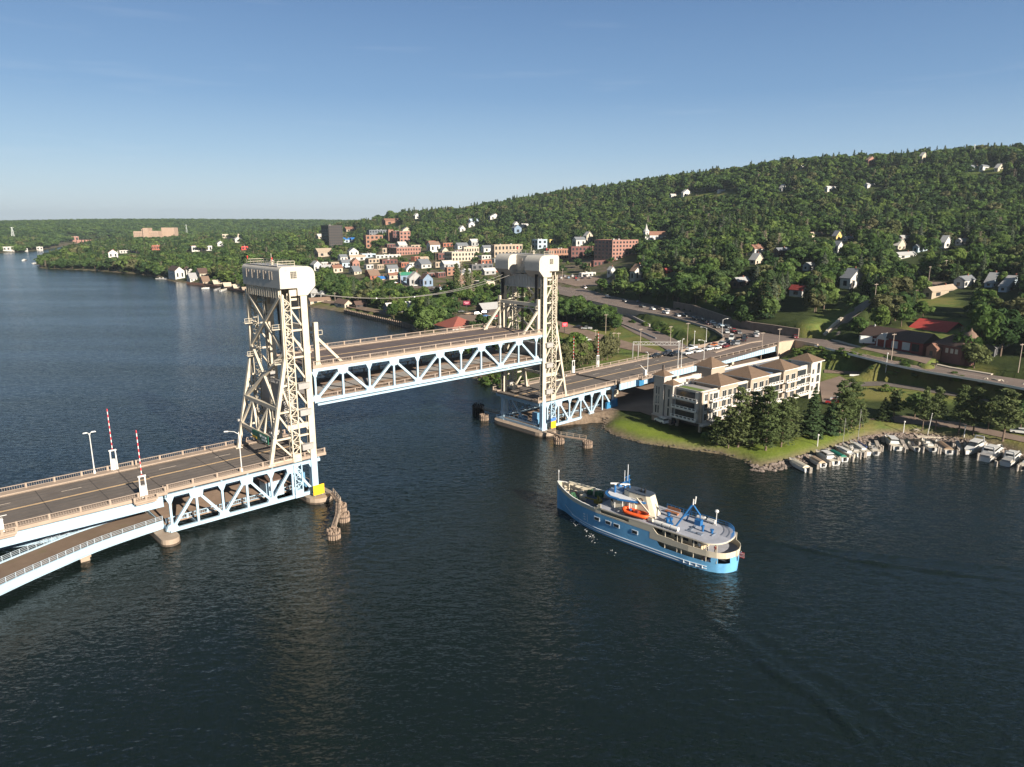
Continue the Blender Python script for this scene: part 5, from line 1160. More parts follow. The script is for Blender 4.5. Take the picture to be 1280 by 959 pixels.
# corner bay
ab('corner_bay', [B(0, 8.8, .5, 1.7, 3.25, 12.35), B(0, .7, .5, 3.0, 3.25, 12.35)], wstucco); ab('corner_pier', [B(-.06, .75, .42, 1.2, 3.25, 12.7), B(2.9, 3.6, .40, 1.0, 3.25, 12.4)], stucco)
ab('column', [B(.4, 1.1, .8, 1.5, -1, 2.8), B(.4, 1.1, 9.5, 10.2, -1, 2.8), B(9, 9.7, .8, 1.5, -1, 2.8), B(18, 18.7, .8, 1.5, -1, 2.8), B(35, 35.7, .8, 1.5, -1, 2.8), B(44.8, 45.5, .8, 1.5, -1, 2.8), B(53.6, 54.3, .8, 1.5, -1, 2.8)], stucco)
def win(x0, x1, y, z0, z1, parent=None, face='y'):
    if face == 'y': f = ab('window', [B(x0, x1, y - .06, y + .02, z0, z1)], white, parent); ab('pane', [B(x0 + .1, (x0 + x1) / 2 - .05, y - .09, y - .03, z0 + .1, z1 - .1), B((x0 + x1) / 2 + .05, x1 - .1, y - .09, y - .03, z0 + .1, z1 - .1)], glass, f if parent is None else f)
    else: f = ab('window', [B(y - .06, y + .02, x0, x1, z0, z1)], white, parent); ab('pane', [B(y - .09, y - .03, x0 + .1, (x0 + x1) / 2 - .05, z0 + .1, z1 - .1), B(y - .09, y - .03, (x0 + x1) / 2 + .05, x1 - .1, z0 + .1, z1 - .1)], glass, f)
for fl_ in range(3):
    z = 3.3 + fl_ * 3.05
    win(1.3, 2.8, .5, z + .4, z + 2.6); win(3.9, 5.2, .5, z + .2, z + 2.5); win(5.6, 8.0, .5, z + .3, z + 2.4)
    for x0, x1 in ((10.2, 12.4), (13.2, 15.2), (16, 17.6), (27, 29.4), (30.5, 33), (34, 35.4), (46.4, 48.6), (50, 52.6)): win(x0, x1, .5, z + .3, z + 2.5)
    for x0, x1 in ((20, 22), (22.8, 25), (37, 39.5), (40.5, 43.6), (55, 57), (58, 61)): win(x0, x1, 1.6, z + .3, z + 2.5)
    if fl_ < 3: win(63.4, 64.8, .2, z + .5, z + 2.4); win(66.6, 68.6, .2, z + .3, z + 2.9)
    for y0, y1 in ((3.2, 5.2), (6.0, 8.0), (8.6, 10.2)): win(y0, y1, .6, z + .3, z + 2.4, None, 'x')
    for x0, x1, y in ((.1, 8.8, .45), (9.2, 18.3, .45), (19, 25, 1.55), (25.8, 35.8, .45), (36.4, 44.7, 1.55), (45.2, 53.8, .45), (54.3, 62, 1.55)):
        x1_ = x1 if x0 > .2 else 8.8; x0_ = x0 if x0 > .2 else 3.7
        b_ = ab('balcony', [B(x0_, x1_, y - 1.4, y, z - .12, z + .12)], wstucco); k = int((x1_ - x0_) / 1.5)
        ab('balcony_rail', [B(x0_, x1_, y - 1.38, y - 1.28, z + .95, z + 1.08), B(x0_, x1_, y - 1.38, y - 1.28, z + .12, z + .32)] + [B(x0_ + (x1_ - x0_) * i / k - .16, x0_ + (x1_ - x0_) * i / k + .16, y - 1.4, y - 1.26, z + .1, z + 1.0) for i in range(k + 1)], white, b_)
    b_ = ab('balcony', [B(-1.0, .6, 1.8, 11.0, z - .2, z + .12)], wstucco)
    ab('balcony_rail', [B(-.98, -.86, 1.8, 11.0, z + .9, z + 1.06), B(-.98, -.86, 1.8, 11, z + .1, z + .42)] + [B(-1.0, -.84, 1.8 + 9.2 * i / 6 - .22, 1.8 + 9.2 * i / 6 + .22, z + .1, z + 1.0) for i in range(7)], white, b_)
    ab('balcony_shade', [B(.52, .58, 2.2, 10.6, z + .14, z + 2.6)], glass); ab('balcony_shade', [B(9.4, 18.2, .46, .49, z + .16, z + .3)], glass)
    for x0, x1, y in ((19.8, 25.2, 1.55), (36.8, 44.6, 1.55), (54.4, 61.6, 1.55)): ab('balcony_shade', [B(x0, x1, y - .02, y + .02, z + .2, z + 2.55)], glass)
    for y in (12.7,): ab('strip_window', [B(-.34, -.26, y - .3, y + .3, z - .3, z + 2.2)], glass)
    ab('strip_window', [B(-.54, -.46, 17.2, 17.7, z + .0, z + 2.4), B(-.54, -.46, 16.3, 16.7, z + .0, z + 2.4)], glass)
ab('sloping_skirt', [B(-.9, 9, -.9, .3, 2.4, 2.9)], wstucco)
mb = MB(); mb.prism([(66.7 + .0, 11.2), (68.5, 11.2), (68.5, 13.0)] + [(67.6 + .9 * math.cos(R(a)), 13.0 + .7 * math.sin(R(a))) for a in range(15, 180, 15)] + [(66.7, 13.0)], .12, .2, 'y'); mb.build('arched_window', glass, apt)
for i, (x, y) in enumerate(((12, 12.6), (40, 12), (48, 13), (57, 11))): ab('roof_vent', [B(x, x + 1.2, y, y + 1.2, 12.3, 13.2)], greysteel)
ab('blue_roof_panel', [B(37, 44, 4, 8, 12.33, 12.5)], M('blue_grey_roof', (.12, .19, .30)))
# ================================================================== buildings of the town and the hill
C_ = dict(white=(.47, .46, .435), cream=(.41, .355, .28), tan=(.31, .25, .19), brick=(.26, .10, .065), dbrick=(.12, .055, .05), obrick=(.25, .135, .095), pbrick=(.27, .145, .115), grey=(.28, .28, .28), dgrey=(.10, .10, .105), dark=(.055, .048, .045),
          blue=(.16, .22, .30), lblue=(.33, .40, .46), brown=(.17, .115, .085), dbrown=(.085, .055, .045), red=(.42, .06, .05), dred=(.20, .035, .03), rust=(.19, .10, .07), green=(.03, .16, .10), yellow=(.50, .38, .14), slate=(.13, .14, .155), hip=(.25, .08, .06), pale=(.42, .405, .38), tarp=(.02, .12, .34), stone=(.33, .27, .22))
def cm(c, kind): return M('%s_%s' % (c, kind), C_[c], .8, .12, .35 if kind == 'wall' else 1.0, 0, 0, .25, tuple(x * .6 for x in C_[c]), .3, .25)
def ppm(P, ax):   # pixels per metre sideways along an axis at a place
    a = prj(P); b = prj(P + np.array([ax[0], ax[1], 0])); return b[0] - a[0]
def vpm(P): a = prj(P); b = prj(P + np.array([0, 0, 1.])); return a[1] - b[1]
BUILT = []   # footprints and silhouettes kept free of trees
def frame_at(u, v, fw, lw, h, az, z=None):
    if v < 360 and 385 < u < 660: fw, lw, h = fw * 1.13, lw * 1.13, h * 1.1
    P = gnd(u, v) if z is None else at(u, v, z)
    f = np.array([math.cos(az), math.sin(az)]); l = np.array([-f[1], f[0]])
    W = fw / max(.05, ppm(P, f)); D = lw / max(.25, -ppm(P, l)); H = h / vpm(P)
    return P, f, l, min(W, 90), min(max(D, 4), 60), H
def keep(P, f, l, W, D, u, v, fw, lw, h):
    BUILT.append((np.array([P[:2] - f * 1 - l * 1, P[:2] + f * (W + 1) - l * 1, P[:2] + f * (W + 1) + l * (D + 1), P[:2] - f + l * (D + 1)]), (u - lw, v - h, u + fw, v), P[1]))
AZD = R(39)
def windows(t, W, D, H, cols, rows, lcols=0, wmat=None, z0=.12, ww=.5, hh=.55, parent=None):
    """copies of one window mesh over the front (and left) face"""
    wmat = wmat or glass; fh = H * (1 - z0 * .6) / rows; cw = W / cols
    mb = MB(); mb.box((0, 0, 0), (cw * ww, .14, fh * hh)); proto = None; cnt = 0
    for r in range(rows):
        for c in range(cols):
            if cnt >= 70: break
            loc = ((c + .5) * cw, -.02, H * z0 * .5 + (r + .5) * fh)
            if proto is None: proto = mb.build('window', wmat, parent or t); o = proto
            else: o = proto.copy(); COL.objects.link(o); o.parent = parent or t
            o.location = loc; cnt += 1
    if lcols:
        cl = D / lcols; mb = MB(); mb.box((0, 0, 0), (.14, cl * ww, fh * hh)); proto = None; cnt = 0
        for r in range(rows):
            for c in range(lcols):
                if cnt >= 28: break
                if proto is None: proto = mb.build('window', wmat, parent or t); o = proto
                else: o = proto.copy(); COL.objects.link(o); o.parent = parent or t
                o.location = (-.02, (c + .5) * cl, H * z0 * .5 + (r + .5) * fh); cnt += 1
def block(label, u, v, fw, lw, h, wall='brick', roof='pale', cols=0, rows=0, lcols=0, az=AZD, group=None, z=None, cat='building', wallmat=None, win=None, parapet=True):
    P, f, l, W, D, H = frame_at(u, v, fw, lw, h, az, z); keep(P, f, l, W, D, u, v, fw, lw, h)
    t = thing('town_building' if cat == 'building' else cat.replace(' ', '_'), label, cat, P, az, group)
    mb = MB(); mb.box((W / 2, D / 2, H / 2 - 2), (W, D, H + 4)); w = mb.build('wall', wallmat or cm(wall, 'wall'), t)
    mb = MB(); mb.box((W / 2, D / 2, H + .05), (W - .5, D - .5, .2)); mb.build('roof', cm(roof, 'roof'), t)
    if parapet:
        mb = MB(); pw = max(.35, W * .012)
        for x0, x1, y0, y1 in ((0, W, 0, pw), (0, W, D - pw, D), (0, pw, pw, D - pw), (W - pw, W, pw, D - pw)): mb.box(((x0 + x1) / 2, (y0 + y1) / 2, H + .22), (x1 - x0 + .1, y1 - y0 + .1, .5))
        mb.build('parapet', cm(wall if wall != 'white' else 'pale', 'roof'), t)
        if W > 9:
            mb = MB(); r = random.Random(int(u * 7 + v)); 
            for _ in range(2): x, y = r.uniform(.2, .8) * W, r.uniform(.3, .8) * D; mb.box((x, y, H + .7), (min(2.2, W * .12), min(1.8, D * .2), 1.4))
            mb.build('roof_unit', greysteel, t)
    if cols: windows(t, W, D, H, cols, rows, lcols, win)
    return t, W, D, H
def house(label, u, v, fw, lw, h, wall='white', roof='grey', ridge='x', az=AZD, rh=.55, cols=2, rows=1, lcols=1, group='houses of the town', chim=True, z=None, hip=False, name='house', cat='house', win=None, eave=.5):
    P, f, l, W, D, H = frame_at(u, v, fw, lw, h, az, z); keep(P, f, l, W, D, u, v, fw, lw, h * 1.5)
    t = thing(name, label, cat, P, az, group); e = eave
    RH = min(rh * (D if ridge == 'x' else W) * .8, 5.2)
    mb = MB(); mb.box((W / 2, D / 2, H / 2 - 2), (W, D, H + 4))
    if not hip:
        if ridge == 'x': mb.prism([(.03, H), (D - .03, H), (D / 2, H + RH)], .03, W - .03, 'y', fn=lambda p: (p[1], p[0], p[2]))
        else: mb.prism([(.03, H), (W - .03, H), (W / 2, H + RH)], .03, D - .03, 'y')
    mb.build('wall', cm(wall, 'wall'), t)
    mb = MB(); th = .22
    if hip:
        k = min(W, D) / 2; a = (k, W - k) if W > D else (W / 2, W / 2); b = (D / 2, D / 2) if W > D else (k, D - k)
        mb.add([(-e, -e, H), (W + e, -e, H), (W + e, D + e, H), (-e, D + e, H), (a[0], b[0], H + RH), (a[1], b[1], H + RH)], [(0, 1, 5, 4), (1, 2, 5), (2, 3, 4, 5), (3, 0, 4), (3, 2, 1, 0)])
    elif ridge == 'x':
        s = RH / (D / 2)
        for y0, y1 in ((-e, D / 2), (D + e, D / 2)):
            z0 = H - e * s; mb.add([(-e, y0, z0), (W + e, y0, z0), (W + e, y1, H + RH), (-e, y1, H + RH), (-e, y0, z0 + th), (W + e, y0, z0 + th), (W + e, y1, H + RH + th), (-e, y1, H + RH + th)], [(0, 1, 2, 3), (4, 5, 6, 7), (0, 1, 5, 4), (1, 2, 6, 5), (3, 0, 4, 7)])
    else:
        s = RH / (W / 2)
        for x0, x1 in ((-e, W / 2), (W + e, W / 2)):
            z0 = H - e * s; mb.add([(x0, -e, z0), (x0, D + e, z0), (x1, D + e, H + RH), (x1, -e, H + RH), (x0, -e, z0 + th), (x0, D + e, z0 + th), (x1, D + e, H + RH + th), (x1, -e, H + RH + th)], [(0, 1, 2, 3), (4, 5, 6, 7), (0, 1, 5, 4), (1, 2, 6, 5), (3, 0, 4, 7)])
    r_ = mb.build('roof', cm(roof, 'roof'), t)
    if chim: mb = MB(); mb.box((W * .66, D * .5, H + RH + .2), (.7, .7, 1.8)); mb.build('chimney', cm('brick', 'wall'), r_)
    if cols: windows(t, W, D, H, cols, rows, lcols, win, .15, .34, .5)
    return t, W, D, H
HR = 'houses on the wooded hill'; HT = 'houses of the town'; HB = 'brick and stone blocks of downtown'
# --- downtown blocks: label, corner pixel, front and left widths, height, wall, roof, window columns, rows, left columns
for a in [
    ('tall dark brown slab tower rising over the left part of town', 412, 311, 15.5, 8.4, 26, 'dark', 'dbrick', 7, 8, 4),
    ('orange brick building with low wings right of the dark tower', 458, 311, 19, 3, 15, 'obrick', 'tan', 4, 3, 0),
    ('dark slate fronted block behind the orange brick wings', 462, 300, 24, 3, 11, 'slate', 'grey', 8, 3, 0),
    ('narrow orange brick stair tower between two dark fronts', 486, 303, 5.5, 2, 14, 'obrick', 'tan', 0, 0, 0),
    ('maroon fronted block between the brick tower and the pink corner block', 491.5, 303, 8.5, 2, 12.5, 'dbrick', 'grey', 3, 3, 0),
    ('pinkish brick corner block with white upper trim', 500, 304, 12, 3, 13, 'pbrick', 'pale', 3, 3, 1),
    ('long red brick block with grey left wall and white roof', 496, 320, 27, 11, 9, 'pbrick', 'pale', 9, 2, 3),
    ('long low white roofed block in front of the red brick row', 470, 324, 28, 2, 4, 'pale', 'white', 6, 1, 0),
    ('white roofed shop block at the bend below the orange brick wings', 453, 323, 15, 3, 4.5, 'lblue', 'white', 3, 1, 0),
    ('low dark red block under the long white roof', 478, 331, 17, 3, 5, 'dbrick', 'grey', 4, 1, 0),
    ('long cream stone block with a row of dark arched windows', 565, 328, 25, 8.5, 11, 'cream', 'pale', 7, 2, 4),
    ('taller cream stone end block with paired dark windows', 580, 323, 17, 2, 12, 'cream', 'pale', 6, 2, 0),
    ('dark fronted low block with a white roof left of the cream stone row', 548, 325, 16, 5, 7, 'dbrick', 'pale', 4, 1, 2),
    ('wide tan brick block behind the town tower', 618, 322, 32, 4, 14, 'tan', 'tan', 8, 2, 1),
    ('flat roofed dark grey shop under the cream stone row', 590, 338, 24, 3, 6, 'dgrey', 'pale', 4, 1, 0),
    ('orange brick block showing right of the sheave hoods', 686, 326, 26, 6, 14, 'obrick', 'rust', 8, 2, 2),
    ('low dark brick block joined to the big brick hotel', 714, 326, 28, 4, 17, 'dbrick', 'rust', 6, 3, 0),
    ('pale blue and white stepped block behind the orange brick block', 672, 312, 12, 7, 12, 'lblue', 'slate', 2, 2, 2),
    ('low building with green and yellow roof above the orange brick block', 687, 305, 13, 2, 5, 'yellow', 'green', 3, 1, 0),
    ('long low terrace with white roof at the foot of the brick hotel', 742, 334, 48, 2, 7, 'dbrick', 'pale', 10, 1, 0),
    ('white and teal parking deck behind the orange uprights', 727, 347, 18, 3, 5, 'pale', 'pale', 4, 1, 0),
    ('small orange brick box on the slope left of the bare poplars', 559, 345, 10, 3, 9, 'obrick', 'grey', 2, 2, 0),
    ('flat metal roofed cream shop above the red sign', 603, 362, 16, 12, 9, 'cream', 'lblue', 2, 1, 2),
    ('long white shed on the far shore at the left edge', 4, 314, 14, 2, 5, 'pale', 'grey', 3, 1, 0),
    ('small white shed on the far shore beside the channel', 27, 314, 8, 2, 3, 'pale', 'grey', 2, 1, 0),
    ('pale works building alone on the far shore', 46, 313, 8, 2, 4, 'pale', 'grey', 2, 1, 0),
    ('pinkish block on the bank where the channel narrows', 90, 302, 9, 2, 6, 'pbrick', 'pale', 2, 1, 0),
    ('white sided hall with red roof trim among the trees of the near town edge', 240, 315, 26, 8, 7, 'white', 'red', 6, 1, 0),
    ('low red brick school partly hidden in trees', 190, 313, 11, 3, 6, 'brick', 'dred', 4, 1, 0),
    ('long tan terrace near the skyline of the left town', 278, 298, 24, 3, 5, 'cream', 'tan', 6, 1, 0),
    ('small bright red building among the left town trees', 302, 313, 8.5, 2, 4.5, 'red', 'red', 2, 1, 0),
    ('long low white strip of garages in the peninsula trees', 147, 317, 28, 2, 3.5, 'pale', 'grey', 8, 1, 0),
]:
    block(*a, group=HB)
# the big brick hotel, its uprights, the hospital-like hall on the left skyline
t, W, D, H = block('big square brown brick hotel with five window rows, shaded left wall', 765, 326, 33, 23, 25, 'pbrick', 'dbrick', 8, 5, 5, group=HB)
hu = thing('brick_piers', 'pair of slanting orange uprights below the terrace of the brick hotel', 'piers', gnd(733, 341), AZD)
mb = MB()
for x in (0, 4.2): mb.beam((x, 0, -2), (x + 1.2, 1, 8.5), 2.0, 1.2)
mb.build('pier', cm('rust', 'wall'), hu)
P = gnd(168, 303); s_h = 1 / ppm(P, (1, 0)); hall = thing('hospital_building', 'large tan stepped hospital block standing above the trees on the left skyline', 'building', P, R(4), HB)
BUILT.append((np.array([P[:2] + (-2, -2), P[:2] + (48 * s_h, -2), P[:2] + (48 * s_h, 60), P[:2] + (-2, 60)]), (166, 282, 212, 301), P[1]))
for i, (x0, x1, z1_) in enumerate(((0, 10, 13.5), (10, 12.5, 16.5), (12.5, 19, 17.5), (19, 30, 13.8), (27, 43, 17.8))):
    mb = MB(); y0 = 40 if i == 4 else (0 if i != 2 else -5); mb.box(((x0 + x1) / 2 * s_h, y0 + 14, z1_ * s_h / 2 - 2), ((x1 - x0) * s_h, 28, z1_ * s_h + 4)); mb.build('wing', M('hospital_brick', (.35, .25, .185) if i < 4 else (.33, .215, .165), .8, .1, .2), hall)
mb = MB()
for i in range(5):
    for k in range(5): mb.box((1.6 * s_h + k * 1.9 * s_h, -.1, (2 + i * 2.3) * s_h), (1.2 * s_h, .3, .8 * s_h)); mb.box((20 * s_h + k * 2.1 * s_h, -.1, (2 + i * 2.3) * s_h), (1.3 * s_h, .3, .8 * s_h))
mb.build('window_rows', M('hospital_glass', (.16, .12, .10), .3, .2), hall)
# --- houses: label, corner px, front w, left w, wall height, wall, roof, ridge
for a in [
    ('stone church hall with steep tan roof at the foot of the dark tower', 398, 322, 17, 5, 6, 'stone', 'tan', 'x'),
    ('white gabled house peeking right of the left sheave house', 393, 341, 8.5, 4, 9, 'white', 'grey', 'y'),
    ('tan house with pale grey roof, second in the shoreline terrace', 403, 342, 12, 3, 6, 'tan', 'grey', 'x'),
    ('cream house with rust brown roof, third in the shoreline terrace', 417, 342, 10.5, 3, 6, 'cream', 'rust', 'x'),
    ('blue grey flat fronted house behind the shoreline terrace', 428, 335, 10, 3, 6, 'lblue', 'slate', 'x'),
    ('reddish house with hipped roof in the middle of the old quarter', 441, 337, 8, 3, 8, 'pbrick', 'brown', 'y'),
    ('wide pale house under a big tan roof', 438, 327, 17, 2, 5, 'pale', 'tan', 'x'),
    ('small cream garage with dark roof at the end of the terrace', 443, 344, 8, 6, 4, 'cream', 'slate', 'x'),
    ('brown chimneyed house above the shoreline wood', 463, 350, 11, 6, 5, 'brick', 'brown', 'x'),
    ('low shed under a bright blue tarpaulin roof', 474, 351, 9, 2, 2.5, 'tan', 'tarp', 'x'),
    ('cream house with red brown roof beside the blue tarpaulin', 487, 350, 13, 2, 5.5, 'cream', 'rust', 'x'),
    ('tall slate blue house with bright green metal roof', 501, 355, 17, 3, 10, 'blue', 'green', 'x'),
    ('grey porch fronted house next to the green metal roof', 512, 358, 15, 3, 9, 'grey', 'grey', 'y'),
    ('blue house with a dark pointed turret roof', 529, 359, 11, 4, 9, 'blue', 'dbrown', 'y'),
    ('blue grey house with white trim and brown roof, left of its twin', 547, 369, 7, 4, 7, 'lblue', 'brown', 'y'),
    ('matching blue grey gabled house, right of its twin', 556, 370, 7.5, 2.5, 7, 'lblue', 'brown', 'y'),
    ('tan stepped house above the twin blue gables', 572, 358, 10, 5, 8, 'pbrick', 'brown', 'x'),
    ('white gabled house under the red brick row', 527, 336, 11, 8, 5, 'pale', 'slate', 'x'),
    ('tall white house with brown roof behind the long cream block', 538, 316, 11, 4, 9, 'white', 'brown', 'x'),
    ('small white gable between the brown roofed house and the trees', 553, 318, 7, 2, 4, 'cream', 'slate', 'y'),
    ('small yellow house in the trees above the blue tarpaulin', 526, 330, 9, 2, 6, 'yellow', 'tan', 'x'),
    ('white and grey house over the dark brick block', 720, 309, 12, 5, 9, 'pale', 'slate', 'x'),
    ('pale house with steep grey roof left of the brick hotel', 733, 304, 8, 4, 9, 'cream', 'grey', 'y'),
    ('white house with brown twin gables in the trees below the hotel', 793, 352, 13, 6, 13, 'white', 'brown', 'y'),
    ('small white gable in the trees below the brick hotel', 763, 346, 6, 3, 8, 'white', 'grey', 'y'),
    ('dark red roofed house hidden in the light green trees', 833, 342, 12, 3, 3.5, 'red', 'dred', 'x'),
]:
    house(*a, group=HT)
SHG = 'houses and garages on the left shoreline'
for a in [
    ('tall white four storey gabled block on the waterfront with a shaded left wall', 219.7, 350.5, 12, 9, 11, 'white', 'dbrown', 'y'),
    ('narrow white house just behind the tall waterfront block', 233, 344, 8, 3, 7, 'pale', 'brown', 'y'),
    ('cream house with dark roof above the waterfront garages', 250, 348, 11, 5, 6, 'cream', 'dbrown', 'x'),
    ('white gabled cottage next to the waterfront block', 238, 353, 9, 4, 5, 'white', 'grey', 'x'),
    ('brown roofed cottage in the middle of the waterfront row', 254, 357, 9, 4, 5, 'tan', 'brown', 'x'),
    ('long cream roofed boathouse with a dark front', 268, 359, 10, 3, 4, 'dbrown', 'cream', 'x'),
    ('dark boathouse with cream roof, nearer the left tower', 281, 362, 9, 3, 4, 'dark', 'cream', 'x'),
    ('small cream roofed boathouse beside the round bush', 293, 364, 8, 3, 4, 'dark', 'cream', 'x'),
    ('last pale boathouse before the left tower', 304, 366, 7, 2, 4, 'pale', 'tan', 'x'),
    ('grey boathouse seen just right of the left tower', 389, 372, 10, 3, 7, 'grey', 'grey', 'y'),
    ('second grey boathouse with hipped roof behind the brown roofed sheds', 401, 373, 8, 3, 5, 'grey', 'grey', 'y'),
    ('long brown roofed shed with cream gable porch on the shore', 388, 381, 26, 3, 4.5, 'cream', 'brown', 'x'),
    ('cream boathouse with white door and long brown roof', 431, 385.5, 10, 13, 5, 'cream', 'brown', 'y'),
    ('dark shed in shade right of the cream boathouse', 445, 385, 13, 4, 4, 'dark', 'dbrown', 'x'),
    ('white roofed marine hall behind the timber quay', 486, 391.5, 34, 7, 5.5, 'slate', 'white', 'x'),
    ('grey barn roofed market hall beside the packed car park', 604, 393, 24, 9, 6, 'dark', 'grey', 'x'),
]:
    house(*a, group=SHG, chim=False, cols=2)
house('restaurant with a huge red hipped roof beyond the lift span', 566, 416, 36, 24, 5, 'pale', 'hip', 'x', R(36), .42, 6, 1, 3, None, False, 3.2, True, 'restaurant', 'restaurant')
for a in [
    ('small white house at the left end of the high clearing', 839, 248, 9, 2, 4, 'white', 'pale', 'x'),
    ('white gabled house in the middle of the high clearing', 854, 247, 10, 2, 6, 'white', 'grey', 'y'),
    ('long low grey roofed house on the high clearing', 899, 242, 22, 2, 3.5, 'pale', 'grey', 'x'),
    ('small white house alone in the wood right of the clearing', 977, 240, 6, 3, 5, 'white', 'grey', 'y'),
    ('white two part house high on the hill above the mown slope', 1034, 241, 13, 2, 6, 'white', 'pale', 'x'),
    ('tiny white box house just below the hill crest', 1001, 212, 5, 2, 4, 'white', 'white', 'x'),
    ('cream tower house on the crest behind the brown field', 1152, 204, 6, 2, 9, 'cream', 'grey', 'y'),
    ('reddish house with two chimneys on the crest', 1085, 207, 9, 2, 7, 'pbrick', 'brown', 'y'),
    ('long white ranch house halfway up the right hill', 1084, 236, 20, 2, 5, 'white', 'grey', 'x'),
    ('white wing at the left end of the farm on the right crest', 1214, 214, 13, 2, 6, 'lblue', 'slate', 'x'),
    ('bright white gabled farmhouse on the right crest', 1228, 215, 18, 2, 7, 'white', 'slate', 'x'),
    ('small white annex at the right end of the crest farm', 1247, 215, 7, 2, 5, 'cream', 'grey', 'y'),
    ('white house with rust brown roof in the trees above the highway', 943, 319, 12, 9, 8, 'white', 'rust', 'x'),
    ('white gable just below the rust brown roof', 944, 331, 10, 8, 6, 'cream', 'grey', 'y'),
    ('dark house with pale dormer and deep porch', 972, 322, 15, 4, 9, 'dbrown', 'slate', 'x'),
    ('grey roofed house with white side behind the bare trees', 1010, 339, 12, 6, 7, 'pale', 'grey', 'x'),
    ('large white house with slate roof and blue shaded side', 1062, 362, 17, 13, 14, 'white', 'slate', 'y'),
    ('white gable with red roof above the mown slope', 1002, 372, 6, 16, 9, 'white', 'dred', 'y'),
    ('dark house with steep pale roof above the highway wall', 922, 361, 15, 8, 9, 'dbrown', 'grey', 'x'),
    ('yellow gabled house in the upper wood', 1045, 301, 7, 3, 6, 'yellow', 'slate', 'y'),
    ('low tan house left of the yellow gable', 1015, 297, 17, 2, 4, 'cream', 'tan', 'x'),
    ('white house with tall narrow side below the yellow gable', 1047, 317, 6, 3, 10, 'white', 'slate', 'y'),
    ('dark roofed house right of the yellow gable', 1058, 302, 12, 3, 4, 'grey', 'slate', 'x'),
    ('cream house with pale pointed roof in the upper right wood', 1122, 313, 10, 3, 6, 'cream', 'pale', 'y'),
    ('grey roofed long house in front of the pointed roof', 1123, 325, 22, 4, 6, 'pale', 'grey', 'x'),
    ('grey gabled house above the pointed roof', 1127, 302, 12, 3, 5, 'pale', 'grey', 'x'),
    ('pale blue house with slate roof and chimney', 1147, 316, 12, 4, 7, 'lblue', 'slate', 'x'),
    ('white house half hidden by one big maple', 1180, 311, 8, 2, 8, 'white', 'grey', 'y'),
    ('pale green house deep in the right wood', 1200, 307, 11, 2, 6, 'pale', 'grey', 'x'),
    ('brown flat ranch house on its own lawn', 1164, 374.5, 33, 11, 10, 'tan', 'tan', 'x'),
    ('white gabled house beside the brown ranch', 1203, 361, 16, 12, 10, 'white', 'slate', 'x'),
    ('small pale blue house right of the white gables', 1240, 360, 11, 8, 6, 'lblue', 'grey', 'y'),
    ('long blue grey house with white gables at the right edge', 1258, 366, 22, 10, 7, 'lblue', 'grey', 'y'),
    ('dark shingled house with bright windows at the right edge', 1242, 448, 34, 4, 12, 'dgrey', 'dgrey', 'x'),
    ('white house among the left hillside trees below the crest', 653, 285, 7, 2, 3, 'white', 'pale', 'x'),
    ('pale house beside the bare trunks on the middle hill', 643, 284, 5, 2, 3, 'white', 'grey', 'y'),
    ('dark roofed white house above the old quarter', 613, 275, 11, 2, 4, 'white', 'slate', 'y'),
    ('slate house with white dormer in the trees above the tan block', 643, 293, 8, 3, 7, 'blue', 'slate', 'y'),
    ('small white cottage in the hillside wood left of centre', 575, 290, 6, 2, 4, 'white', 'grey', 'y'),
    ('pair gabled white cottage on the hillside left of centre', 586, 285, 7, 2, 4, 'white', 'slate', 'y'),
    ('pale blue roofed long house on the hillside', 588, 280, 10, 2, 4, 'lblue', 'lblue', 'x'),
    ('white cottage high in the wood above the maroon block', 519, 274, 5, 2, 4, 'white', 'white', 'y'),
    ('slate gabled house above the pink corner block', 504, 293, 9, 2, 5, 'cream', 'slate', 'y'),
    ('orange roofed long hall on the ridge', 482, 282, 18, 4, 5, 'obrick', 'rust', 'x'),
    ('white gable by the ridge left of the orange roofed hall', 457, 280, 7, 3, 3, 'white', 'rust', 'y'),
    ('white and red roofed house at the tip of the peninsula trees', 136, 323, 12, 2, 7, 'white', 'rust', 'y'),
    ('small white house on the skyline of the left town', 272, 308, 8, 3, 4, 'white', 'slate', 'y'),
    ('grey house with white front among the left town roofs', 294, 304, 8, 3, 5, 'pale', 'grey', 'y'),
    ('tan house between trees left of the dark tower', 398, 299, 10, 3, 3, 'cream', 'pale', 'x'),
    ('cream house right of the dark tower on the slope', 433, 290, 10, 3, 3, 'tan', 'rust', 'x'),
    ('blue arched roof hall beside the dark tower', 430, 304, 13, 2, 4, 'lblue', 'tarp', 'x'),
]:
    house(*a, group=HR, cols=2 if a[3] > 9 else 1, chim=a[3] > 8)
# white church with steeple and red nave
P, f, l, W, D, H = frame_at(812, 302, 21, 5, 8, R(20)); keep(P, f, l, W, D, 806, 303, 28, 4, 22)
ch = thing('church', 'white church with pointed steeple and red roof on the wooded hill', 'church', P, R(20))
mb = MB(); mb.box((W / 2, D / 2, H / 2 - 2), (W, D, H + 4)); mb.prism([(0, H), (D, H), (D / 2, H + D * .42)], .02, W, 'y', fn=lambda p: (p[1], p[0], p[2])); mb.build('nave', cm('white', 'wall'), ch)
mb = MB()
for y0 in (-.6, D + .6): mb.add([(-.3, y0, H - .5), (W + .3, y0, H - .5), (W + .3, D / 2, H + D * .45), (-.3, D / 2, H + D * .45)], [(0, 1, 2, 3)])
mb.build('roof', cm('rust', 'roof'), ch)
m1 = 1 / vpm(P)
mb = MB(); mb.box((-2.4, D / 2, 6 * m1 - 2), (5, 5, 12 * m1 + 4)); tw = mb.build('steeple', cm('white', 'wall'), ch)
mb = MB(); mb.lathe((-2.4, D / 2, 12 * m1), [(3.8, 0), (3.4, 1), (1.6, 3.4), (1.2, 5), (.05, 10 * m1)], 8); mb.build('spire', cm('pale', 'roof'), tw)
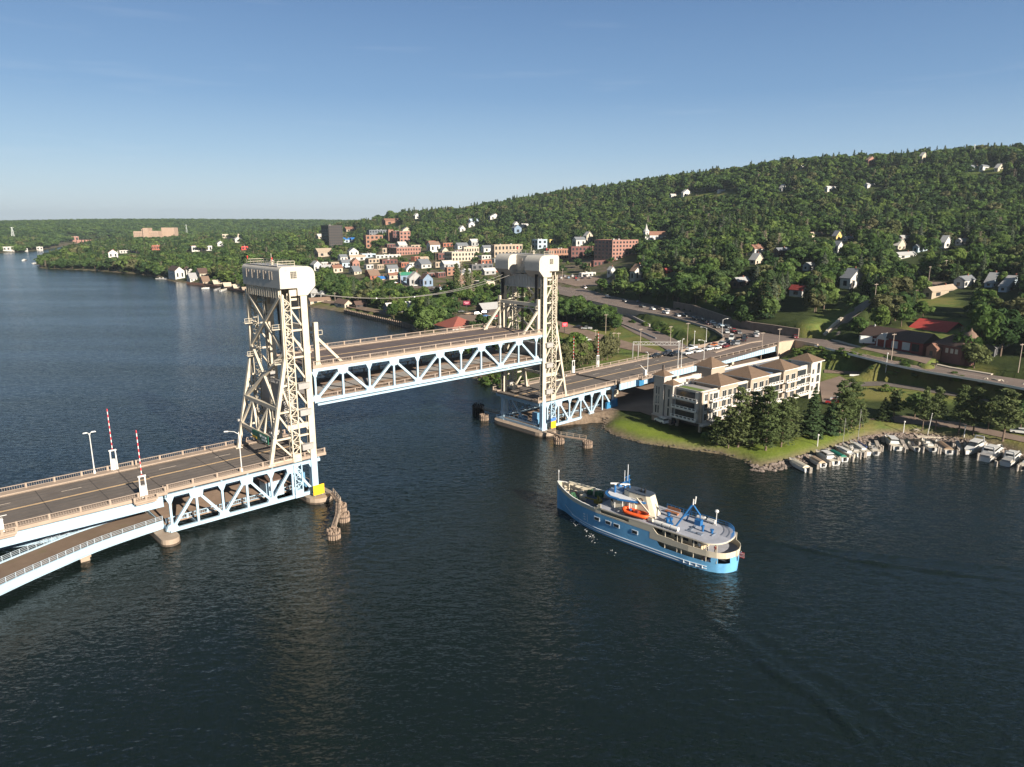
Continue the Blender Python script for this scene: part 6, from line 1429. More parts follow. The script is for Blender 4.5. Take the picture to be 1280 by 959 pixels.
for z in (5 * m1, 9 * m1): mb = MB(); mb.box((-2.4, D / 2 - 2.55, z), (1.4, .15, 2.6)); mb.build('window', glass, tw)
for i in range(4): mb = MB(); mb.box((W * (i + .6) / 4.4, -.05, H * .5), (1.0, .12, H * .5)); mb.build('window', glass, ch)
# fire station and depot beside the lakeside road
P0f = at(1076, 428, 12.3); P1f = at(1152, 441, 12.2); fv = P1f[:2] - P0f[:2]; fl_len = float(np.hypot(*fv)); faz = math.atan2(fv[1], fv[0])
fs = thing('fire_station', 'low dark red fire station with brown roof, white doors and gabled porch', 'fire station', P0f, faz)
f2 = fv / fl_len; l2 = np.array([-f2[1], f2[0]]); BUILT.append((np.array([P0f[:2] - f2 - l2, P0f[:2] + f2 * (fl_len + 1) - l2, P0f[:2] + f2 * (fl_len + 1) + l2 * 13, P0f[:2] - f2 + l2 * 13]), (1076, 405, 1160, 436), P0f[1]))
L_ = fl_len
mb = MB(); mb.box((L_ / 2, 6, 1.2), (L_, 11, 5.6)); mb.build('wall', cm('dred', 'wall'), fs)
mb = MB(); mb.prism([(-.8, 3.7), (12.4, 3.7), (5.8, 7.4)], -.6, L_ + .6, 'y', fn=lambda p: (p[1], p[0], p[2])); mb.build('roof', cm('dbrown', 'roof'), fs)
mb = MB(); mb.prism([(L_ * .29, 3.0), (L_ * .46, 3.0), (L_ * .375, 5.6)], -1.7, 3.4, 'y'); mb.box((L_ * .31, -1.3, 1.3), (.4, .4, 4)); mb.box((L_ * .44, -1.3, 1.3), (.4, .4, 4)); mb.build('porch', cm('pale', 'wall'), fs)
for x, w, h in ((.56, .10, 3.0), (.74, .12, 3.2)):
    mb = MB(); mb.box((L_ * x, .45, h / 2 - .2), (L_ * w, .2, h)); mb.build('garage_door', cm('white', 'wall'), fs)
mb = MB(); mb.box((L_ * .885, .45, 1.4), (L_ * .11, .2, 3)); mb.build('open_bay', M('open_bay_dark', (.015, .012, .012)), fs)
mb = MB(); mb.box((L_ * .375, .42, 1.2), (L_ * .11, .2, 2.8)); mb.build('entrance', cm('dred', 'roof'), fs)
mb = MB(); mb.box((L_ * .12, .44, 2.0), (L_ * .1, .2, 1.6)); mb.build('window', cm('white', 'wall'), fs)
mb = MB(); mb.tube([(L_ * .22, .5, 2.0), (L_ * .22, .3, 2.0)], .8, 14); mb.build('round_emblem', cm('white', 'wall'), fs)
mb = MB(); mb.prism([(1.2, 3.8), (10.6, 3.8), (5.9, 7.0)], L_ + .02, L_ + .3, 'y', fn=lambda p: (p[1], p[0], p[2])); mb.build('gable_end', cm('pale', 'wall'), fs)
mb = MB(); mb.lathe((L_ * .07, 5.5, 7.0), [(.4, 0), (.4, .6), (.15, 1.0)], 8); mb.build('roof_vent', greysteel, fs)
house('barn with bright red metal roof behind the fire station', 1130, 419, 44, 6, 4.5, 'dbrown', 'red', 'x', faz + R(4), .30, 0, 0, 0, None, False, 13.0, False, 'barn', 'barn')
P = at(1163, 446, 11.8); dp = thing('depot', 'brown depot with round corner turret at the end of the fire station', 'depot', P, faz); BUILT.append((np.array([P[:2] - 2, P[:2] + (22, -2), P[:2] + (22, 18), P[:2] + (-2, 18)]), (1160, 402, 1202, 446), P[1]))
mb = MB(); mb.box((6, 6, 2), (11, 10, 7)); mb.build('wall', cm('dbrick', 'wall'), dp)
mb = MB(); mb.add([(-.8, .2, 5.4), (12.4, .2, 5.4), (12.4, 11.8, 5.4), (-.8, 11.8, 5.4), (5, 6, 9.6), (8, 6, 9.6)], [(0, 1, 5, 4), (1, 2, 5), (2, 3, 4, 5), (3, 0, 4), (3, 2, 1, 0)]); mb.build('roof', cm('dbrown', 'roof'), dp)
mb = MB(); mb.lathe((11, 6, -2), [(2.4, 0), (2.4, 11)], 14); tu = mb.build('turret', cm('dbrick', 'roof'), dp)
mb = MB(); mb.lathe((11, 6, 9), [(2.9, 0), (2.7, .5), (1.9, 1.6), (.6, 2.4), (.1, 3.6)], 14); mb.build('dome', cm('brown', 'roof'), tu)
mb = MB(); mb.box((1.5, -.8, 1.6), (4.2, 3, 4.2), 0); mb.prism([(-1, 3.7), (4, 3.7), (1.5, 5.8)], -2.4, 1, 'y'); mb.build('porch', cm('rust', 'wall'), dp)
mb = MB(); mb.box((1.5, -2.34, 1.8), (1.2, .12, 1.8)); mb.build('window', glass, dp)
for x in (5.6, 7.6, 9.4): mb = MB(); mb.box((x, .95, 3.4), (1.1, .12, 1.8)); mb.build('window', M('pale_depot_window', (.35, .33, .28), .3), dp)
# ================================================================== quay, dock, far bits
W = [at(u, v, 0)[:2] for u, v in ((432, 391), (470, 400), (505, 408), (522, 414))]
q = thing('timber_quay', 'long timber pile quay wall along the shore beyond the lift span', 'quay', (*W[0], 0)); mb = MB(); o = np.array([*W[0], 0])
for a, b in zip(W[:-1], W[1:]): mb.beam((*(a - o[:2]), .3), (*(b - o[:2]), .3), 1.6, 4.4)
mb.build('sheet_wall', darkwood, q); mb = MB()
for a, b in zip(W[:-1], W[1:]):
    n = int(np.linalg.norm(b - a) / 2.6)
    d = (b - a) / np.linalg.norm(b - a); nn = np.array([d[1], -d[0]]) * .95
    for i in range(n): p = a + (b - a) * i / n + nn - o[:2]; mb.tube([(p[0], p[1], -2), (p[0], p[1], 2.9)], .42, 7)
mb.build('quay_piles', wood, q)
dk = thing('floating_dock', 'white floating dock pointing into the lake beside the tall waterfront block', 'dock', at(203, 349, 0), R(-20)); mb = MB(); mb.box((0, 0, .4), (16, 5, .6)); mb.box((-9, 2, .4), (5, 2.2, .6)); mb.box((10, -1, .4), (6, 1.6, .5)); mb.build('pontoon', cm('pale', 'wall'), dk)
mb = MB()
for x in (-7, -2, 3): mb.box((x, 2.9, 1.1), (1.2, 1.0, 1.2))
mb.build('dock_box', cm('white', 'wall'), dk)
# low brick seawall along the left shoreline garages
def wline(name, label, pix, h, w, mat, cat='wall', z=None, group=None):
    Pq = [at(*q) if len(q) == 3 else (gnd(*q) if z is None else at(*q, z)) for q in pix]; t = thing(name, label, cat, Pq[0], 0, group); mb = MB()
    if len(pix[0]) == 3: Pq = [at(*q) for q in pix]
    elif z is None:
        pix = [tuple(np.array(p) + (np.array(q) - np.array(p)) * k / 8) for p, q in zip(pix[:-1], pix[1:]) for k in range(8)] + [pix[-1]]; Pq = [gnd(*q) for q in pix]
    for a, b in zip(Pq[:-1], Pq[1:]): mb.beam(Vector(a - Pq[0]) + Vector((0, 0, h / 2)), Vector(b - Pq[0]) + Vector((0, 0, h / 2)), w, h)
    mb.build('panel', mat, t); return t
wline('seawall', 'rust coloured seawall along the left shoreline boathouses', [(234, 355.2), (255, 357.2), (285, 362), (310, 367), (330, 371)], 2.2, 1.2, cm('rust', 'wall'), z=.2)
wline('seawall', 'tan bank wall at the narrowing of the channel', [(96, 303.6), (120, 303.2), (134, 302.8)], 9, 3, cm('pbrick', 'wall'), z=2)
wline('guard_rail', 'steel guard rail along the lake side of the road to the right', [(1018, 433.2, 11), (1040, 438.6, 11), (1076, 447.6, 10.7), (1116, 457.6, 10.3), (1160, 466.6, 10), (1230, 478.2, 9.7), (1300, 491.8, 9.4)], .8, .12, lampmetal, 'guard rail')
wline('guard_rail', 'guard rail beside the gravel trail below the road', [(1062, 470, 4.6), (1100, 471, 4.7), (1180, 480, 4.7), (1232, 487, 4.6)], .7, .12, lampmetal, 'guard rail')
wline('barrier_wall', 'pale concrete barrier between trail and road near the right edge', [(1220, 478.5), (1250, 483), (1284, 488.5)], 1.0, .5, conclight, 'barrier')
wline('road_kerb', 'pale kerb and pavement along the uphill side of the lakeside road', [(1036, 423.6, 11), (1060, 430.6, 10.95), (1090, 438, 10.65), (1130, 447, 10.3), (1188, 460, 9.9), (1240, 468.6, 9.7)], .35, 1.8, conclight, 'kerb')
wline('stair_wall', 'pale slanting concrete steps beside the mown slope', [(1030, 421), (1042, 409), (1052, 400)], 1.2, 1.4, conclight, 'steps')
wline('guard_rail', 'white guard rail along the lower road left of the green bank', [(733, 381.5), (760, 399), (790, 411.5), (820, 424)], .8, .2, M('rail_white', (.45, .43, .42)), 'guard rail')
wline('lower_road_wall', 'dark curved wall between the highway and the lower road', [(731, 373.5), (748, 379.5), (770, 389), (790, 398), (812, 409)], 1.6, .8, M('lower_wall', (.30, .27, .26)), 'wall')
wline('median_kerb', 'pale curved traffic island edge where the highway meets the bridge road', [(893, 441), (915, 434.5), (938, 428.5), (952, 426.5)], .3, 1.2, sidewalk, 'kerb', z=11.05)
# gantry and poles
def pole(label, u, v, v2, kind='utility', arms=1, mat=None, z=None):
    P = gnd(u, v) if z is None else at(u, v, z); h = (v - v2) / vpm(P)
    t = thing('utility_pole' if kind == 'utility' else 'lamp_post', label, 'utility pole' if kind == 'utility' else 'lamp post', P, R(20), 'poles along the roads and rails' if kind == 'utility' else 'lamp posts of the waterfront')
    mb = MB(); mb.tube([(0, 0, -.5), (0, 0, h)], .17, 7, .11); mb.build('pole', mat or (M('weathered_pole', (.33, .27, .22), .85, .2, 1) if kind == 'utility' else lampmetal), t)
    mb = MB()
    if kind == 'utility':
        for i in range(arms): mb.box((0, 0, h - .5 - i * .9), (2.2, .14, .16)); [mb.box((x, 0, h - .32 - i * .9), (.1, .1, .22)) for x in (-.9, -.4, .4, .9)]
        mb.build('crossarm', M('weathered_pole', (.33, .27, .22)), t)
    else: mb.lathe((0, 0, h), [(.18, 0), (.3, .12), (.26, .4), (.08, .5)], 10); mb.build('lamp_head', white, t)
    return t
for a in [('tall pole on the grass strip in front of the fire station', 1113, 459, 419), ('leaning pole near the right edge beside the lakeside road', 1272, 469, 433), ('pole beside the side street climbing the hill', 1092, 387, 361), ('pole at the end of the upper driveway', 1160, 357, 333), ('second pole behind the upper driveway', 1180, 350, 325),
          ('pole at the foot of the clump of trees beside the rail yard', 757, 417, 393), ('pole between the two tracks', 744, 434, 412), ('thin pole left of its close neighbour in the rail yard', 766.5, 442, 416), ('thin pole right of its close neighbour in the rail yard', 772.5, 442, 416), ('pole standing on the embankment foot', 800, 440, 411),
          ('pole on the slope between lower road and highway', 837.5, 433, 408), ('tall pole beside the curved retaining wall', 858.5, 436, 404), ('pole rising behind the viaduct end', 950.8, 453, 415.5), ('pole with small head beyond the abutment', 971.5, 452, 411), ('pole in front of the green metal roof', 501, 358, 340), ('pole beside the grey porch house', 517, 359, 343), ('pole beside the sloping street', 531, 366, 351), ('pole near the twin blue gables', 574, 372, 342), ('pole beside the red sign', 566, 392, 372), ('pole in the shoreline wood', 408, 371, 358), ('pole among the brown roofed sheds', 419, 377, 366), ('pole between the cream block and the tan block', 545, 328, 312), ('pole at the highway edge by the brick hotel', 703, 351, 336), ('pole on the hill above the mown slope', 1064, 366, 350)]:
    pole(*a)
for a in [('lamp post on the lawn above the moored pontoon boats', 1021.5, 559, 546), ('lamp post on the lawn behind the cabin cruiser', 1128.7, 544, 531), ('lamp post on the path near the right pines', 1204.5, 549, 536)]: pole(*a, kind='lamp')
pole('lamp post on the trail below the lakeside road', 1106, 473, 448, 'lamp'); pole('lamp post beside the viaduct on the embankment side', 867.5, 432, 415, 'lamp', z=6); 
for lab, u, v, h, az, two in (('tall double lamp where the queue turns the bend', 902.3, 420.6, 8.2, R(20), False), ('lamp post on the cap of the curved wall', 882.5, 427.5, 6.5, R(160), False)): lamp(*at(u, v, 11.0), lab, h=h, az=az, two=two)
fpole = thing('flag_pole', 'bare white flag pole at the marina edge', 'flag pole', gnd(1159, 546)); h = 27 / vpm(np.array(fpole.location)); mb = MB(); mb.tube([(0, 0, 0), (.6, 0, h)], .12, 7, .07); mb.build('pole', white, fpole); mb = MB(); mb.lathe((.6, 0, h), [(.12, 0), (.16, .12), (.05, .25)], 8); mb.build('finial', white, fpole)
Ga, Gb = gnd(790.6, 449), gnd(849, 446); zt = Ga[2] + 6.5
gt = thing('rail_gantry', 'long grey steel truss gantry spanning the rail yard behind the viaduct', 'gantry', Ga); gb = Gb - Ga; n = 18; mb = MB(); up = 6.5
for q in (0, 1.4): mb.beam((0, 0, up + q), (gb[0], gb[1], up + q), .25, .25)
for i in range(n):
    a = gb * i / n; b = gb * (i + 1) / n; mb.beam((a[0], a[1], up + (1.4 if i % 2 else 0)), (b[0], b[1], up + (0 if i % 2 else 1.4)), .16, .16)
mb.build('truss', greysteel, gt)
for p in ((0, 0), (2.5, .3), (gb[0], gb[1])): mb = MB(); mb.tube([(p[0], p[1], -1), (p[0], p[1], up + 1.2)], .22, 7); mb.build('leg', greysteel, gt)
def sign(label, u, v, v2, w, h, mat, az=R(35)):
    P = gnd(u, v); H = (v - v2) / vpm(P); t = thing('billboard', label, 'sign', P, az); mb = MB(); mb.tube([(0, 0, -.5), (0, 0, H)], .22, 7); mb.build('post', M('sign_post_dark', (.05, .04, .04)), t)
    mb = MB(); mb.box((0, 0, H), (w, .5, h)); b = mb.build('board', mat, t); mb = MB(); mb.box((-.1, -.28, H + h * .14), (w * .74, .06, h * .16)); mb.box((-.25 * w, -.28, H + h * .2), (w * .16, .06, h * .22)); mb.box((0, -.28, H - h * .16), (w * .5, .06, h * .14)); mb.build('faded_lettering', M('sign_pink_letters', (.55, .25, .30)), b); return t
sign('dark red pole sign with pale pink lettering beside the market hall', 583.5, 391, 379, 4.6, 2.8, M('sign_crimson', (.16, .005, .03), .5, .1), R(10)); sign('bright red pole sign standing by the tracks under the tree clump', 705.5, 417, 406, 3.6, 2.2, M('sign_red', (.62, .04, .06), .5, .1))
# transmission masts and poles on the skyline
def mast(label, u, v, v2, w=6, name='transmission_tower'):
    P = gnd(u, v); H = (v - v2) / vpm(P); t = thing(name, label, 'mast', P, .4, 'lattice masts on the skyline'); mb = MB()
    for sx in (-1, 1):
        for sy in (-1, 1): mb.beam((sx * w / 2, sy * w / 2, 0), (sx * w * .08, sy * w * .08, H), w * .06, w * .06)
    for i in range(9):
        a = 1 - i / 9 * .84; b = 1 - (i + 1) / 9 * .84; z0 = H * i / 9; z1_ = H * (i + 1) / 9
        for sy in (-1, 1): mb.beam((-w / 2 * a, sy * w / 2 * a, z0), (w / 2 * b, sy * w / 2 * b, z1_), w * .04, w * .04); mb.beam((w / 2 * a, sy * w / 2 * a, z0), (-w / 2 * b, sy * w / 2 * b, z1_), w * .04, w * .04)
    mb.build('lattice', M('mast_grey', (.42, .45, .44)), t); mb = MB(); mb.box((0, 0, H * .96), (w * 1.1, .4, .6)); mb.build('crossarm', M('mast_grey', (.42, .45, .44)), t)
mast('pale lattice mast on the far shore at the left edge', 17, 300, 284, 9); mast('pale lattice mast on the far hill right of the hospital block', 234, 296, 281, 6); mast('thin lattice mast on the right crest', 1216, 200, 181, 3, 'radio_mast')

# small far buildings that look alike, a few pixels each
rf_ = random.Random(12); FILL = [('small pale flat roofed shop among the downtown roofs', 'pale', 'pale', 1), ('small dark roofed white house among the downtown roofs', 'white', 'slate', 0), ('small tan flat roofed block among the downtown roofs', 'tan', 'tan', 1), ('small red brick building among the downtown roofs', 'brick', 'tan', 1), ('small grey house with pale roof among the downtown roofs', 'grey', 'pale', 0), ('small dark brick block with pale roof among the downtown roofs', 'dbrick', 'pale', 1)]
made = 0; tries = 0
while made < 64 and tries < 900:
    tries += 1; u, v = (rf_.uniform(396, 640), rf_.uniform(306, 348)) if made < 46 else (rf_.uniform(225, 390), rf_.uniform(298, 326)); P = gnd(u, v)
    if poly_sd(P[None, :2], TOWN if made < 46 else TOWN2)[0] < 0 or any(abs((b[1][0] + b[1][2]) / 2 - u) < (b[1][2] - b[1][0]) / 2 + 5 and abs(b[1][3] - v) < 6 for b in BUILT) or any(poly_sd(P[None, :2], W[:, :2])[0] > -6 for _, W, *_r in PATCH): continue
    lab, wl, rfc, fl2 = FILL[made % 6]; fw, lw, h = rf_.uniform(7, 13), rf_.uniform(2.5, 5), rf_.uniform(4, 6.5)
    if fl2: block(lab, u, v, fw, lw, h, wl, rfc, 3, 1, 0, AZD + rf_.choice((0, 0, .2)), 'alike small blocks: ' + lab, parapet=False)
    else: house(lab, u, v, fw, lw, h, wl, rfc, rf_.choice('xy'), AZD + rf_.choice((0, .1, -.1)), group='alike small houses: ' + lab, cols=2, lcols=0, chim=False)
    made += 1
# lane paint on the highway and the lakeside road
def lane(pix, off, w, mat, dash=None, z=None):
    L = spline([at(u, v, zz)[:3] for u, v, zz in pix], 70); d = np.gradient(L[:, :2], axis=0); d /= np.linalg.norm(d, axis=1)[:, None]; nn = np.c_[-d[:, 1], d[:, 0], np.zeros(len(L))]; mb = MB()
    for i in range(len(L) - 1):
        if dash and i % 2: continue
        a, b = L[i] + nn[i] * off, L[i + 1] + nn[i + 1] * off; mb.add([a - nn[i] * w / 2 + (0, 0, .03), a + nn[i] * w / 2 + (0, 0, .03), b + nn[i + 1] * w / 2 + (0, 0, .03), b - nn[i + 1] * w / 2 + (0, 0, .03)], [(0, 1, 2, 3)])
    return mb
HC = [(706, 360, 11), (760, 375.5, 11), (800, 384, 11), (840, 392, 11), (872, 400, 11), (905, 412, 11), (935, 421, 11)]; RC = [(1010, 428, 11), (1060, 437, 10.8), (1110, 450, 10.4), (1175, 464, 9.9), (1240, 475, 9.65), (1300, 485, 9.4)]
for nm, mb, m in (('yellow_line', lane(HC, .2, .22, medianmat), medianmat), ('lane_line', lane(HC, 3.8, .16, linemat, 1), linemat), ('lane_line', lane(HC, -3.6, .16, linemat, 1), linemat), ('edge_line', lane(HC, -7.2, .16, linemat), linemat), ('yellow_line', lane(RC, 0, .3, medianmat), medianmat), ('edge_line', lane(RC, 3.7, .16, linemat), linemat), ('edge_line', lane(RC, -3.7, .16, linemat), linemat)): struct(nm, mb, m)
# ================================================================== vehicles
CARCOL = dict(white=(.62, .62, .60), silver=(.36, .37, .38), grey=(.13, .135, .14), black=(.015, .016, .018), dark=(.03, .034, .045), red=(.32, .02, .02), dred=(.14, .012, .015), blue=(.05, .13, .30), lblue=(.22, .32, .42), tan=(.36, .28, .2), orange=(.55, .16, .04), pink=(.5, .33, .3))
def carpaint(c): return M('car_paint_' + c, CARCOL[c], .25, .04, 1.0, 0, 0, .6)
def car_proto(kind, c):
    t = thing('parked_car' if kind == 'parked' else {'sedan': 'car', 'suv': 'car', 'pickup': 'pickup_truck', 'van': 'van', 'truck': 'truck'}[kind], 'car', 'car'); W = 1.82
    prof = {'sedan': [(-2.3, .35), (-2.3, .85), (-1.7, 1.0), (1.0, 1.0), (2.2, .78), (2.3, .35)], 'suv': [(-2.35, .4), (-2.35, 1.1), (-2.2, 1.15), (1.1, 1.12), (2.25, .95), (2.35, .4)],
            'pickup': [(-2.9, .45), (-2.9, 1.12), (-.6, 1.12), (1.2, 1.12), (2.6, 1.0), (2.7, .45)], 'van': [(-2.8, .4), (-2.8, 1.25), (1.6, 1.25), (2.5, 1.05), (2.7, .4)], 'truck': [(-3.6, .5), (-3.6, 1.0), (2.4, 1.0), (2.5, 1.3), (3.4, 1.2), (3.5, .5)]}[kind]
    cab = {'sedan': (-1.55, 1.0, -1.0, .35, .98, 1.46), 'suv': (-2.25, 1.1, -1.95, .45, 1.1, 1.72), 'pickup': (-.55, 1.3, -.35, .7, 1.1, 1.82), 'van': (-2.75, 1.9, -2.65, 1.0, 1.22, 2.2), 'truck': (1.0, 2.5, 1.1, 2.2, 1.2, 2.3)}[kind]
    mb = MB(); mb.prism(prof, -W / 2, W / 2, 'y')
    if kind == 'pickup': mb.box((-1.75, .82, 1.2), (2.2, .12, .2)); mb.box((-1.75, -.82, 1.2), (2.2, .12, .2))
    if kind == 'truck': mb.box((-1.4, 0, 2.2), (4.4, 2.1, 2.3))
    b = mb.build('body', carpaint(c), t)
    x0, x1, a0, a1, z0, z1_ = cab
    mb = MB(); w0, w1 = W * .47, W * .37
    mb.add([(x0, -w0, z0), (x1, -w0, z0), (x1, w0, z0), (x0, w0, z0), (a0, -w1, z1_), (a1, -w1, z1_), (a1, w1, z1_), (a0, w1, z1_)], [(3, 2, 1, 0), (0, 1, 5, 4), (1, 2, 6, 5), (2, 3, 7, 6), (3, 0, 4, 7)]); mb.build('windows', glass, t)
    mb = MB(); mb.box(((a0 + a1) / 2, 0, z1_ + .02), (a1 - a0 + .1, w1 * 2 + .08, .08)); mb.build('roof', carpaint(c), t)
    wb = abs(prof[0][0]) * .62
    for sx in (-1, 1):
        for sy in (-1, 1):
            mb = MB(); mb.tube([(sx * wb, sy * (W / 2 - .12), .34), (sx * wb, sy * (W / 2 + .04), .34)], .34, 10); mb.build('wheel', rubber, t)
    for sy in (-1, 1): mb = MB(); mb.box((prof[-1][0] - .02, sy * .62, .72), (.08, .35, .16)); mb.build('headlight', M('headlight_lens', (.6, .6, .55), .2), t)
    for sy in (-1, 1): mb = MB(); mb.box((prof[0][0] + .0, sy * .66, .8), (.06, .3, .16)); mb.build('tail_light', M('tail_lens', (.3, .01, .01), .3), t)
    return t
PROTO = {}
def car(kind, c, P, rz, label, group):
    if (kind, c) not in PROTO:
        t = car_proto(kind, c); PROTO[kind, c] = t; t.location = P; t.rotation_euler = (0, 0, rz)
    else: t = dup(PROTO[kind, c], P, rz)
    t['label'] = label; t['group'] = group; t['category'] = {'sedan': 'car', 'suv': 'car', 'pickup': 'pickup truck', 'van': 'van', 'truck': 'truck'}[kind]; t.scale = (1.08,) * 3
    return t
# traffic on the highway and the bend (pixel of each car on the road surface)
path = np.array([at(u, v, JZ)[:2] for u, v in ((700, 358), (760, 374.5), (800, 383.5), (840, 392), (870, 400), (890, 408), (908, 416), (916, 424), (912, 431), (895, 436), (865, 442), (840, 447), (815, 452), (790, 456.5), (760, 462))])
def heading(P):
    d, s, al, tot = polyline_d(P[None, :2], path); acc = 0
    for a, b in zip(path[:-1], path[1:]):
        l = np.hypot(*(b - a)); acc += l
        if al[0] <= acc + 1e-6: return math.atan2(*(b - a)[::-1])
    return 0
ordn = ['first', 'second', 'third', 'fourth', 'fifth', 'sixth', 'seventh', 'eighth', 'ninth', 'tenth', 'eleventh', 'twelfth', 'thirteenth', 'fourteenth', 'fifteenth', 'sixteenth', 'seventeenth', 'eighteenth', 'nineteenth', 'twentieth', 'twenty-first', 'twenty-second', 'twenty-third', 'twenty-fourth', 'twenty-fifth', 'twenty-sixth', 'twenty-seventh', 'twenty-eighth']
QUEUE = [('sedan', 'black', 560, 466), ('suv', 'dark', 614, 455), ('suv', 'black', 656, 459), ('suv', 'white', 718, 453), ('pickup', 'white', 736, 428), ('sedan', 'white', 770, 442), ('suv', 'white', 822, 433), ('sedan', 'white', 862, 426), ('sedan', 'orange', 851, 411), ('suv', 'silver', 886, 408), ('sedan', 'dred', 906, 418), ('suv', 'dark', 944, 405), ('sedan', 'silver', 968, 402), ('van', 'white', 937, 378), ('sedan', 'black', 918, 398), ('suv', 'silver', 914, 346), ('pickup', 'red', 948, 342), ('sedan', 'grey', 975, 349), ('suv', 'dark', 919, 321), ('sedan', 'lblue', 884, 311), ('suv', 'black', 862, 320), ('sedan', 'white', 843, 298), ('sedan', 'dred', 820, 303), ('suv', 'black', 800, 288), ('suv', 'dark', 757, 279), ('suv', 'black', 708, 264), ('sedan', 'grey', 667, 262)]
cname = dict(white='white', silver='silver', grey='grey', black='black', dark='dark blue', red='red', dred='dark red', blue='blue', lblue='pale blue', tan='tan', orange='orange', pink='pinkish')
kname = dict(sedan='car', suv='tall wagon', pickup='pickup', van='van', truck='box truck')
for i, (k, c, x, y) in enumerate(QUEUE):
    P = at(680 + x / 4, 330 + y / 4, JZ + .0); h = heading(P)
    car(k, c, P, h, '%s %s, %s vehicle of the queue' % (cname[c], kname[k], ordn[i]), 'queue of vehicles waiting for the raised bridge')
for k, c, x, y, lab, dr in (('suv', 'white', 607, 249, 'white wagon beside a silver one where the highway leaves the trees', 0), ('suv', 'silver', 612, 239, 'silver wagon above the white one where the highway leaves the trees', math.pi), ('sedan', 'tan', 586, 231, 'tan car by itself on the upper highway lane above the green bank', math.pi), ('sedan', 'white', 541, 229, 'white car ahead of the tan one above the green bank', 0), ('suv', 'black', 490, 218, 'black wagon on the highway above the top of the green bank', 0), ('sedan', 'grey', 470, 194, 'grey car on the far highway lane under the dark trees', math.pi), ('sedan', 'dark', 404, 189, 'dark car alone on the highway right of the tree clump', 0), ('suv', 'silver', 318, 168, 'silver wagon on the highway where the lower road splits off', 0),
                         ('van', 'pink', 204, 122, 'pinkish van coming down the highway from the town', 0), ('truck', 'grey', 164, 97, 'grey box truck highest up the highway by the car park', math.pi), ('sedan', 'lblue', 184, 112, 'pale blue car just ahead of the box truck', 0), ('suv', 'white', 1062, 354, 'white wagon on the bare asphalt beyond the traffic island', math.pi), ('pickup', 'silver', 1058, 364, 'silver pickup below the white wagon beyond the traffic island', math.pi), ('pickup', 'black', 1000, 372, 'black pickup on the inner lanes beside the white van', math.pi), ('suv', 'dark', 1000, 386, 'dark blue wagon below the black pickup on the inner lanes', math.pi), ('sedan', 'dred', 1256, 371, 'dark red car at the right end of the junction under the wall', 0)):
    P = at(680 + x / 4, 330 + y / 4, JZ); car(k, c, P, heading(P) + dr, lab, 'traffic on the highway')
PK = 'parked vehicles'
def park(k, c, u, v, rz, lab, lift=.12): P = gnd(u, v) + np.array([0, 0, lift + .1]); return car(k, c, P, rz, lab, PK)
for i, (k, c, u, v) in enumerate((('sedan', 'grey', 577, 391), ('suv', 'white', 600, 390.5), ('sedan', 'tan', 584, 393.5), ('suv', 'dark', 606, 392.5), ('sedan', 'blue', 607, 396.5), ('sedan', 'white', 612, 398), ('suv', 'white', 597, 394), ('suv', 'black', 616, 402), ('sedan', 'red', 619, 397), ('sedan', 'silver', 621, 400))):
    park(k, c, u, v, R(20 + 15 * (i % 3)), '%s %s in the car park behind the red hipped roof, %s from left' % (cname[c], kname[k], ordn[i]))
for i, (k, c) in enumerate((('suv', 'white'), ('sedan', 'silver'), ('suv', 'lblue'), ('van', 'white'), ('sedan', 'red'), ('suv', 'white'), ('sedan', 'dark'), ('van', 'white'), ('suv', 'grey'))):
    park(k, c, 701 + i * 4.6, 348.6 - (i % 2) * 2.2, R(100), '%s %s in the car park below the brick hotel, %s in its row' % (cname[c], kname[k], ordn[i]))
park('pickup', 'silver', 733, 412.5, R(160), 'silver pickup parked under the clump of trees by the tracks'); park('sedan', 'dark', 722, 410.5, R(150), 'dark car tucked in the shade left of the silver pickup')
park('suv', 'white', 826.5, 529.5, R(115), 'white car parked in the shade at the foot of the apartment end wall'); park('suv', 'dark', 838.5, 529.5, R(115), 'dark car parked next to the white one at the apartment end wall')
park('pickup', 'red', 1043, 507, R(150), 'red pickup parked behind the right end of the apartments'); park('sedan', 'white', 1047, 502.5, R(150), 'white car behind the red pickup by the apartments')
park('truck', 'white', 1086, 431, R(-12), 'white service truck standing before the fire station'); park('sedan', 'white', 1274, 543.5, R(150), 'white car parked under the pines at the right edge')
for i, (c, u, v) in enumerate((('dark', 717, 424), ('white', 728, 424.5), ('silver', 733, 427), ('white', 724, 427))): park('sedan', c, u, v, R(30), '%s car in the small yard beside the tracks, %s of four' % (cname[c], ordn[i]))
for i, (k, c, u, v) in enumerate((('sedan', 'white', 494, 354.5), ('suv', 'silver', 506, 356.3), ('sedan', 'white', 519, 358), ('sedan', 'red', 499, 355.4), ('sedan', 'grey', 544, 361))): park(k, c, u, v, R(20), '%s %s at the kerb of the sloping street, %s from the left' % (cname[c], kname[k], ordn[i]))

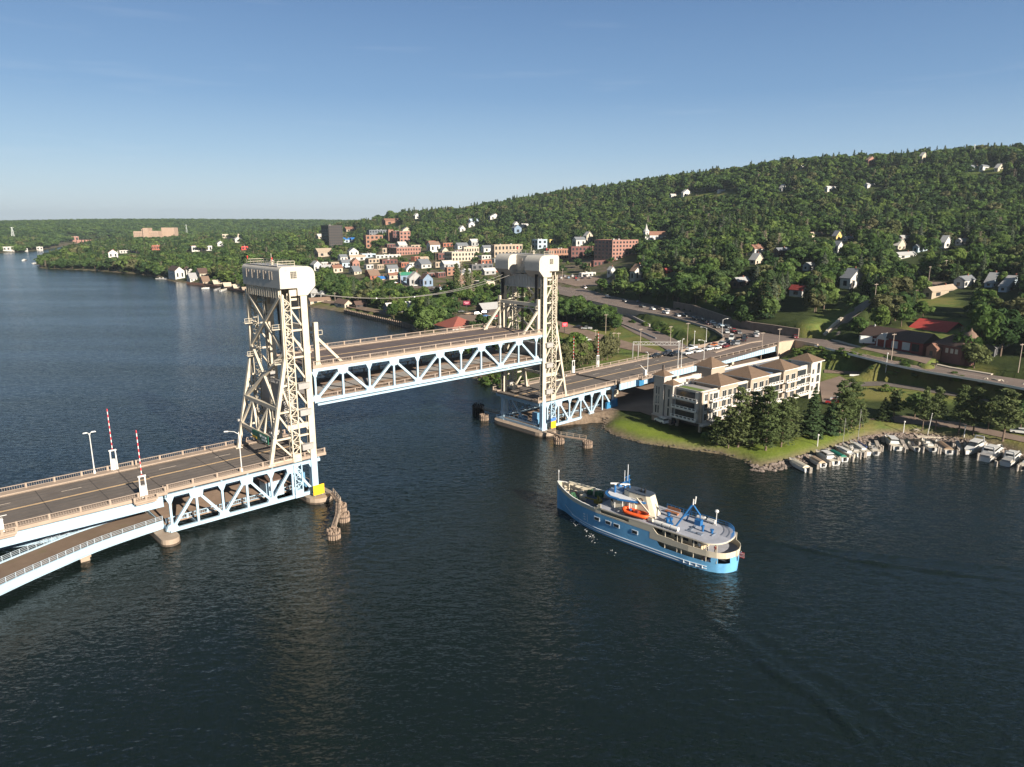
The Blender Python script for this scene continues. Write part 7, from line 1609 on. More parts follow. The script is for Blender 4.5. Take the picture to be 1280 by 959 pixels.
# ================================================================== boats of the marina
def boat(kind, sx, bx, beam, label, hull='white', top='tan', group='boats moored at the marina'):
    S = at(*sx, 0); B_ = at(*bx, 0); d = B_[:2] - S[:2]; L = float(np.hypot(*d)); az = math.atan2(d[1], d[0])
    t = thing('sailboat' if kind == 'sail' else 'motor_boat', label, 'sailboat' if kind == 'sail' else 'boat', (S[0], S[1], 0), az, group)
    cols = dict(white=(.52, .515, .50), blue=(.10, .16, .3), tan=(.36, .27, .19), green=(.015, .14, .10), grey=(.3, .29, .28), navy=(.03, .06, .2), orange=(.5, .22, .05), cream=(.5, .45, .36), black=(.03, .03, .035), brown=(.22, .15, .1))
    P = lambda c: M('boat_' + c, cols[c], .4, .06, 1.0, 0, 0, .4); b = beam / 2; fb = .95 + L * .02
    mb = MB(); st = [(0, .86), (.3, 1.0), (.6, .95), (.82, .62), (.94, .25), (1.0, .02)]; vs = []; fs = []; k = 5
    for x, w in st:
        for y, z in ((-1, fb + .12 * x * x * 3), (-.86, 0.1), (0, -.45), (.86, .1), (1, fb + .12 * x * x * 3)): vs.append((x * L + (0 if z > .5 else -.04 * L * x), y * w * b, z))
    for i in range(len(st) - 1):
        for j in range(k - 1): fs.append((i * k + j, (i + 1) * k + j, (i + 1) * k + j + 1, i * k + j + 1))
    fs.append((0, 1, 2, 3, 4)); mb.add(vs, fs); mb.build('hull', P(hull), t)
    mb = MB(); mb.prism([(.02 * L, -b * .84), (.3 * L, -b * .97), (.6 * L, -b * .92), (.82 * L, -b * .6), (.99 * L, 0), (.82 * L, b * .6), (.6 * L, b * .92), (.3 * L, b * .97), (.02 * L, b * .84)], fb - .12, fb + .02); mb.build('deck', P('cream' if hull == 'white' else 'white'), t)
    if kind in ('cabin', 'cruiser'):
        x0, x1, h = (.26, .72, 1.25) if kind == 'cabin' else (.22, .74, 1.5)
        def hh(mb, x0, x1, z0, z1_, w, ins=.16): mb.add([(x0 * L, -w, z0), (x1 * L, -w * .8, z0), (x1 * L, w * .8, z0), (x0 * L, w, z0), ((x0 + .02) * L, -w * (1 - ins), z1_), ((x1 - .16) * L, -w * .72, z1_), ((x1 - .16) * L, w * .72, z1_), ((x0 + .02) * L, w * (1 - ins), z1_)], [(0, 1, 5, 4), (1, 2, 6, 5), (2, 3, 7, 6), (3, 0, 4, 7), (4, 5, 6, 7)])
        mb = MB(); hh(mb, x0, x1 + .1, fb, fb + h * .55, b * .84); mb.build('cabin', P('white'), t)
        mb = MB(); hh(mb, x0 + .06, x1 - .04, fb + h * .55, fb + h, b * .74, .22); mb.build('windshield', glass, t)
        mb = MB(); mb.box(((x0 + .19) * L, 0, fb + h + .05), (L * .34, b * 1.35, .12)); mb.build('canopy', P(top), t)
        if kind == 'cruiser':
            mb = MB(); mb.beam((x0 * L, -b * .75, fb + .3), (x0 * L - .1, -b * .6, fb + 2.3), .3, .2); mb.beam((x0 * L, b * .75, fb + .3), (x0 * L - .1, b * .6, fb + 2.3), .3, .2); mb.beam((x0 * L - .1, -b * .65, fb + 2.3), (x0 * L - .1, b * .65, fb + 2.3), .35, .2); mb.build('radar_arch', P('white'), t)
            mb = MB(); mb.box((.1 * L, 0, fb + .25), (L * .16, b * 1.3, .5)); mb.build('seat', P('grey'), t)
    elif kind == 'cover':
        mb = MB(); mb.prism([(-b * .92, fb), (b * .92, fb), (b * .5, fb + .42), (0, fb + .6), (-b * .5, fb + .42)], .1 * L, .74 * L, 'y', fn=lambda p: (p[1], p[0], p[2])); mb.build('canvas_cover', P(top), t)
    elif kind == 'sail':
        mb = MB(); mb.prism([(.2 * L, -b * .5), (.7 * L, -b * .4), (.78 * L, 0), (.7 * L, b * .4), (.2 * L, b * .5)], fb, fb + .45); mb.build('cabin', P('white'), t)
        mb = MB(); mb.tube([(.58 * L, 0, fb), (.58 * L, 0, fb + L * 1.05)], .075, 7, .05); mb.beam((.4 * L, 0, fb + L * .6), (.76 * L, 0, fb + L * .6), .04, .04) if False else None; mb.build('mast', P('grey'), t)
        mb = MB(); mb.tube([(.56 * L, 0, fb + 1.3), (.08 * L, 0, fb + 1.2)], .2, 8); mb.build('furled_sail', P(top), t)
        mb = MB(); mb.tube([(.58 * L, 0, fb + L * 1.03), (.99 * L, 0, fb + .1)], .02, 4); mb.tube([(.58 * L, 0, fb + L * 1.03), (.02 * L, 0, fb + .1)], .02, 4); mb.build('rigging', P('grey'), t)
    elif kind == 'open':
        mb = MB(); mb.box((.3 * L, 0, fb + .2), (.12 * L, b * 1.2, .4)); mb.box((.55 * L, 0, fb + .25), (.1 * L, b * .8, .6)); mb.build('seat', P(top), t)
        mb = MB(); mb.box((.58 * L, 0, fb + .75), (.04 * L, b, .4)); mb.build('windshield', glass, t)
    if kind in ('cover', 'open', 'cabin'):
        mb = MB(); mb.box((-.25, 0, fb * .75), (.45, .5, .9)); mb.build('outboard_motor', P('black'), t)
    return t
for a in [('cover', (1010, 590.5), (986, 578), 2.6, 'white hulled boat under a pale canopy, leftmost of the marina', 'white', 'cream'), ('cover', (1029, 584.5), (1011, 574), 2.4, 'small boat under a tan canvas cover, second from the left', 'white', 'tan'), ('cabin', (1045, 582), (1019, 568), 2.9, 'white cabin boat with varnished orange transom', 'white', 'white'),
          ('cover', (1056, 577.5), (1034, 566), 2.6, 'white boat under a bright green canvas cover', 'white', 'green'), ('sail', (1066, 573), (1043, 561), 2.6, 'beige sailboat beside the green covered boat', 'cream', 'cream'), ('open', (1075, 571.5), (1054, 560), 2.4, 'white open boat left of the blue sail cover', 'white', 'grey'), ('sail', (1084, 570), (1062, 556), 2.6, 'white sailboat with a bright blue sail cover', 'white', 'navy'),
          ('open', (1095, 569.5), (1087, 559), 2.2, 'small white open boat between posts, right of the sailboats', 'white', 'grey'), ('cabin', (1122, 563.5), (1107, 549), 3.0, 'white boat with long pale canopy and glowing wooden interior', 'white', 'white'), ('open', (1146, 564.5), (1135, 557), 2.0, 'low white dinghy lying between dark posts', 'white', 'black'), ('open', (1166, 565), (1153, 553), 2.6, 'white runabout below the bare flag pole', 'white', 'white'),
          ('cover', (1187, 568), (1170, 555), 3.0, 'white boat under a brown patterned cover', 'white', 'brown'), ('cruiser', (1227, 557), (1206, 570), 3.4, 'white cruiser moored bow outward', 'white', 'white'), ('cruiser', (1229, 577), (1251, 562), 4.0, 'largest white cruiser with radar arch, stern outward', 'white', 'white'), ('cruiser', (1256, 583), (1274, 570), 3.2, 'white cruiser next to the largest one, nearer the right edge', 'white', 'white'), ('cabin', (1279, 589), (1296, 575), 3.0, 'white boat cut off by the right edge', 'white', 'white')]:
    boat(*a)
boat('cabin', (518, 409.5), (532, 406), 3.4, 'white motor yacht at the end of the timber quay', 'white', 'white', 'boats on the far shores'); boat('open', (252, 361.3), (262, 361), 3, 'white boat lying off the rust coloured seawall', 'white', 'white', 'boats on the far shores'); boat('cover', (41, 330), (49, 329.3), 4, 'white boat lying off the tip of the peninsula', 'white', 'white', 'boats on the far shores'); boat('cabin', (29, 326), (33, 325.3), 5, 'tiny white boat far out in the channel mouth', 'white', 'white', 'boats on the far shores')
boat('cover', (276, 364.5), (284, 362.5), 3, 'pale covered boat at the slips below the waterfront garages', 'white', 'cream', 'boats on the far shores'); boat('cover', (269, 363.8), (276, 361.6), 3, 'grey covered boat beside the slips below the garages', 'grey', 'grey', 'boats on the far shores')
mp0 = None
for i, (u, v) in enumerate(((1012, 591.5), (1023, 586.5), (1038, 583), (1049, 579.5), (1063.5, 577), (1066.5, 575), (1075, 574), (1082, 572), (1089, 566), (1098, 565.5), (1100.5, 564), (1111, 562.5), (1128, 562), (1131, 566), (1148, 559), (1153.7, 566.5), (1168, 562), (1172, 567), (1190.5, 561), (1196, 569), (1198, 568), (1222, 575), (1243, 583), (1252, 570), (1271, 589), (1273, 588), (1205, 560), (1086, 560), (1105, 553))):
    P = at(u, v, 0)
    if mp0 is None:
        mp0 = thing('mooring_post', 'weathered grey timber post standing in the water between moored boats', 'mooring post', P, 0, 'mooring posts of the marina'); mb = MB(); mb.tube([(0, 0, -2), (.03, 0, 1.7)], .24, 8); mb.tube([(.5, .1, -2), (.45, .1, 1.5)], .22, 8); mb.build('post', M('grey_timber', (.33, .29, .25), .85, .25, 1.5), mp0)
    else: dup(mp0, P, random.uniform(0, 6), None, None, random.uniform(.85, 1.2))
for i, (a, b) in enumerate((((1000, 583), (992, 573)), ((1043, 572), (1033, 561)), ((1100, 563), (1095, 551)), ((1133, 561), (1127, 550)), ((1200, 562), (1196, 551)), ((1243, 573), (1247, 560)))):
    A, Bp = at(*a, .9), at(*b, .9); t = thing('finger_pier', 'narrow grey finger pier between moored boats', 'pier', (A[0], A[1], .9), 0, 'finger piers of the marina'); mb = MB(); mb.beam((0, 0, 0), tuple(Bp - A), 1.0, .25); mb.build('planks', M('grey_timber', (.33, .29, .25)), t)
for i, (u, v, lab) in enumerate(((1145, 540.5, 'pale picnic table on the lawn left of the flag pole'), (1173, 536.5, 'brown picnic table in the shade of the right pines'))):
    t = thing('picnic_table', lab, 'table', gnd(u, v), .4); mb = MB(); mb.box((0, 0, .75), (1.9, .8, .06)); mb.build('tabletop', conclight if i == 0 else wood, t)
    for s in (-.75, .75): mb = MB(); mb.box((0, s, .45), (1.9, .28, .05)); mb.build('bench_seat', conclight if i == 0 else wood, t)
    for s in (-.7, .7): mb = MB(); mb.beam((s, -.7, 0), (s, .2, .74), .08, .08); mb.beam((s, .7, 0), (s, -.2, .74), .08, .08); mb.build('leg', conclight if i == 0 else wood, t)
t = thing('concrete_slab', 'pale concrete landing slab at the marina edge beside the flag pole', 'slab', gnd(1160, 548), R(-8)); mb = MB(); mb.box((1, 0, .2), (9, 1.6, .5)); mb.build('top', conclight, t)
t = thing('bench', 'dark bench and bin at the path below the depot', 'bench', gnd(1166, 462), faz); mb = MB(); mb.box((0, 0, .45), (2.4, .5, .1)); mb.build('seat', wood, t); mb = MB(); mb.box((0, .25, .8), (2.4, .08, .5)); mb.build('backrest', wood, t)
for s in (-1, 1): mb = MB(); mb.box((s, 0, .2), (.1, .4, .4)); mb.build('leg', darkwood, t)
# riprap along the marina shore
def rocks(name, line, n, rmin, rmax, spread, mat, seed):
    r = np.random.default_rng(seed); L = np.array([at(u, v, 0)[:2] for u, v in line]); seg = np.r_[0, np.cumsum(np.hypot(*np.diff(L, axis=0).T))]
    base = np.array([(1, 0, 0), (0, 1, 0), (-1, 0, 0), (0, -1, 0), (.1, .1, .9), (0, 0, -.8), (.6, .6, .45), (-.6, .55, .5), (-.55, -.6, .45), (.6, -.6, .4)]); faces = [(0, 6, 9), (9, 3, 8), (8, 2, 7), (7, 1, 6), (4, 6, 7), (4, 7, 8), (4, 8, 9), (4, 9, 6), (0, 1, 6), (1, 2, 7), (2, 3, 8), (3, 0, 9), (5, 1, 0), (5, 2, 1), (5, 3, 2), (5, 0, 3)]
    V = []; F = []
    for _ in range(n):
        s = r.uniform(0, seg[-1]); i = min(np.searchsorted(seg, s) - 1, len(L) - 2); i = max(i, 0); f = (s - seg[i]) / (seg[i + 1] - seg[i]); d = L[i + 1] - L[i]; d /= np.hypot(*d); nn = np.array([d[1], -d[0]])
        p = L[i] + (L[i + 1] - L[i]) * f + nn * r.uniform(-spread[0], spread[1]); z = max(z1(*p), -.25); k = r.uniform(rmin, rmax) ; q = base * r.uniform(.7, 1.3, base.shape) * k * np.array([1, 1, .75]); a = r.uniform(0, 6.28); ca, sa = math.cos(a), math.sin(a)
        q = np.c_[q[:, 0] * ca - q[:, 1] * sa, q[:, 0] * sa + q[:, 1] * ca, q[:, 2]] + (p[0], p[1], z + k * .15); b = len(V); V += [tuple(x) for x in q]; F += [tuple(b + j for j in f_) for f_ in faces]
    me = bpy.data.meshes.new(name); me.from_pydata(V, [], F); me.materials.append(mat); o = bpy.data.objects.new(name, me); COL.objects.link(o); tag(o, kind='stuff'); return o
rocks('riprap', SHORE_PX[:12] + SHORE_PX[12:15], 1200, .3, .8, (2.6, .9), rock, 5)
rocks('shore_stones', SHORE_PX[14:22], 170, .15, .42, (.8, 1.0), M('dark_shore_rock', (.09, .075, .06), .9, .3), 6); rocks('shore_stones', SHORE_PX[22:33], 420, .3, .9, (1.5, 1.0), M('dark_shore_rock', (.09, .075, .06), .9, .3), 8)
# ================================================================== trees
def quads(C, Nn, S, rng, asp=.75):
    """one leaf face per centre C facing normal Nn with size S"""
    n = len(C); t = rng.normal(size=(n, 3)); t -= (t * Nn).sum(1)[:, None] * Nn; t /= np.linalg.norm(t, axis=1)[:, None] + 1e-9; b = np.cross(Nn, t)
    S = S[:, None]; P = np.stack([C - t * S - b * S * asp, C + t * S - b * S * asp * .6, C + t * S * .8 + b * S * asp, C - t * S * .7 + b * S * asp * .8], 1); return P.reshape(-1, 3)
def leaf_mesh(name, V, mats, trunk=None):
    n = len(V) // 4; vs = V; nq = n; loops = np.arange(n * 4); starts = np.arange(0, n * 4, 4); tot = np.full(n, 4); mi = np.zeros(n, int)
    if trunk is not None:
        tv = np.array(trunk.v); off = len(vs); vs = np.r_[vs, tv]; tl = []; ts = []; tt = []; pos = n * 4
        for f in trunk.f: ts.append(pos); tt.append(len(f)); tl += [off + i for i in f]; pos += len(f)
        loops = np.r_[loops, tl]; starts = np.r_[starts, ts]; mi = np.r_[mi, np.ones(len(ts), int)]
    me = bpy.data.meshes.new(name); me.vertices.add(len(vs)); me.vertices.foreach_set('co', vs.astype(np.float32).ravel()); me.loops.add(len(loops)); me.loops.foreach_set('vertex_index', loops.astype(np.int32))
    me.polygons.add(len(starts)); me.polygons.foreach_set('loop_start', starts.astype(np.int32)); me.polygons.foreach_set('material_index', mi.astype(np.int32)); me.update(calc_edges=True); me.validate()
    for m in mats: me.materials.append(m)
    return me
def sph(rng, n, up=.15):
    d = rng.normal(size=(n, 3)); d[:, 2] += up; return d / np.linalg.norm(d, axis=1)[:, None]
def broad(seed, h=12., r=4.6, nc=20, nl=60, ls=.5, z0=.22, slim=1.):
    rng = np.random.default_rng(seed); V = []
    for i in range(nc):
        a = rng.uniform(0, 6.283); q = rng.uniform(0, 1) ** .6; zz = rng.uniform(0, 1)
        env = math.sin(math.pi * (.18 + .74 * zz)) ** .8
        c = np.array([math.cos(a) * r * slim * env * q * .78, math.sin(a) * r * slim * env * q * .78, h * (z0 + .12 + (1 - z0 - .24) * zz)]); cr = r * rng.uniform(.30, .47) * (1 - .25 * zz)
        d = sph(rng, nl, .35); C = c + d * cr * rng.uniform(.72, 1.08, (nl, 1)) * np.array([1, 1, .82]); nn = d + rng.normal(size=d.shape) * .35; nn /= np.linalg.norm(nn, axis=1)[:, None]
        V.append(quads(C, nn, ls * rng.uniform(.6, 1.35, nl), rng))
    t = MB(); t.tube([(0, 0, -.8), (.1, 0, h * .3), (.0, .1, h * .62)], .26 * h / 12, 7, .08)
    for k in range(4): a = k * 1.7 + seed; t.tube([(0, 0, h * (.26 + .06 * k)), (math.cos(a) * r * .45, math.sin(a) * r * .45, h * (.45 + .07 * k))], .11, 5, .04)
    return np.concatenate(V), t
def conifer(seed, h=15., r=2.6, nl=900, ls=.4, z0=.08, gap=0.):
    rng = np.random.default_rng(seed); zz = rng.uniform(0, 1, nl) ** 1.25; lay = np.floor(zz * 15) / 15; zz = lay + (zz - lay) * .55
    a = rng.uniform(0, 6.283, nl); lob = 1 + .28 * np.sin(a * 3 + seed + lay * 40); rr = r * (1 - zz) ** .85 * lob * np.sqrt(rng.uniform(.18, 1, nl))
    C = np.c_[rr * np.cos(a), rr * np.sin(a), h * (z0 + (1 - z0) * zz) - rr * .22]; nn = np.c_[np.cos(a) * .55, np.sin(a) * .55, np.full(nl, .75)] + rng.normal(size=(nl, 3)) * .3; nn /= np.linalg.norm(nn, axis=1)[:, None]
    t = MB(); t.tube([(0, 0, -.8), (0, 0, h * .95)], .2 * h / 15, 6, .03); return quads(C, nn, ls * rng.uniform(.6, 1.3, nl) * (1.15 - .5 * zz), rng), t
def pine(seed, h=14., r=4.2, npad=26, nl=80, ls=.34, z0=.25):
    """open crowned pine: ragged flat pads of needles on limbs"""
    rng = np.random.default_rng(seed); V = []; t = MB(); t.tube([(0, 0, -.8), (.15, 0, h * .4), (.05, .1, h * .96)], .24 * h / 14, 7, .05)
    for i in range(npad):
        zz = z0 + (1 - z0) * (i + rng.uniform(0, 1)) / npad; a = i * 2.4 + rng.uniform(-.5, .5); ext = r * (1.12 - zz) ** .6 * rng.uniform(.45, 1.0) * (1 if zz > z0 + .1 else .8)
        c = np.array([math.cos(a) * ext * .6, math.sin(a) * ext * .6, h * zz + ext * .08]); pr = ext * .5 + .45
        d = sph(rng, nl, .1); C = c + d * rng.uniform(.35, 1.05, (nl, 1)) * np.array([pr, pr, pr * .42]); nn = d * .5 + np.array([0, 0, .7]) + rng.normal(size=d.shape) * .45; nn /= np.linalg.norm(nn, axis=1)[:, None]
        V.append(quads(C, nn, ls * rng.uniform(.6, 1.3, nl), rng, .55)); t.tube([(0, 0, h * zz - ext * .1), tuple(c)], .07, 5, .03)
    return np.concatenate(V), t
def bare(seed, h=14.):
    rng = np.random.default_rng(seed); t = MB(); t.tube([(0, 0, -.5), (.1, 0, h)], .17, 5, .04); V = []
    for i in range(46):
        z = h * rng.uniform(.25, .97); a = rng.uniform(0, 6.28); l = (1.08 - z / h) * 2.6 + .4; e = (math.cos(a) * l, math.sin(a) * l, z + l * .25); t.beam((0, 0, z), e, .09, .09)
    C = np.c_[rng.normal(size=(140, 2)) * .8, rng.uniform(.3, 1, 140) * h]; nn = sph(rng, 140); return quads(C, nn, .22 * rng.uniform(.6, 1.3, 140), rng), t
mid = leafmat('leaves_mid_green', [(.068, .118, .036), (.092, .152, .044), (.120, .178, .052), (.086, .146, .056)], .5)
light = leafmat('leaves_yellow_green', [(.125, .185, .05), (.155, .212, .06), (.14, .206, .07)], .5)
darkl = leafmat('leaves_dark_green', [(.042, .078, .03), (.056, .096, .036), (.07, .108, .044)], .42)
olive = leafmat('leaves_olive', [(.105, .11, .052), (.12, .12, .06), (.095, .115, .045)], .3)
needle = leafmat('needles_dark', [(.03, .052, .024), (.04, .066, .03), (.052, .072, .03)], .15)
needle2 = leafmat('needles_blue_grey', [(.085, .10, .075), (.075, .095, .058)], .15)
pineg = leafmat('needles_pine_green', [(.085, .115, .046), (.105, .132, .056), (.118, .142, .06)], .38)
deadm = leafmat('needles_bare_grey', [(.15, .12, .085), (.18, .14, .10)], .1)
# library of forms: (name, vertices, trunk, leaf material, bark)
LIBF = []   # light ones for the mass of the forest
def addf(key, V, t, mats_, bk=bark):
    for m in mats_: LIBF.append((key, leaf_mesh('tree_form', V, [m, bk], t)))
for sd_ in range(3): addf('broad', *broad(20 + sd_, 12, 4.8 + .5 * sd_, 17, 36, .72), (mid, light, darkl) if sd_ < 2 else (mid, olive, darkl))
for sd_ in range(2): addf('conifer', *conifer(40 + sd_, 15, 2.5 + .5 * sd_, 420, .62), (needle, pineg))
addf('slim', *broad(50, 15, 3.6, 15, 34, .62, .15, .6), (light, olive)); addf('bare', *bare(60), (deadm,), palebark)
far_i = len(LIBF); addf('far', *broad(70, 13, 8.0, 14, 26, 1.3, .1), (mid, darkl, mid))
TREEK = [k for k, _ in LIBF]
HI = {}
for sd_ in range(3):
    for mn, m in (('mid', mid), ('light', light), ('dark', darkl), ('olive', olive)):
        V, t = broad(20 + sd_, 12, 4.8 + .5 * sd_, 24, 75, .46); HI['broad', sd_, mn] = (leaf_mesh('crown', V, [m]), t)
for sd_ in range(2): V, t = conifer(40 + sd_, 15, 2.7 + .4 * sd_, 1500, .36); HI['conifer', sd_, 'dark'] = (leaf_mesh('crown', V, [needle]), t); HI['conifer', sd_, 'pale'] = (leaf_mesh('crown', V, [needle2]), t)
for sd_ in range(4): V, t = pine(80 + sd_); HI['pine', sd_, 'mid'] = (leaf_mesh('crown', V, [pineg]), t)
for sd_ in range(3): V, t = pine(90 + sd_, 14, 4.6, 28, 62, .33, .08); HI['pine', 10 + sd_, 'mid'] = (leaf_mesh('crown', V, [pineg]), t)
V, t = bare(61); HI['bare', 0, 'grey'] = (leaf_mesh('crown', V, [deadm]), t)
V, t = broad(55, 3.2, 2.4, 12, 60, .26, .02); HI['shrub', 0, 'mid'] = (leaf_mesh('crown', V, [mid]), t); HI['shrub', 0, 'light'] = (leaf_mesh('crown', V, [light]), t)
TB = {}
def tree(key, P, scale, label, group, name=None, rz=None):
    """near tree: trunk and crown parts sharing one pair of meshes per form"""
    cm_, tr = HI[key]
    if key not in TB: o = tr.build('trunk', palebark if key[0] == 'bare' else bark); TB[key] = o.data; bpy.data.objects.remove(o)
    t = thing(name or {'broad': 'broadleaf_tree', 'conifer': 'spruce_tree', 'pine': 'pine_tree', 'bare': 'bare_tree', 'shrub': 'shrub'}[key[0]], label, 'tree' if key[0] != 'shrub' else 'shrub', P, random.uniform(0, 6.28) if rz is None else rz, group)
    t.scale = scale if hasattr(scale, '__len__') else (scale,) * 3
    for n_, d in (('crown', cm_), ('trunk', TB[key])): o = bpy.data.objects.new(n_, d); COL.objects.link(o); o.parent = t
    return t
def treepx(key, u, v, vtop, label, group, wide=1.0, **k):
    P = gnd(u, v); h = (v - vtop) / vpm(P); base = {'broad': 12, 'conifer': 15, 'pine': 14, 'bare': 14, 'shrub': 3.2}[key[0]]; s = h / base
    return tree(key, P, (s * wide, s * wide, s), label, group, **k)
PG = 'pines around the apartment building'; MG = 'trees of the marina park'
for i, a in enumerate([(('pine', 11, 'mid'), 922, 560, 489, 'tall dark pine hiding the middle of the apartment front', PG, 1.15), (('pine', 12, 'mid'), 957, 564, 487, 'tallest pale pine at the water side of the apartments', PG, 1.1), (('pine', 10, 'mid'), 940, 556, 492, 'dense pine between the two tallest by the apartments', PG, 1.15), (('pine', 11, 'mid'), 976, 560, 503, 'broad pine at the right of the tall group by the apartments', PG, 1.1), (('pine', 12, 'mid'), 986, 552, 496, 'pine standing right of the apartment group, set back', PG, 1.15), (('pine', 10, 'mid'), 896, 559, 524, 'short broad pine at the near corner of the apartments', PG, 1.5), (('pine', 11, 'mid'), 910, 562, 512, 'leaning middle sized pine near the apartment corner', PG, 1.1),
                       (('conifer', 0, 'dark'), 1014, 546, 484, 'dark spruce at the right end of the apartments', PG, 1.3), (('conifer', 1, 'dark'), 1037, 543, 500, 'dark short spruce right of the tall one', PG, 1.5), (('pine', 11, 'mid'), 1049, 541, 479, 'tall loose pine above the first lawn lamp post', PG, 1.35), (('pine', 12, 'mid'), 1063, 537, 478, 'tall pale pine right of the loose one', PG, 1.35), (('pine', 2, 'mid'), 1075, 536, 505, 'low bushy pine at the foot of the two tall pines', PG, 1.4), (('broad', 0, 'mid'), 881, 555, 541, 'round bush at the water edge below the apartment corner', PG, 1.3)]): treepx(*a)
for a in [(('conifer', 1, 'dark'), 1104, 526, 497, 'dark small spruce at the left of the marina thicket', MG, 1.6), (('pine', 0, 'mid'), 1117, 523, 489, 'bushy pine in the marina thicket', MG, 1.3), (('broad', 0, 'light'), 1143, 524, 492, 'bright green round tree right of the marina thicket', MG, 1.2), 
          (('pine', 1, 'mid'), 1152.5, 540, 487, 'slender pine beside the flag pole', MG, .8), (('pine', 3, 'mid'), 1169, 537, 485, 'thin high crowned pine right of the flag pole', MG, .9), (('pine', 0, 'mid'), 1198, 541, 483, 'tall bare stemmed pine above the brown covered boat', MG, 1.0), (('pine', 1, 'mid'), 1216, 543, 487, 'dark pine with bare stem above the outward facing cruiser', MG, 1.15), (('pine', 3, 'mid'), 1235, 538, 498, 'broad pine between the two tall right ones', MG, 1.2), (('pine', 2, 'mid'), 1253, 551, 488, 'tall spreading pine above the largest cruiser', MG, 1.3), (('broad', 1, 'dark'), 1275, 540, 500, 'dark tree mass at the right edge of the park', MG, 1.2)]: treepx(*a)
for a in [(('broad', 0, 'mid'), 1224, 450, 381, 'big pale green tree right of the depot turret', 'large trees right of the depot', .85), (('broad', 1, 'dark'), 1250, 446, 386, 'big dark tree behind the dark shingled house', 'large trees right of the depot', 1.0), (('bare', 0, 'grey'), 1197, 449, 408, 'bare grey tree in front of the depot turret', 'large trees right of the depot', 1.0), (('broad', 2, 'olive'), 1217, 462, 430, 'olive bush like tree below the depot', 'large trees right of the depot', 1.3)]: treepx(*a)
# clump right of the town tower, yard by the tracks, thickets along the shore
CG = 'dense clump of trees between the town tower and the lower road'; r_ = random.Random(3)
for i in range(26):
    f = i / 25; u = 702 + 72 * f + r_.uniform(-4, 4); v = 394 + 16 * f + r_.uniform(-6, 6); treepx(('broad', i % 3, ('mid', 'dark', 'mid')[i % 3]), u, v, v - r_.uniform(20, 29) * (1 - .3 * f), 'round green tree of the dense clump right of the town tower', CG, 1.15)
YG = 'young trees beyond the far rail of the town side road'
for i in range(24):
    u = 704 + i * 2.7 + r_.uniform(-1.5, 1.5); v = 462 - i * .55 + r_.uniform(-3, 3); key = ('pine', 10 + i % 3, 'mid') if i % 3 == 1 else ('broad', i % 3, ('olive', 'mid', 'olive')[i % 3]); treepx(key, u, v, v - r_.uniform(22, 34), 'young olive green tree beyond the far rail of the town side road', YG, .9)
SG = 'leafy trees of the shoreline wood'
for i in range(46):
    u = 394 + r_.uniform(0, 92); v = 350 + (u - 394) * .12 + r_.uniform(0, 22); treepx(('broad', i % 3, ('mid', 'light', 'mid', 'dark')[i % 4]), u, v, v - r_.uniform(12, 19), 'leafy green tree in the wood between the shore street and the old quarter', SG, 1.15)
for i in range(22):
    u = 486 + r_.uniform(0, 46); v = 386 + r_.uniform(-6, 14) + (u - 486) * .2; treepx(('broad', i % 3, ('mid', 'light')[i % 2]), u, v, v - r_.uniform(13, 22), 'leafy tree at the quay beside the white roofed marine hall', 'trees at the timber quay', 1.0)
for i in range(30):
    u = 545 + r_.uniform(0, 75); v = 366 + r_.uniform(-6, 16); treepx(('broad', i % 3, ('mid', 'light', 'mid')[i % 3]), u, v, v - r_.uniform(9, 15), 'small green tree on the bank below the metal roofed shop', 'trees on the bank below the cream shop', 1.2)
for i, (u, v, vt) in enumerate(((571, 372, 331), (577, 374, 327), (584, 372, 333), (590, 376, 340))): treepx(('bare', 0, 'grey') if i % 2 else ('pine', 1, 'mid'), u, v, vt, 'tall thin half bare poplar on the bank left of the town tower', 'thin poplars left of the town tower', .7)
for i in range(14):
    u = 600 + r_.uniform(0, 90); v = 476 + r_.uniform(-8, 10) + (u - 600) * .22; treepx(('shrub', 0, ('mid', 'light')[i % 2]), u, v, v - r_.uniform(5, 11), 'bush on the bank behind the town tower pier', 'bushes on the bank behind the town tower', 1.2)
for i, (u, v) in enumerate(((790, 404), (806, 408), (822, 414), (836, 416), (829, 407), (996, 455), (1004, 452), (1012, 448), (1020, 449), (1030, 452), (986, 458), (1064, 448), (1074, 452), (1085, 455), (1052, 442), (1120, 470), (1140, 474), (1160, 476), (988, 440), (994, 444), (1001, 441), (1009, 440), (1016, 443), (1024, 441), (1032, 446), (1041, 450), (1000, 449), (1056, 452), (1090, 463), (1104, 462), (1128, 466), (1200, 484), (1226, 488), (1250, 492), (1192, 478), (1108, 489), (1126, 492), (1150, 496), (1172, 500))): treepx(('shrub', 0, ('mid', 'light')[i % 2]), u, v, v - 4 - (i % 4) * 1.2, 'scrubby bush on the grass banks beside the roads', 'bushes on the road banks', 1.8)
# --- everything else: the wood that covers the hill, and trees dotted through the town
rng = np.random.default_rng(5)
def jit(x0, x1, y0, y1, st):
    X, Y = np.meshgrid(np.arange(x0, x1, st), np.arange(y0, y1, st), indexing='ij'); P = np.c_[X.ravel(), Y.ravel()]; return P + rng.uniform(-.48, .48, P.shape) * st
cand = []
for y0, y1, st, sc in ((160, 650, 7.7, 1.12), (650, 1150, 8.8, 1.12), (1150, 2050, 11.5, 1.2)):
    P = jit(-.86 * y1, .98 * y1, y0, y1, st); k = (P[:, 0] > -.80 * P[:, 1] - 30) & (P[:, 0] < .86 * P[:, 1] + 45); cand.append(np.c_[P[k], np.full(k.sum(), sc)])
P = jit(-4400, 2600, 2050, 4600, 27); k = (P[:, 0] > -.80 * P[:, 1]) & (P[:, 0] < .2 * P[:, 1] + 200); cand.append(np.c_[P[k], np.full(k.sum(), 9.)])
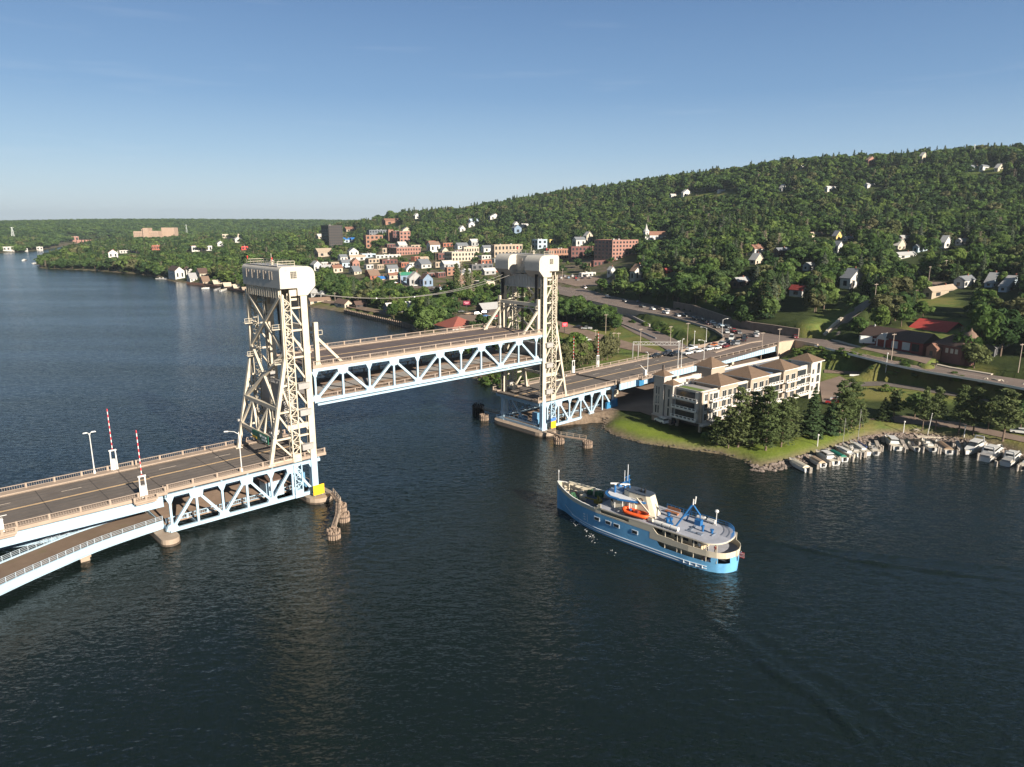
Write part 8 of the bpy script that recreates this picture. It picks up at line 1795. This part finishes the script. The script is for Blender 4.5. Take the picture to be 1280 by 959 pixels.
P = jit(-1700, -800, 1450, 2050, 15); cand.append(np.c_[P, np.full(len(P), 9.)])
T_ = np.concatenate(cand); XYt = T_[:, :2]; far = T_[:, 2] > 5
s_l = poly_sd(XYt, LAND); ok = s_l > np.where(far, 10, 2.5)
for name, W, mat, blend, sink, erode in PATCH: ok &= poly_sd(XYt, W[:, :2]) < -2.2
for q in LAWNS + OPEN: ok &= ~((poly_sd(XYt, q) > -1.0))
for fp, box, yd in BUILT: ok &= poly_sd(XYt, fp) < -2.0
Sx = (XYt - P0[:2]) @ BD[:2]; Nx = (XYt - P0[:2]) @ BN[:2]; ok &= ~((Sx > 60) & (Sx < 262) & (Nx > -7) & (Nx < 28)); ok &= ~((Sx > 195) & (Sx < 300) & (Nx > -7) & (Nx < 60) & (XYt[:, 1] < 352))
la = XYt - A0; fx = la @ AF; fy = la @ np.array([-AF[1], AF[0]]); ok &= ~((fx > -14) & (fx < 76) & (fy > -18) & (fy < 26))
ok &= ~((XYt[:, 1] < 262) & (XYt[:, 0] > 60))      # the park by the marina is planted by hand above
ok &= ~((XYt[:, 1] < 300) & (XYt[:, 0] < 110))
in_town = poly_sd(XYt, TOWN) > 0; in_town2 = poly_sd(XYt, TOWN2) > 0; ok &= ~(in_town & (rng.uniform(size=len(XYt)) > .40)); ok &= ~(in_town2 & (rng.uniform(size=len(XYt)) > .62))
T_ = T_[ok]; XYt = T_[:, :2]; far = T_[:, 2] > 5; in_town = in_town[ok]; in_town2 = in_town2[ok]; Z = zg(XYt); n = len(T_)
patchy = bumps(XYt, 45, 9); kindr = rng.uniform(size=n); conf = (kindr < .14 + .34 * (patchy > .34)) & ~in_town; barem = (kindr > .972) & ~in_town; slim = (kindr > .90) & (kindr < .94)
hgt = np.where(conf, rng.uniform(9, 18, n), rng.uniform(7, 12.5, n) + 3.5 * (rng.uniform(size=n) > .86)) * (1 + .22 * bumps(XYt, 24, 31)) * np.where(far, 1.0, T_[:, 2]); hgt = np.where(in_town, hgt * .68, hgt); hgt = np.where(~far & (XYt[:, 1] > 900) & (XYt[:, 0] < -150), hgt * 1.15, hgt)
# visibility: drop those wholly hidden behind the ground, thin those standing in front of a building
top = np.c_[XYt, Z + hgt]; vis = np.ones(n, bool)
for f in np.linspace(.12, .97, 46): q = np.array([0, 0, CH]) + f * (top - np.array([0, 0, CH])); vis &= q[:, 2] > zg(q[:, :2]) - 1.0
def prjv(A):
    z = A[:, 2] - CH; ff = A[:, 1] * CP - z * SP; up = A[:, 1] * SP + z * CP; return 640 + FPX * A[:, 0] / ff, 479.5 - FPX * up / ff
uu, vt = prjv(top); _, vb = prjv(np.c_[XYt, Z]); rp = np.where(conf, 2.4, 4.4) * hgt / 12 * FPX / XYt[:, 1]
for fp, (u0, v0, u1, v1), yd in BUILT:
    lim = v1 - (v1 - v0) * .22
    vis &= ~((XYt[:, 1] < yd + 1) & (XYt[:, 1] > yd * .55) & (uu > u0 - rp * .85) & (uu < u1 + rp * .85) & (vt < lim) & (vb > v0))
# keep the junction and the upper road open to view, as they are
hw = np.array([(700, 350), (760, 362), (842, 379), (900, 397), (1000, 414), (1036, 420), (1090, 432), (1188, 455), (1290, 472), (1290, 495), (1030, 445), (960, 455), (850, 452), (690, 372)])
def inpx(u, v, poly): return poly_sd(np.c_[u, v], poly) > 0
vis &= ~(inpx(uu, (vt + vb) / 2, hw) | inpx(uu, vt, hw)); vis &= ~((XYt[:, 1] < 420) & inpx(uu, vt, np.array([(1046, 424), (1028, 421), (1060, 384), (1082, 371), (1094, 374), (1064, 404)])))
k = np.where(vis)[0]; XYt, Z, hgt, far, conf, barem, slim, uu, vt, vb, in_town = [a[k] for a in (XYt, Z, hgt, far, conf, barem, slim, uu, vt, vb, in_town)]; n = len(k)
inframe = (uu > -5) & (uu < 1285) & (vt > 100) & (vb < 959)
size = np.where(inframe & ~far, (vb - vt), 0); pick = np.zeros(n, bool)
for m_, cnt in ((conf & ~barem, 120), (~conf & ~barem, 130)):
    idx = np.where(m_ & (size > 0))[0]; pick[idx[np.argsort(-size[idx])[:cnt]]] = True
REG = [(0, 388, 'on the left shore'), (388, 640, 'in the town left of the town tower'), (640, 860, 'above the highway near the brick hotel'), (860, 1030, 'on the slope above the highway wall'), (1030, 1160, 'on the slope above the fire station'), (1160, 1400, 'at the right end of the hillside')]
for i in np.where(pick)[0]:
    reg = next(r for r in REG if r[0] - 10 <= uu[i] < r[1]); P = (XYt[i, 0], XYt[i, 1], Z[i])
    if conf[i]: c_ = rng.choice(['dark', 'dark', 'pale']); key = ('conifer', int(rng.integers(2)), c_); w = rng.uniform(.8, 1.25); s = hgt[i] / 15; lab = '%s spruce %s' % ({'dark': 'dark pointed', 'pale': 'pale blue green'}[c_], reg[2]); g = '%s spruces %s' % (c_, reg[2])
    else: c_ = rng.choice(['mid', 'mid', 'light', 'dark', 'olive']); key = ('broad', int(rng.integers(3)), c_); w = rng.uniform(.9, 1.25); s = hgt[i] / 12; lab = '%s broadleaf tree %s' % ({'mid': 'round green', 'light': 'bright yellow green', 'dark': 'dark green', 'olive': 'dull olive'}[c_], reg[2]); g = '%s broadleaf trees %s' % (c_, reg[2])
    tree(key, P, (s * w, s * w, s), lab, g)
rest = np.where(~pick)[0]
lib = bpy.data.collections.new('tree_forms'); 
for i, (kk, me) in enumerate(LIBF): o = bpy.data.objects.new('form_%02d' % i, me); lib.objects.link(o)
ids = {kk: [i for i, a in enumerate(TREEK) if a == kk] for kk in set(TREEK)}
pn = bumps(XYt, 30, 21) + rng.normal(size=n) * .35
def choose(i):
    if far[i]: return int(rng.choice(ids['far']))
    if barem[i]: return ids['bare'][0]
    if conf[i]: return int(rng.choice(ids['conifer']))
    if slim[i]: return int(rng.choice(ids['slim']))
    b = ids['broad']; q = pn[i]; base_ = 0 if q < -.05 else (1 if q > .42 else 2); return b[base_ + 3 * int(rng.integers(3))] if rng.uniform() < .7 else int(rng.choice(b))
ch_ = np.array([choose(i) for i in rest]); base_h = np.array([{'broad': 12, 'conifer': 15, 'slim': 15, 'bare': 14, 'far': 13}[TREEK[c]] for c in ch_])
def scatter(name, pos, scale, rot, idx):
    me = bpy.data.meshes.new(name); me.vertices.add(len(pos)); me.vertices.foreach_set('co', pos.astype(np.float32).ravel())
    a = me.attributes.new('sc', 'FLOAT_VECTOR', 'POINT'); a.data.foreach_set('vector', scale.astype(np.float32).ravel()); a = me.attributes.new('rot', 'FLOAT', 'POINT'); a.data.foreach_set('value', rot.astype(np.float32)); a = me.attributes.new('idx', 'INT', 'POINT'); a.data.foreach_set('value', idx.astype(np.int32))
    o = bpy.data.objects.new(name, me); COL.objects.link(o); ng = bpy.data.node_groups.new(name + '_scatter', 'GeometryNodeTree'); ng.interface.new_socket('Geometry', in_out='INPUT', socket_type='NodeSocketGeometry'); ng.interface.new_socket('Geometry', in_out='OUTPUT', socket_type='NodeSocketGeometry')
    N = ng.nodes; L = ng.links; gi = N.new('NodeGroupInput'); go = N.new('NodeGroupOutput'); ip = N.new('GeometryNodeInstanceOnPoints'); ci = N.new('GeometryNodeCollectionInfo'); ci.inputs['Collection'].default_value = lib; ci.inputs['Separate Children'].default_value = True; ci.inputs['Reset Children'].default_value = True
    def na(nm, ty): x = N.new('GeometryNodeInputNamedAttribute'); x.data_type = ty; x.inputs['Name'].default_value = nm; return x.outputs['Attribute']
    cx = N.new('ShaderNodeCombineXYZ'); L.new(na('rot', 'FLOAT'), cx.inputs['Z']); e2 = N.new('FunctionNodeEulerToRotation'); L.new(cx.outputs[0], e2.inputs[0]); ip.inputs['Pick Instance'].default_value = True
    L.new(gi.outputs[0], ip.inputs['Points']); L.new(ci.outputs[0], ip.inputs['Instance']); L.new(na('idx', 'INT'), ip.inputs['Instance Index']); L.new(e2.outputs[0], ip.inputs['Rotation']); L.new(na('sc', 'FLOAT_VECTOR'), ip.inputs['Scale']); L.new(ip.outputs[0], go.inputs[0])
    m = o.modifiers.new('scatter', 'NODES'); m.node_group = ng; return tag(o, kind='stuff')
w_ = rng.uniform(.9, 1.5, len(rest)); s0 = hgt[rest] / base_h
sc_ = np.c_[s0 * w_, s0 * w_, s0]; fr_ = far[rest]; sc_[fr_] = np.c_[rng.uniform(1.5, 2.3, fr_.sum()), rng.uniform(1.5, 2.3, fr_.sum()), rng.uniform(.9, 1.3, fr_.sum())]
pos = np.c_[XYt[rest], Z[rest] - .3]
scatter('forest', pos[~fr_], sc_[~fr_], rng.uniform(0, 6.28, (~fr_).sum()), ch_[~fr_]); scatter('distant_forest', pos[fr_], sc_[fr_], rng.uniform(0, 6.28, fr_.sum()), ch_[fr_])
print('TREES', n, 'picked', pick.sum(), 'far', fr_.sum())

# ================================================================== the air
hz = MB(); hz.box((0, 4400, 98), (18400, 9500, 207)); hzm = bpy.data.materials.new('haze_air'); hzm.use_nodes = True; hn = hzm.node_tree.nodes; hn.remove(hn['Principled BSDF'])
pv = hn.new('ShaderNodeVolumePrincipled'); pv.inputs['Color'].default_value = (.78, .90, 1.0, 1); pv.inputs['Density'].default_value = 0.65e-4; pv.inputs['Anisotropy'].default_value = .3
hzm.node_tree.links.new(pv.outputs[0], hn['Material Output'].inputs['Volume']); tag(hz.build('haze', hzm), kind='stuff')
